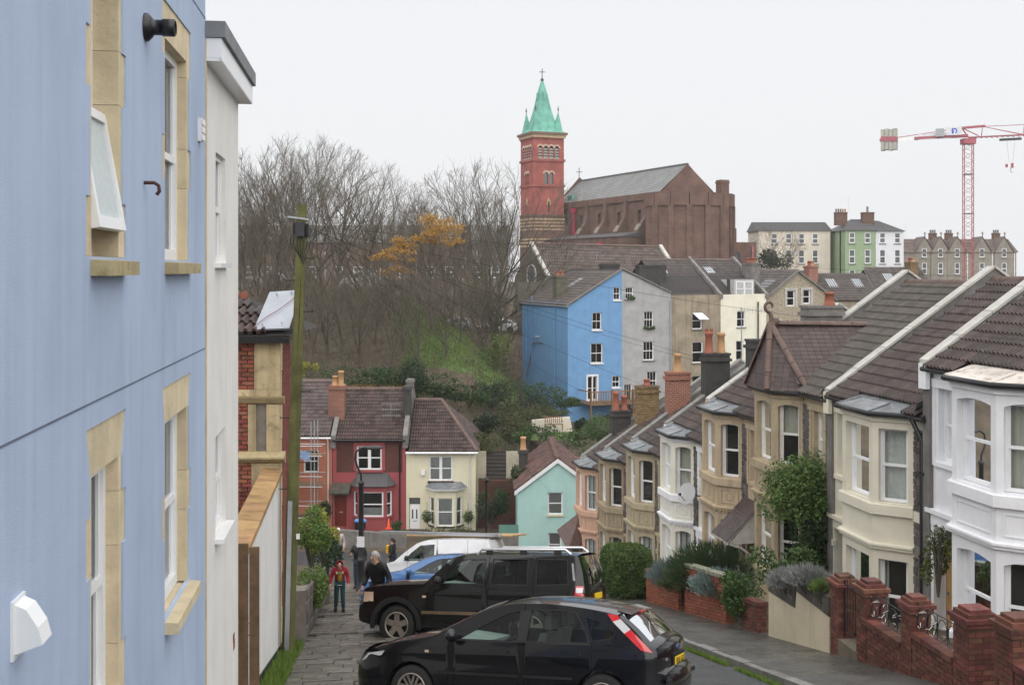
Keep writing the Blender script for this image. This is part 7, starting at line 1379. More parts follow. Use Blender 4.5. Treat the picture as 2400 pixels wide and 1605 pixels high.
b = MB(); b.box(ex(.745, 0, .005), (.02, .60, .16)); part(focus, 'plate_recess', b, trim_m); b = MB(); b.box(ex(.745, 0, .02), (.012, .52, .112)); pl_ = part(focus, 'number_plate', b, mat('yellow_plate', (.85, .56, .02), .4, .03))
Mt = Matrix.Translation(ex(.745, 0, .029)) @ Matrix(((0, 0, 1, 0), (1, 0, 0, 0), (0, 1, 0, 0), (0, 0, 0, 1))); part(focus, 'plate_lettering', text_mb('EK56 GGE', .105, Mt, .001), mat('plate_black', (.01, .01, .01), .6), pl_)
b = MB(); b.bar(ex(.835, -.3, .01), ex(.835, .3, .01), .03, .02); part(focus, 'tailgate_strip', b, trim_m); b = MB(); b.lathe([(.055, -.006), (.055, .006), (.045, .01)], ex(.905, 0, .012), 16, Matrix(((0, 0, 1), (1.5, 0, 0), (0, .75, 0)))); part(focus, 'badge', b, mat('badge_blue', (.05, .09, .2), .25, metal=.3))
Mt = Matrix.Translation(ex(.80, -.56, .012)) @ Matrix(((0, 0, 1, 0), (1, 0, 0, 0), (0, 1, 0, 0), (0, 0, 0, 1))); part(focus, 'model_lettering', text_mb('FOCUS', .05, Mt, .002), chrome)
b = MB(); b.tube([V((4.16, .28, .985)), V((4.10, .05, 1.07)), V((4.06, -.22, 1.12))], .012, 5); b.ball((4.2, .28, .97), .045, 8, 6); part(focus, 'rear_wiper', b, trim_m)
b = MB(); b.grid(lambda a, t: V((lerp(3.66, 3.86, a), lerp(-.56, .56, t), 1.40 - .05 * a - .02 * (2 * t - 1) ** 2 + (.0))), 4, 8); b.grid(lambda a, t: V((lerp(3.86, 3.72, a), lerp(-.56, .56, t), 1.35 - .04 * a - .02 * (2 * t - 1) ** 2)), 2, 8); part(focus, 'roof_spoiler', b, car_black); b = MB(); b.bar(V((3.865, -.15, 1.345)), V((3.865, .15, 1.345)), .02, .025); part(focus, 'brake_light', b, red_lens)
b = MB(); b.bar(ex(.55, -.8, .015), ex(.55, .8, .015), .03, .05); part(focus, 'bumper_strip', b, trim_m); b = MB(); b.tube([V((2.6, 0, 1.47)), V((2.85, 0, 1.72))], .006, 5); part(focus, 'roof_aerial', b, trim_m) if 0 else None
recentre(focus, 4.34); place_car(focus, 1199, 15.65, R(20), dz=-.05)
# --- the tall black off-roader
sp = dict(L=4.79, hw=.945, zb=1.16, tum=.22, wr=.385, ar=.46, wx=(.86, 3.64), seat=2.15, sz=.6, dash=1.9, mirror=(1.78, 1.2), handles=[(2.55, 1.05), (3.5, 1.05)], seams=[1.62, 2.79, 3.70], spokes=5, sw=.11, corner=.10, plan=.02, sill=.36, hm=trim_m, mirm=trim_m,
 segs=[('front_bumper', [(.16, .42), (.02, .46), (0, .62), (.02, .74), (.10, .78)], .10, 'trim'), ('grille', [(.10, .78), (.11, .95), (.14, 1.05), (.20, 1.10)], .06, 'paint'), ('bonnet', [(.20, 1.10), (.5, 1.14), (1.0, 1.17), (1.45, 1.19)], .05, 'paint'), ('windscreen', [(1.45, 1.19), (1.7, 1.42), (2.02, 1.70)], .05, 'glass'),
  ('roof', [(2.02, 1.70), (2.3, 1.745), (3.2, 1.77), (4.2, 1.77), (4.56, 1.755)], .04, 'paint'), ('rear_window', [(4.58, 1.74), (4.66, 1.5), (4.71, 1.22)], .04, 'tint'), ('tailgate', [(4.71, 1.22), (4.74, 1.0), (4.75, .80)], .04, 'paint'), ('rear_bumper', [(4.75, .80), (4.80, .76), (4.80, .55), (4.70, .42)], .05, 'trim')],
 wins=[([(1.86, 1.215), (1.98, 1.40), (2.18, 1.625), (2.26, 1.655), (2.70, 1.67), (2.70, 1.215)], carglass), ([(2.86, 1.215), (2.88, 1.672), (3.58, 1.68), (3.58, 1.215)], tint), ([(3.78, 1.215), (3.78, 1.68), (4.36, 1.672), (4.40, 1.24)], tint)], black=[],
 drape=[('tail_lamp', [(4.52, .98), (4.72, .98), (4.70, 1.20), (4.56, 1.20)], red_lens, .008), ('tail_lamp_clear', [(4.56, 1.08), (4.69, 1.08), (4.69, 1.17), (4.57, 1.17)], white_lens, .012), ('pillar_strip', [(4.50, 1.30), (4.54, 1.30), (4.50, 1.62), (4.46, 1.62)], chrome, .008), ('side_repeater', [(1.42, .93), (1.5, .93), (1.5, .97), (1.42, .97)], amber_l, .01), ('side_moulding', [(1.40, .62), (2.76, .62), (2.76, .68), (1.40, .68)], mat('bronze_strip', (.22, .16, .10), .35, metal=.6), .016), ('side_moulding', [(2.82, .62), (3.14, .62), (3.14, .68), (2.82, .68)], MATS['bronze_strip'], .016), ('head_lamp', [(.12, .82), (.36, .84), (.36, 1.02), (.14, 1.02)], amber_l, .008)]
  + [('wheel_arch_flare', [(c + r_ * math.cos(a), .385 + r_ * math.sin(a)) for r_, rng in ((.455, range(11)), (.56, range(10, -1, -1))) for a in [R(-8 + 19.6 * k) for k in rng]], trim_m, .03) for c in (.86, 3.64)])
jeep, W = build_car('off_roader', 'tall black off-road estate with silver roof rails behind the hatchback', sp, suv_black)
for sgn in (-1, 1):
    b = MB(); b.tube([V((2.5, sgn * .70, 1.76)), V((2.58, sgn * .70, 1.86)), V((4.3, sgn * .70, 1.87)), V((4.42, sgn * .70, 1.78))], .03, 6); rl_ = part(jeep, 'roof_rail', b, alu_m)
    for x in (2.75, 3.45, 4.15): b = MB(); b.box((x, sgn * .70, 1.80), (.14, .05, .1)); part(jeep, 'rail_foot', b, trim_m, rl_)
b = MB(); b.box((4.60, 0, 1.71), (.05, .34, .06)); part(jeep, 'brake_light', b, red_lens); b = MB(); b.box((4.79, 0, .98), (.03, .5, .11)); part(jeep, 'number_plate', b, MATS['yellow_plate']); b = MB(); b.box((4.77, .5, 1.14), (.06, .14, .06)); part(jeep, 'tailgate_handle', b, trim_m); b = MB(); b.tube([V((4.76, -.05, 1.22)), V((4.72, -.45, 1.42))], .012, 5); part(jeep, 'rear_wiper', b, trim_m)
recentre(jeep, 4.79); place_car(jeep, 1108, 23.3, R(17), dz=0)
# --- charcoal car, blue car, white van with ladders
sp = hat(L=4.2, drape=[('tail_lamp', [(4.0, .8), (4.12, .8), (4.1, .98), (4.02, .98)], red_lens, .008)], mirm=alu_m); dk, _ = build_car('charcoal_car', 'charcoal car with silver door mirror, hidden behind the off-roader', sp, car_dark); recentre(dk, 4.34); place_car(dk, 1092, 27.8, R(14))
sp = hat(drape=[('head_lamp', [(.10, .64), (.5, .74), (.55, .82), (.24, .765)], white_lens, .008)]); bc, _ = build_car('blue_hatchback', 'blue hatchback parked between the charcoal car and the white van', sp, car_blue); recentre(bc, 4.34); place_car(bc, 1012, 32.0, R(14))
sp = dict(L=4.14, hw=.88, zb=1.1, tum=.13, wr=.315, wx=(.82, 3.55), seat=1.75, dash=1.45, mirror=(1.32, 1.12), handles=[(2.0, .95)], seams=[1.3, 2.28, 3.3], spokes=6, corner=.10, plan=.02, hm=trim_m, mirm=trim_m, panels=['front_wing', 'front_door', 'side_panel', 'side_panel'],
 segs=[('front_bumper', [(.10, .22), (0, .35), (.02, .6), (.12, .78)], .12, 'paint'), ('bonnet', [(.12, .78), (.4, .95), (.85, 1.07)], .05, 'paint'), ('windscreen', [(.85, 1.07), (1.2, 1.36), (1.6, 1.64)], .06, 'glass'), ('roof', [(1.6, 1.64), (2.0, 1.74), (3.0, 1.77), (3.95, 1.75)], .04, 'paint'), ('rear_doors', [(3.95, 1.75), (4.06, 1.5), (4.12, 1.1), (4.12, .6)], .03, 'paint'), ('rear_bumper', [(4.12, .6), (4.14, .5), (4.05, .25)], .04, 'trim')],
 wins=[([(1.2, 1.12), (1.45, 1.36), (1.72, 1.56), (2.18, 1.60), (2.18, 1.12)], carglass)], black=[], drape=[('side_rib', [(2.4, 1.0), (3.2, 1.0), (3.2, 1.55), (2.4, 1.55)], van_white, .012), ('side_rib', [(3.38, 1.0), (3.9, 1.0), (3.85, 1.55), (3.38, 1.55)], van_white, .012)])
van, _ = build_car('white_van', 'white van with ladders and planks on its roof rack', sp, van_white, cat='van'); recentre(van, 4.14); place_car(van, 1005, 37.0, R(16))
for k, x in enumerate((2.0, 2.9, 3.8)): b = MB(); b.bar(V((x, -.75, 1.82)), V((x, .75, 1.82)), .05, .05); o = part(van, 'rack_bar', b, trim_m); o.location.x -= 2.07
Mv = van.matrix_basis @ Matrix.Translation((-2.07, 0, 0))
lad = empty('ladder', Mv @ V((2.3, -.3, 1.9)), 'aluminium ladder lying on the white van roof', 'ladder')
for y in (-.5, -.12): b = MB(); b.bar(Mv @ V((.2, y, 1.98)), Mv @ V((4.2, y, 1.9)), .03, .09); part(lad, 'stile', b, alu_m)
for k in range(14): x = .35 + k * .28; b = MB(); b.tube([Mv @ V((x, -.5, 1.975 - .02 * x)), Mv @ V((x, -.12, 1.975 - .02 * x))], .016, 5); part(lad, 'rung', b, alu_m)
for k in range(4): b = MB(); b.bar(Mv @ V((.9, .05 + .16 * k, 1.87 + .012 * k)), Mv @ V((4.55 + .1 * k, .02 + .16 * k, 1.88 + .012 * k)), .13, .04); solo('plank', b, mat('pine_plank', (.38, .25, .12), .7, .2, 4), 'pine plank on the white van roof rack', 'plank', 'planks on the van roof', loc=Mv @ V((2.5, .1 + .16 * k, 1.88)))
# --- cars and a van along the road at the top of the wood
for i, (x, Y, pm, lab, s) in enumerate(((612, 127, 'silver_paint', 'silver car parked on the hilltop road behind the leftmost trees', 1), (905, 127, 'charcoal_paint', 'dark car on the hilltop road behind the orange leaved tree', 1), (1040, 128, 'silver_paint', 'silver car on the hilltop road right of the orange leaves', 1.0), (1140, 127, 'white_van_paint', 'white car on the hilltop road near the church end', 1))):
    pm = MATS.get(pm) or paintm(pm, (.32, .33, .35)); c_, _ = build_car('distant_car', lab, hat(drape=[]), pm, False, grp='cars on the hilltop road'); recentre(c_, 4.34); X = (x - 1172.5) / 2638 * Y; c_.location = (X, Y, gz(X, Y) + .05)
sp2 = dict(sp); dv, _ = build_car('delivery_van', 'red and white van on the hilltop road seen through the trees', sp2, van_white, False, 'van', 'cars on the hilltop road'); recentre(dv, 4.14); X = (828 - 1172.5) / 2638 * 127; dv.location = (X, 127, gz(X, 127)); dv.scale = (1.3, 1.2, 1.25); b = MB(); b.box((.6, -.9, 1.25), (2.4, .05, .7)); part(dv, 'red_panel', b, mat('van_red', (.4, .05, .035), .5))
# ---------------------------------------------------------------- people
def skin_mesh(name, verts, edges, rads, m, sub=2, root_i=0):
    me = bpy.data.meshes.new(name); me.from_pydata([tuple(v) for v in verts], edges, []); o = bpy.data.objects.new(name, me); COL.objects.link(o)
    md = o.modifiers.new('s', 'SKIN'); sd = o.modifiers.new('d', 'SUBSURF'); sd.levels = sd.render_levels = sub; md.use_smooth_shade = True
    for i, v in enumerate(me.skin_vertices[0].data): r = rads[i]; v.radius = r if hasattr(r, '__len__') else (r, r); v.use_root = (i == root_i)
    out = evald(o); bpy.data.objects.remove(o); out.materials.clear(); out.materials.append(m)
    for p in out.polygons: p.use_smooth = True
    return out
skin_m = mat('skin', (.48, .28, .20), .55, .08, 6)
def person(label, loc, rz, h, J, top_m, leg_m, shoe_m, hair_m, coat_len=.0, hood=None, extra=None):
    t = empty('person', (0, 0, 0), label, 'person'); s = h / 1.75
    base = dict(pel=(0, 0, .95), sp=(0, 0, 1.17), ch=(0, .0, 1.36), nk=(0, 0, 1.50), hd=(0, .02, 1.60), ht=(0, .02, 1.70))
    for a, q in (('l', -1), ('r', 1)): base.update({'sh' + a: (q * .18, 0, 1.42), 'el' + a: (q * .25, -.03, 1.15), 'wr' + a: (q * .25, .09, .92), 'hd' + a: (q * .25, .12, .84), 'hp' + a: (q * .09, 0, .92), 'kn' + a: (q * .10, .03, .50), 'an' + a: (q * .10, -.02, .09), 'to' + a: (q * .11, .13, .045)})
    base.update({k: v for k, v in J.items() if k != 'look'}); j = {k: V(v) * s for k, v in base.items()}
    names = list(j); idx = {n: i for i, n in enumerate(names)}
    rad = dict(pel=(.14, .11), sp=(.135, .10), ch=(.15, .11), nk=.055, hd=(.072, .088), ht=(.055, .07)); [rad.update({'sh' + a: .065, 'el' + a: .042, 'wr' + a: .03, 'hd' + a: (.026, .036), 'hp' + a: .085, 'kn' + a: .058, 'an' + a: .042, 'to' + a: .035}) for a in 'lr']
    ed = [('pel', 'sp'), ('sp', 'ch'), ('ch', 'nk'), ('nk', 'hd'), ('hd', 'ht')] + [e for a in 'lr' for e in (('ch', 'sh' + a), ('sh' + a, 'el' + a), ('el' + a, 'wr' + a), ('wr' + a, 'hd' + a), ('pel', 'hp' + a), ('hp' + a, 'kn' + a), ('kn' + a, 'an' + a), ('an' + a, 'to' + a))]
    sc_ = lambda r, k=1.: tuple(x * s * k for x in r) if hasattr(r, '__len__') else r * s * k
    body = skin_mesh('body', [j[n] for n in names], [(idx[a], idx[b]) for a, b in ed], [sc_(rad[n]) for n in names], skin_m); bo = part(t, 'body', body, None)
    def cloth(nm, ns, es, rr, m):
        ix = {n: i for i, n in enumerate(ns)}; part(t, nm, skin_mesh(nm, [j[n] if n in j else V(J[n]) * s for n in ns], [(ix[a], ix[b]) for a, b in es], [sc_(rr[n]) for n in ns], m), None)
    jr = dict(pel=(.19, .155), sp=(.175, .14), ch=(.185, .145), nk=.075); [jr.update({'sh' + a: .088, 'el' + a: .066, 'wr' + a: .052}) for a in 'lr']
    cloth('jacket', ['pel', 'sp', 'ch', 'nk', 'shl', 'ell', 'wrl', 'shr', 'elr', 'wrr'], [('pel', 'sp'), ('sp', 'ch'), ('ch', 'nk'), ('ch', 'shl'), ('shl', 'ell'), ('ell', 'wrl'), ('ch', 'shr'), ('shr', 'elr'), ('elr', 'wrr')], jr, top_m)
    lr_ = dict(pel=(.15, .125)); [lr_.update({'hp' + a: .105, 'kn' + a: .078, 'an' + a: .062}) for a in 'lr']
    cloth('trousers', ['pel', 'hpl', 'knl', 'anl', 'hpr', 'knr', 'anr'], [('pel', 'hpl'), ('hpl', 'knl'), ('knl', 'anl'), ('pel', 'hpr'), ('hpr', 'knr'), ('knr', 'anr')], lr_, leg_m)
    for a in 'lr':
        d = (j['to' + a] - j['an' + a]); d.z = 0; d.normalize(); p = j['an' + a]; b = MB(); rr = s
        b.grid(lambda q, w: p + d * (.045 * rr + .155 * rr * math.cos(q * 6.283) * math.sin(w * 3.1416)) + V((-d.y, d.x, 0)) * (.06 * rr * math.sin(q * 6.283) * math.sin(w * 3.1416)) + V((0, 0, -.035 * rr - .065 * rr * math.cos(w * 3.1416))), 12, 8); part(t, 'shoe', b, shoe_m)
        c = j['hd' + a]; f = (c - j['wr' + a]).normalized(); sd = f.orthogonal().normalized(); b = MB()
        for k, (o, ln) in enumerate(((-.03, .065), (-.01, .078), (.01, .072), (.03, .058))): q = c + sd * o * s + f * .02 * s; b.tube([q, q + f * ln * .55 * s, q + f * ln * s + sd.cross(f) * .02 * s], [.0095 * s, .009 * s, .007 * s], 6)
        q = c - sd * .035 * s; b.tube([q - f * .03 * s, q - sd * .03 * s + f * .01 * s, q - sd * .035 * s + f * .04 * s], [.011 * s, .01 * s, .008 * s], 6); part(t, 'fingers', b, skin_m, bo)
    H = j['hd']; up = (j['ht'] - j['hd']).normalized(); fw = V(J.get('look', (0, 1, 0))).normalized(); rt = fw.cross(up).normalized(); fw = up.cross(rt)
    fp = lambda x, y, z: H + rt * x * s + fw * y * s + up * z * s
    b = MB(); b.add([fp(-.012, .088, .035), fp(.012, .088, .035), fp(.02, .098, -.01), fp(-.02, .098, -.01), fp(0, .118, -.005)], [(0, 1, 4), (1, 2, 4), (2, 3, 4), (3, 0, 4)]); [b.ball(fp(q * .085, .0, .0), .022 * s, 6, 5) for q in (-1, 1)]; part(t, 'nose_and_ears', b, skin_m, bo)
    b = MB(); [b.ball(fp(q * .032, .086, .035), .012 * s, 6, 5) for q in (-1, 1)]; b.bar(fp(-.025, .094, -.045), fp(.025, .094, -.045), .012 * s, .01 * s); part(t, 'eyes_and_mouth', b, mat('face_dark', (.06, .03, .025), .6), bo)
    b = MB(); b.grid(lambda q, w: fp(.098 * math.cos(q * 6.283) * math.sin(w * 1.75), -.018 + .112 * math.sin(q * 6.283) * math.sin(w * 1.75) - (.03 * w), .045 + .105 * math.cos(w * 1.75) - (.06 * w if math.sin(q * 6.283) < 0 else 0)), 16, 8)
    if hood is None: part(t, 'hair', b, hair_m, bo)
    else:
        b = MB(); b.grid(lambda q, w: fp((.125 if w < .8 else .12) * math.sin((.62 * (2 * q - 1)) * 3.1416) * (math.sin(.25 + w * 1.9)), -.02 - .125 * math.cos((.62 * (2 * q - 1)) * 3.1416) * math.sin(.25 + w * 1.9), .02 + .15 * math.cos(.1 + w * 2.3)), 18, 10); part(t, 'hood', b, hood)
    if extra: extra(t, j, s, fp)
    t.location = loc; t.rotation_euler = (0, 0, rz); return t
blackj = mat('black_wax_jacket', (.010, .010, .011), .42, .3, 6, .3, 30); redj = mat('red_jacket', (.30, .012, .03), .75, .2, 8, .2, 40); tealt = mat('teal_trousers', (.014, .055, .065), .85, .2, 6); boot = mat('black_boot', (.012, .012, .012), .5); greyh = mat('grey_hair', (.33, .31, .29), .8, .25, 30); jeans = mat('dark_blue_jeans', (.02, .03, .06), .85); brownh = mat('brown_hair', (.05, .03, .02), .8)
def boy_extra(t, j, s, fp):
    c, p = j['ch'], j['pel']; b = MB(); d = .165 * s; b.grid(lambda a, w: lerp(p, c, .15 + .95 * w) + V(((a - .5) * .12 * s, d - .02 * s + .012 * s * math.cos((a - .5) * 3), 0)), 5, 6); part(t, 'patterned_shirt', b, mat('black_yellow_print', (.25, .27, .03), .8, .95, 26))
    b = MB(); [b.box(lerp(j['sp'], c, .8) + V((q * .095 * s, d - .005, .02)), (.05 * s, .02, .07 * s)) for q in (-1, 1)]; part(t, 'white_badge', b, mat('badge_white', (.5, .45, .47), .8)); b = MB(); b.tube([p + V((.16 * s * math.cos(a), .15 * s * math.sin(a), -.06 * s)) for a in [k * .3307 for k in range(20)]], .012 * s, 5); part(t, 'white_hem', b, MATS['badge_white'])
bl_ = V(((778 - 1172.5) / 2638 * 29.3, 29.3, pave_z(29.3) + .01))
person('child in red hooded jacket and teal trousers walking up the pavement', bl_, R(188), 1.36, dict(sp=(0, .05, 1.16), ch=(0, .12, 1.34), nk=(0, .17, 1.47), hd=(0, .23, 1.55), ht=(0, .25, 1.65), shl=(-.18, .1, 1.40), shr=(.18, .1, 1.40), ell=(-.27, .06, 1.13), elr=(.28, .07, 1.14), wrl=(-.28, .18, .93), wrr=(.30, .19, .94), hdl=(-.28, .22, .86), hdr=(.30, .23, .87), knl=(-.10, .10, .52), anl=(-.12, .05, .10), tol=(-.13, .2, .05), knr=(.11, .0, .50), anr=(.13, -.1, .10), tor=(.14, .05, .05), look=(0, 1, -.35)), redj, tealt, boot, brownh, hood=redj, extra=boy_extra)
Ym = 25.6; ml = V(((868 - 1172.5) / 2638 * Ym, Ym, road_z(Ym) + .07))
person('grey haired man in black wax jacket looking up, beside the parked cars', ml, R(150), 1.76, dict(sp=(0, .05, 1.16), ch=(0, .10, 1.35), nk=(0, .13, 1.50), hd=(0, .17, 1.60), ht=(0, .16, 1.70), shl=(-.2, .08, 1.42), shr=(.2, .08, 1.42), ell=(-.30, .02, 1.15), elr=(.30, .03, 1.14), wrl=(-.33, .16, .93), wrr=(.31, .17, .92), hdl=(-.33, .2, .85), hdr=(.31, .21, .84), knl=(-.10, .14, .52), anl=(-.1, .05, .1), tol=(-.1, .2, .05), look=(.1, 1, .25)), blackj, jeans, boot, greyh)
Yq = 38.5; person('person in dark coat half hidden behind the lamp column', V(((821 - 1172.5) / 2638 * Yq, Yq, pave_z(Yq))), R(170), 1.68, dict(elr=(.28, .05, 1.16), wrr=(.22, .25, 1.2), hdr=(.18, .3, 1.25)), blackj, jeans, boot, brownh)
Yq = 47.; person('person with black hair and yellow bag far down the street beside the van', V(((899 - 1172.5) / 2638 * Yq, Yq, road_z(Yq))), R(80), 1.65, dict(), mat('black_coat_far', (.012, .012, .014), .7), jeans, boot, mat('black_hair', (.008, .008, .008), .6), extra=lambda t, j, s, fp: part(t, 'yellow_bag', MB().box(j['ch'] + V((.0, .2, -.1)), (.2, .1, .3)), mat('yellow_cloth', (.6, .32, .02), .7)))
Yq = 44.; person('person in white hat behind the shrubs at the pavement edge', V(((774 - 1172.5) / 2638 * Yq, Yq, pave_z(Yq) + .35)), R(180), 1.62, dict(), mat('pale_coat', (.42, .36, .34), .8), jeans, boot, mat('white_hat', (.7, .68, .68), .8))
bpy.data.scenes.remove(TMP)
# ---------------------------------------------------------------- garden walls, gates and plants of the terrace
GE = V((-.148, 1, 0)).normalized()
def gfr(Y): f = Fr(V((gw_x(Y), Y, 0)), GE); return f          # outward = towards the street
brick_core = mat('brick_wall_core', (.10, .06, .045), .9, .3, 4)
brick_or = mat('orange_garden_brick', (.27, .085, .045), .8, .25, 7, .4, 50, rand=.25, spots=.2, dirt=(.1, .06, .045))
def bwall(label, Y0, Y1, h0, h1, m, coping=None, lim=300, level=False):
    f = gfr(Y0); L = (Y1 - Y0) / GE.y; sl = -SL * GE.y; root = empty('garden_wall', f(L / 2, -.1, pave_z((Y0 + Y1) / 2)), label, 'wall'); zb = pave_z(Y0)
    b = MB(); b.hexa([f(u, v, z) for top in (0, 1) for u, v, z in ((0, -.2, zb - .4 if not top else zb + h0 - .01), (L, -.2, zb + sl * L - .4 if not top else zb + sl * L + h1 - .01), (L, -.012, zb + sl * L - .4 if not top else zb + sl * L + h1 - .01), (0, -.012, zb - .4 if not top else zb + h0 - .01))]); c = part(root, 'core', b, brick_core)
    bricks(root, c, f, 0, L, zb - .1 + (sl * L if level else 0), zb + max(h0, h1) + .1, 0, m, sh=0. if level else sl, proud=.0, lim=lim, ztop=lambda u: zb + sl * u + lerp(h0, h1, u / L), d=.05)
    fe = Fr(f(0, -.2, 0), V((-GE.y, GE.x, 0))); fe.n = -GE
    bricks(root, c, fe, 0, .2, zb - .1, zb + h0, .0, m, lim=60, d=.03)
    n = max(2, int(L / .24))
    for k in range(n):
        u0, u1 = L * k / n, L * (k + 1) / n - .012; q = [f(u, v, zb + sl * u + lerp(h0, h1, u / L) + dz) for dz in (0, .085) for u, v in ((u0, -.23), (u1, -.23), (u1, .025), (u0, .025))]; b = MB(); b.hexa(q); part(root, 'coping_brick', b, coping or m)
    return root, f, L, zb, sl
def pier(label, Y, w, h, m, z0=None, name='gate_pier'):
    f = gfr(Y); zb = z0 if z0 is not None else pave_z(Y); root = empty(name, f(w / 2, -w / 2, zb), label, 'pier'); b = MB().fbox(f, .01, w - .01, -w + .01, -.01, zb - .5, zb + h); c = part(root, 'core', b, brick_core)
    n = int(h / .075)
    for k in range(-4, n):
        z = zb + k * .075; o = k % 2
        for side in range(2):
            fs = f if side == 0 else Fr(f(0, -w, 0), V((-GE.y, GE.x, 0)))
            if side: fs.n = -GE
            cuts = [0, w * .5, w] if o else [0, w * .25, w * .75, w]
            for a, e in zip(cuts, cuts[1:]): b = MB(); b.fbox(fs, a + .005, e - .005, -.03, .0 + rnd.uniform(-.002, .003), z + .005, z + .07); part(root, 'brick', b, m, c)
    for dz, o, hh in ((0, .03, .07), (.07, .06, .06), (.13, .0, .06), (.19, -.05, .05)):
        b = MB(); b.fbox(f, -o, w + o, -w - o, o, zb + h + dz, zb + h + dz + hh); part(root, 'cap_course', b, m)
    return root
bwall('orange brick garden wall by the clipped hedge, farthest of the brick walls', 29.8, 32.9, .95, .85, brick_or)
bwall('orange brick garden wall with mossy stone coping under the grey green shrubs', 26.1, 29.2, 1.0, 1.15, brick_or, mat('mossy_coping', (.20, .20, .15), .85, .35, 4, .5, 20, rand=.2, spots=.5, dirt=(.10, .12, .05)))
bwall('short low brick garden wall under the leafy green bush', 24.1, 25.1, .55, .6, br_d)
# rendered wall with stepped block top
f = gfr(20.55); L = 2.95; sl = -SL * GE.y; zb = pave_z(20.55); root = empty('rendered_wall', f(1.5, -.1, pave_z(22)), 'cream rendered garden wall with dark block top between brick pier and green bush', 'wall')
rw = mat('cream_wall_render', (.52, .46, .33), .85, .12, 1.2, .25, 40, streak=.55, dirt=(.30, .24, .14), spots=.15); blk = mat('sooty_concrete_block', (.075, .068, .056), .9, .4, 3, .5, 25, spots=.5, dirt=(.3, .3, .28))
b = MB(); b.prism([f(u, 0, z) for u, z in ((0, zb - .5), (L, zb + sl * L - .5), (L, zb + sl * L + .91), (1.55, zb + sl * 1.55 + .67), (1.5, zb + sl * 1.5 + 1.0), (0, zb + .64))], -f.n * .22); part(root, 'render', b, rw)
for a, e, h0, h1, hh in ((0, 1.5, .645, 1.005, .36), (1.56, L, .68, .915, .42)):
    n = 4
    for k in range(n):
        for lv in range(2):
            u0, u1 = lerp(a, e, k / n), lerp(a, e, (k + 1) / n) - .01; t0, t1 = (u0 - a) / (e - a), (u1 - a) / (e - a); q = [f(u, v, zb + sl * u + lerp(h0, h1, t) + lv * hh / 2 + dz) for dz in (.005, hh / 2 - .008) for (u, t), v in (((u0, t0), -.2), ((u1, t1), -.2), ((u1, t1), .012), ((u0, t0), .012))]; b = MB(); b.hexa(q); part(root, 'block', b, blk)
pier('dark brick gate pier beside the cream rendered wall', 20.15, .36, 1.13, br_d)
pier('second brick gate pier, across the steps from the cream wall', 19.12, .36, 1.1, br_d)
pier('brick pier in the middle of the low wall with scrolled ironwork', 17.6, .33, .95, br_d)
pier('large brick pier at the near end of the scrolled ironwork', 15.98, .42, .88, br_d)
pier('brick pier in the bottom right corner', 14.93, .42, .86, br_d)
iron = black_metal
for (Y0, Y1, lab, tz) in ((17.94, 19.1, 'low brick wall between the second and middle piers', -5.81), (16.42, 17.58, 'low brick wall between the middle and large piers', -5.53), (13.6, 14.9, 'low brick wall running out of the bottom right corner', -5.1)):
    root, f, L, zb, sl = bwall(lab, Y0, Y1, tz - .085 - pave_z(Y0), tz - .085 - pave_z(Y1), br_d, level=True)
    if Y0 > 15:
        g = empty('wrought_iron_panel', f(L / 2, -.1, zb + sl * L / 2 + 1.0), 'scrolled wrought iron panel %s' % ('left of the middle pier' if Y0 > 17 else 'right of the middle pier'), 'railing'); zc = lambda u: tz + .01
        for dz in (.05, .42): b = MB(); b.tube([f(u, -.1, zc(u) + dz) for u in (0, L / 2, L)], .009, 5); part(g, 'rail', b, iron)
        for k in range(4):
            u = L * (k + .5) / 4; b = MB(); b.tube([f(u + .13 * math.cos(a), -.1, zc(u) + .23 + .15 * math.sin(a)) for a in [q * math.pi / 9 for q in range(19)]], .008, 5); part(g, 'scroll', b, iron)
        for k in range(5): u = L * k / 4 ; b = MB(); b.tube([f(u, -.1, zc(u) + .05), f(u, -.1, zc(u) + .42)], .007, 5); part(g, 'bar', b, iron)
        b = MB(); r = random.Random(5)
        for k in range(22): u = r.uniform(0, L); q = f(u, -.08, zc(u) + r.uniform(.05, .42)); b.tube([q, q + V((r.uniform(-.07, .07), r.uniform(-.07, .07), r.uniform(-.06, .06)))], .006, 4)
        part(g, 'string_lights', b, mat('white_wire', (.6, .6, .58), .6), kind='stuff')
# steps and gate between the first two piers, gates further down
f = gfr(19.46); st = empty('garden_steps', f(.3, -.3, pave_z(19.6)), 'mossy concrete steps between the two gate piers', 'steps')
for k in range(2): b = MB().fbox(f, -.05, .7, -.55 - .35 * k, .02 - .35 * k, pave_z(19.4) - .6, pave_z(19.4) + .14 + .16 * k); part(st, 'step', b, mat('mossy_step', (.13, .11, .08), .85, .3, 4, spots=.5, dirt=(.06, .08, .03)))
def gate(label, Y, w, h, dz=0):
    f = gfr(Y); zb = pave_z(Y) + dz; g = empty('iron_gate', f(w / 2, -.1, zb), label, 'gate')
    for u in (0, w): b = MB(); b.tube([f(u, -.1, zb), f(u, -.1, zb + h)], .016, 6); part(g, 'stile', b, iron)
    for z in (.12, h * .55, h - .08): b = MB(); b.tube([f(0, -.1, zb + z), f(w, -.1, zb + z)], .011, 6); part(g, 'rail', b, iron)
    for k in range(1, 6): u = w * k / 6; b = MB(); b.tube([f(u, -.1, zb + .12), f(u, -.1, zb + h + .08 * math.sin(math.pi * k / 6))], .008, 5); part(g, 'bar', b, iron)
    b = MB(); b.tube([f(w * .5 + .16 * math.cos(a), -.1, zb + h + .05 + .1 * math.sin(a)) for a in [q * math.pi / 6 for q in range(7)]], .008, 5); part(g, 'scroll', b, iron)
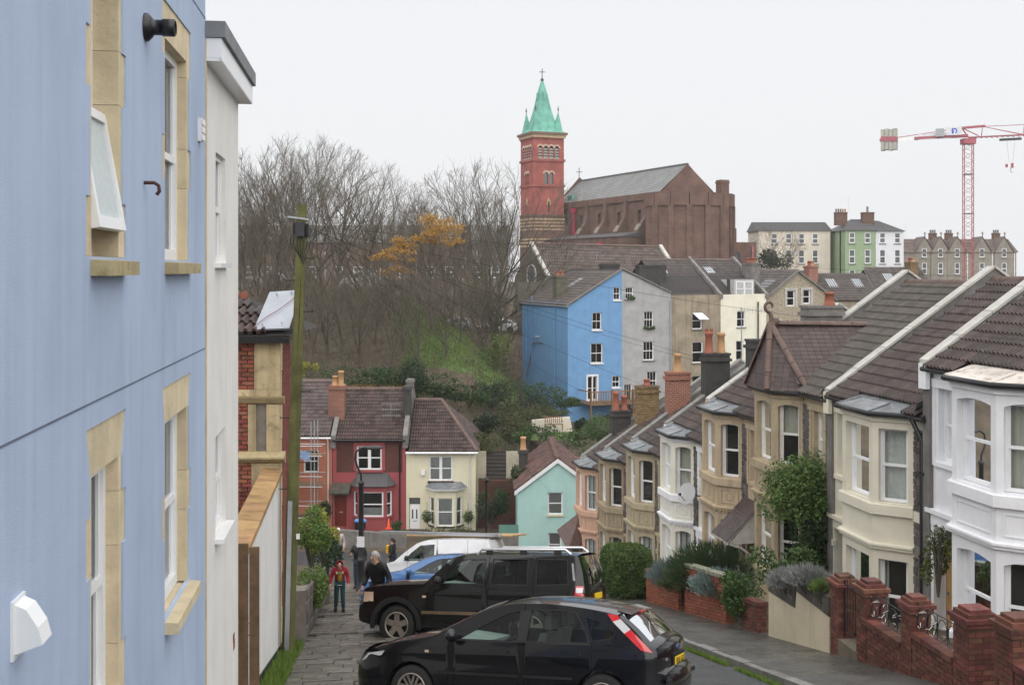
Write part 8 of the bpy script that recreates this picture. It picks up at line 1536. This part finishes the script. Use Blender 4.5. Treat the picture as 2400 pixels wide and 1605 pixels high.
gate('black iron gate between the first two brick piers', 19.5, .63, 1.0, .2); gate('black iron gate beside the mossy coped brick wall', 25.3, .75, 1.1); gate('rusty gate between the two orange brick walls', 29.25, .5, 1.0)
# front garden ground
b = MB(); ys_ = [12 + 2 * k for k in range(24)]; b.add([V((x, y, pave_z(y) + dz)) for y in ys_ for x, dz in ((gw_x(y) - .0 + .2, .0), (gw_x(y) + 1.2, .1), (13.4 - .18 * y, .05))], [(j * 3 + i, j * 3 + i + 1, j * 3 + i + 4, j * 3 + i + 3) for j in range(len(ys_) - 1) for i in range(2)], 0, True); solo('garden_ground', b, earth_m, kind='structure')
def gp(x, y, Y): return D(x, y, Y)
hc = V((3.42, 34.6, -9.05)); root = empty('clipped_hedge', hc - V((0, 0, .9)), 'tall clipped privet hedge beside the rear of the off-roader', 'hedge')
r = random.Random(3); vs = []; fs = []; a_, b__, c_ = .66, 1.25, .80; HS = V((GE.y, -GE.x, 0))
for _ in range(15000):
    d = V((r.gauss(0, 1), r.gauss(0, 1), r.gauss(0, 1))); q = d * (abs(d.x) ** 4 + abs(d.y) ** 4 + abs(d.z) ** 4) ** -.25; q *= r.uniform(.88, 1.0) + .06 * math.sin(q.x * 5 + q.y * 7) * math.sin(q.z * 5 + q.y * 4)
    if r.random() < .02: q *= 1.07
    p = hc + GE * q.y * b__ + HS * q.x * a_ + V((0, 0, q.z * c_ - SL * q.y * b__ * .7)); n = V((r.uniform(-1, 1), r.uniform(-1, 1), r.uniform(-.2, 1))).normalized(); e = n.orthogonal().normalized() * .032 * r.uniform(.7, 1.3); g = n.cross(e) * .6; k = len(vs); vs += [p - e, p - g, p + e, p + g]; fs.append((k, k + 1, k + 2, k + 3))
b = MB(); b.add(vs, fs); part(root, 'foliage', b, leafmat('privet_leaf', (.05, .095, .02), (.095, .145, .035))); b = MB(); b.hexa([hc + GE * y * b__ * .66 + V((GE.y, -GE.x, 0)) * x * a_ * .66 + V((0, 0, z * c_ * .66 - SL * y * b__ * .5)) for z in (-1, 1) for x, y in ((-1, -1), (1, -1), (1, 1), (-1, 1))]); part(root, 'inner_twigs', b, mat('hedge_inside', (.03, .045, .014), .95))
fx = D(1448, 1330, 33.8); b = MB(); fn = empty('hedge_gatepost', fx - V((0, 0, 1)), 'grey wooden gatepost at the corner of the clipped hedge', 'post'); b.hexa([fx + V((x, y, z)) for z in (-1.3, .35) for x, y in ((-.1, -.1), (.1, -.1), (.1, .1), (-.1, .1))]); part(fn, 'post', b, mat('grey_wood', (.14, .125, .10), .85)); b = MB(); b.lathe([(.15, .35), (.13, .42), (.02, .5)], fx, 4); part(fn, 'cap', b, MATS['grey_wood'])
def needles(c, rad, n, ln, seed, m, name, label, w=.012):
    r = random.Random(seed); vs = []; fs = []
    for _ in range(n):
        d = V((r.gauss(0, 1), r.gauss(0, 1), abs(r.gauss(0, .9)))).normalized(); q = r.uniform(.35, 1); p = V(c) + V((d.x * rad[0] * q, d.y * rad[1] * q, d.z * rad[2] * q)); u = (d + V((r.uniform(-.5, .5), r.uniform(-.5, .5), r.uniform(.3, 1.0)))).normalized() * ln * r.uniform(.6, 1.2); s = u.orthogonal().normalized() * w; k = len(vs); vs += [p - s, p + s, p + u]; fs.append((k, k + 1, k + 2))
    b = MB(); b.add(vs, fs); t = empty(name, V(c) - V((0, 0, .2)), label, 'shrub'); part(t, 'foliage', b, m); b = MB()
    for _ in range(14): d = V((r.uniform(-.7, .7) * rad[0], r.uniform(-.7, .7) * rad[1], r.uniform(.2, .8) * rad[2])); b.tube([V(c) - V((0, 0, .3)), V(c) + d], [.025, .006], 4, cap=False)
    part(t, 'stems', b, bark_m); return t
needles(gp(1625, 1335, 29.5), (1.15, 1.3, 1.0), 9000, .2, 1, leafmat('rosemary_leaf', (.028, .052, .022), (.055, .085, .035)), 'rosemary_bush', 'large dark rosemary bush in front of the porch canopy')
needles(gp(1545, 1330, 31), (.75, 1.0, .55), 3500, .15, 2, leafmat('blue_spruce_leaf', (.085, .13, .13), (.14, .19, .18)), 'blue_grey_shrub', 'blue grey needle shrub beside the clipped hedge')
needles(gp(1650, 1350, 27.3), (.75, .9, .45), 4200, .11, 3, G_blue, 'blue_grey_shrub', 'blue grey spurge spilling over the mossy coping', .02)
needles(gp(1560, 1345, 30.3), (.6, .6, .4), 1200, .2, 4, G_olive, 'grassy_shrub', 'olive grassy shrub over the farthest orange brick wall')
needles(gp(1805, 1340, 22.6), (.42, .4, .33), 2400, .10, 5, G_grey, 'lavender', 'silver lavender above the left half of the cream wall'); needles(gp(1850, 1332, 21.6), (.45, .4, .30), 2400, .10, 6, G_grey, 'lavender', 'larger silver lavender above the right half of the cream wall'); needles(gp(1880, 1352, 20.9), (.22, .2, .2), 700, .08, 7, G_lite, 'small_shrub', 'lime green tuft beside the dark brick pier')
shrub('leafy_bush', 'leafy green bush hanging over the low brick wall', gp(1712, 1352, 25.6), (.62, .8, .62), 2600, .045, leafmat('glossy_bush_leaf', (.03, .07, .015), (.065, .11, .025)), 31, 6); shrub('evergreen_shrub', 'dark evergreen below the ochre house window, behind the cream wall', gp(1800, 1300, 26.5), (.7, .8, .45), 1500, .06, G_mid, 32, 6)
fr = TH[2][1]
cg_m = leafmat('climber_leaf', (.06, .12, .03), (.13, .20, .05))
t = empty('climber', fr(.9, .3, -6.9), 'big green climbing bush on the front of the turret house', 'climber'); b = cloud(fr(.85, .45, -5.7), (1.05, .7, .8), 5200, .055, 33, shell=.3); q = cloud(fr(.7, .5, -5.75), (1.3, .85, 1.05), 4200, .055, 34, lobes=10); b.add(q.v, q.f)
r = random.Random(8)
for k in range(60): p0 = fr(.85 + r.uniform(-1, 1), .5 + r.uniform(-.3, .5), -5.9); q = cloud(p0 - V((0, 0, r.uniform(.0, .5))), (.12, .12, .35), 22, .05, k, shell=.1); b.add(q.v, q.f)
part(t, 'foliage', b, cg_m); b = MB(); [b.tube([fr(.3 + .05 * k, .06, -9), fr(.4 + .08 * k, .08, -7.4), fr(.6 + .1 * k, .2, -6)], .02, 5) for k in range(4)]; part(t, 'stems', b, bark_m)
shrub('climber', 'trailing ivy below the climbing bush on the turret house', fr(.4, .4, -7.3), (.65, .5, 1.35), 4200, .055, G_ivy, 34, 8)
fr = TH[0][1]; shrub('climber', 'yellowing climber beside the wooden door of the near white house', fr(3.75, .35, -5.9), (.32, .22, .75), 1100, .045, leafmat('yellowing_leaf', (.06, .09, .02), (.13, .13, .03)), 35, 6); shrub('potted_plant', 'green pot plant below the near white house door', D(2115, 1420, 21), (.25, .25, .3), 500, .05, G_mid, 36, 4)
# paper fan star in the near bay window, and house name in relief
fr = TH[0][1]; c = V(fr(1.55, .2, -2.1 - 4.25)); b = MB(); b.lathe([(.13, 0), (.13, .004), (.02, .012)], c, 24, (-V((1, .3, 0))).normalized().to_track_quat('Z', 'Y').to_matrix()); solo('paper_fan', b, mat('paper_fan', (.55, .47, .30), .8), 'round paper fan hanging in the near white house window', 'decoration', loc=c)
# grass at kerbs and pole
def tuft(label, fn, n, h, seed): solo('grass_tufts', blades(n, fn, h, seed, .012), MATS['bright_grass'], label, 'grass', kind='stuff')
tuft('grass growing along the foot of the white garden wall and pole', lambda a, b: V((wl_x(lerp(15.5, 21.8, a)) + .06 + .28 * b * b, lerp(15.5, 21.8, a), pave_z(lerp(15.5, 21.8, a)))), 3200, .14, 21)
r = random.Random(2); spots_ = [r.uniform(15, 24) for _ in range(16)]
tuft('weeds growing in the gutter along the right kerb', lambda a, b: V((kx_r(spots_[int(a * 15.99)] + (b - .5) * .9) - .05 - .12 * abs(math.sin(a * 431 + b * 77)), spots_[int(a * 15.99)] + (b - .5) * .9, road_z(spots_[int(a * 15.99)] + (b - .5) * .9))), 3000, .06, 22)
# white garden wall with bench
wg = empty('white_retaining_wall', D(1265, 985, 81), 'white retaining wall behind the garden bench', 'wall'); b = MB(); b.prism([D(1218, 990, 81), D(1312, 990, 81), D(1305, 955, 81), D(1262, 958, 81), D(1218, 962, 81)], V((0, .3, 0))); part(wg, 'wall', b, fcream)
bn = empty('garden_bench', D(1268, 985, 80), 'brown wooden garden bench against the white wall', 'bench'); c = bn.location; bw = mat('bench_wood', (.22, .12, .06), .7)
for k in range(3): part(bn, 'seat_slat', MB().box(c + V((0, -.1 + .14 * k, .42)), (1.3, .11, .03)), bw)
for k in range(9): part(bn, 'back_slat', MB().box(c + V((-.56 + .14 * k, .28, .68)), (.05, .03, .42)), bw)
part(bn, 'top_rail', MB().box(c + V((0, .28, .9)), (1.3, .05, .06)), bw)
for x in (-.6, .6):
    for y in (-.15, .28): part(bn, 'leg', MB().box(c + V((x, y, .21)), (.06, .06, .42)), bw)
    part(bn, 'arm', MB().box(c + V((x, .05, .62)), (.06, .5, .05)), bw)
# grass terrace and steps beside the yellow house
b = MB(); b.add([D(1215, 1008, 78), D(1320, 1008, 78), D(1312, 988, 81), D(1216, 990, 81)], [(0, 1, 2, 3)]); solo('lawn', b, grass_m, kind='structure')
sw_ = empty('stair_wall', V((-.9, 69, -15.5)), 'red brick wall and dark steps between the yellow house and the mint cottage', 'wall'); b = MB(); b.hexa([V((x, y, z)) for z in (-15.8, -12.6) for x, y in ((-2.0, 68.6), (.4, 68.6), (.4, 69), (-2.0, 69))]); part(sw_, 'wall', b, brickmat('stair_red_brick', (.12, .045, .03), (.09, .035, .026), (.08, .06, .05)))
for k in range(8): part(sw_, 'step', MB().box((-1.0, 69.3 + .3 * k, -12.6 + .18 * k), (1.3, .3, .2)), mat('dark_step', (.05, .045, .04), .9))
for x, w_ in ((-2.0, .9), (.1, .9)): part(sw_, 'pale_panel', MB().box((x, 69.2, -11.75), (w_, .1, 1.6)), mat('buff_panel', (.42, .39, .30), .8))
bx = empty('green_bin', D(1165, 1240, 58.5), 'dark green storage bin at the foot of the slim lamp post', 'bin'); c = bx.location; part(bx, 'body', MB().box(c + V((0, 0, .0)), (1.0, .6, .9)), cement_m); b = MB(); b.prism([c + V((-.5, -.35, .45)), c + V((.5, -.35, .45)), c + V((.5, .3, .75)), c + V((-.5, .3, .75))], V((0, 0, .05))); part(bx, 'lid', b, mat('bin_green', (.03, .10, .075), .5))
# black iron fence on the lawn slope
fc = empty('park_railing', D(1145, 765, 100), 'black park railing on the grass slope left of the blue house', 'railing')
for k in range(24): p = V((-6.2 + k * .3, 100, gz(-6.2 + k * .3, 100))); b = MB(); b.tube([p, p + V((0, 0, 1.1))], .012, 4); part(fc, 'bar', b, black_metal)
b = MB(); b.tube([V((-6.2 + k * 1.0, 100, gz(-6.2 + k, 100) + 1.0)) for k in range(8)], .02, 4); part(fc, 'rail', b, black_metal)
# houses along the hilltop road, behind the trees
for i, (x0, x1, lab) in enumerate(((540, 640, 'red brick hilltop house behind the leftmost trees'), (640, 745, 'red brick hilltop house behind the telegraph pole'), (745, 850, 'red brick hilltop house above the red and white van'), (850, 955, 'red brick hilltop house left of the orange leaves'), (955, 1060, 'red brick hilltop house behind the orange leaves'), (1060, 1165, 'stone hilltop house nearest the church tower, behind twigs'))):
    Y = 150.; X0, X1 = (x0 - 1172.5) / 2638 * Y, (x1 - 1172.5) / 2638 * Y; f = Fr(V((X0, Y, 0)), (1, 0), True); w = X1 - X0 - .05; root = empty('hilltop_house', f(w / 2, 0, -2.2), lab, 'house', 'houses along the hilltop road'); m = brickmat('hilltop_brick', (.20, .12, .10), (.16, .11, .09), (.2, .17, .15)) if i == 0 else (MATS['hilltop_brick'] if i < 5 else fgrey)
    ws = [(w * q, z0, z1) for q in (.2, .62) for z0, z1 in ((-1.2, .3),)]; mb = MB(); wall(mb, f, rect(0, w, -3, 3.4), [rect(u, u + 1.1, a, b_) for u, a, b_ in ws], 0, .15); mb.add([f(0, 0, -3), f(0, -8, -3), f(0, -8, 3.4), f(0, 0, 3.4)], [(0, 1, 2, 3)]); part(root, 'wall', mb, m); [far_win(root, f, u, a, b_, 1.1) for u, a, b_ in ws]; gable_roof(root, f, w, 3.4, 2.4, 8, m=mat('hilltop_slate', (.20, .19, .18), .7, .3, .5))
# ---------------------------------------------------------------- overhead wires
wire_m = mat('black_wire', (.01, .01, .011), .6); PT = lerp(B0_ := P(675, 1518, 20.05), T0, .955)
def cable(label, p, q, sag, r=.0035, n=16): b = MB(); b.tube([lerp(p, q, t) - V((0, 0, sag * 4 * t * (1 - t))) for t in [k / n for k in range(n + 1)]], r, 4, cap=False); solo('telephone_wire', b, wire_m, label, 'wire', 'wires strung from the telegraph pole', loc=p)
ends = [('wire from the pole to the near white house', TH[0][1](1.0, .2, -1.3)), ('wire from the pole to the cream house eaves', TH[1][1](2.2, .3, -3.0)), ('wire from the pole to the turret house', TH[2][1](3.0, .9, -2.9)), ('wire from the pole to the peach house', TH[3][1](2.5, .8, -4.3)), ('wire from the pole to the white house with the dish', TH[4][1](2.5, .8, -5.6)), ('wire from the pole to the tan house by the hedge', TH[5][1](2.4, .8, -6.8)), ('wire from the pole to the amber house', TH[6][1](2.4, .8, -7.9)), ('wire from the pole to the pink house', TH[7][1](2.4, .8, -8.9)), ('wire from the pole to the crimson house', FR2(-7.0, .2, -11.6)), ('wire from the pole to the yellow house', FR2(-3.4, .2, -11.3)), ('wire from the pole to the mint cottage', FM(2.4, .05, -12.4)), ('topmost wire, crossing below the church to the right edge', V((26, 44, -.55)))]
for lab, q in ends: cable(lab, PT, q, .25)
TS = P(675, 1518, 20.05)
b = MB(); p = TH[2][1](4.4, -1.7, -1.0); mast = empty('aerial_mast', p, 'tall television aerial mast on the chimney behind the turret roof', 'aerial'); q = D(1698, 772, 38.6); b.tube([q - V((0, 0, 1.0)), q + V((0, 0, 1.0))], .02, 5); part(mast, 'mast', b, steel_m); b = MB(); b.tube([q + V((-.1, 0, .9)), q + V((1.1, .2, .9))], .012, 4); [b.tube([q + V((x * .1, .02 * x, .78)), q + V((x * .1, .02 * x, 1.02))], .006, 3, cap=False) for x in range(1, 11)]; part(mast, 'yagi', b, steel_m)
# ---------------------------------------------------------------- misty air
hb = MB(); hb.hexa([V((x, y, z)) for z in (-24, 38.5) for x, y in ((-430, -70), (430, -70), (430, 730), (-430, 730))])
hz_ = bpy.data.materials.new('mist'); hz_.use_nodes = True; hz_.node_tree.nodes.remove(hz_.node_tree.nodes['Principled BSDF']); pv = hz_.node_tree.nodes.new('ShaderNodeVolumePrincipled'); pv.inputs['Color'].default_value = (.95, .97, 1, 1); pv.inputs['Density'].default_value = .0003; hz_.node_tree.links.new(pv.outputs[0], hz_.node_tree.nodes['Material Output'].inputs['Volume'])
solo('haze', hb, hz_, 'thin grey mist in the air', 'haze', kind='stuff')
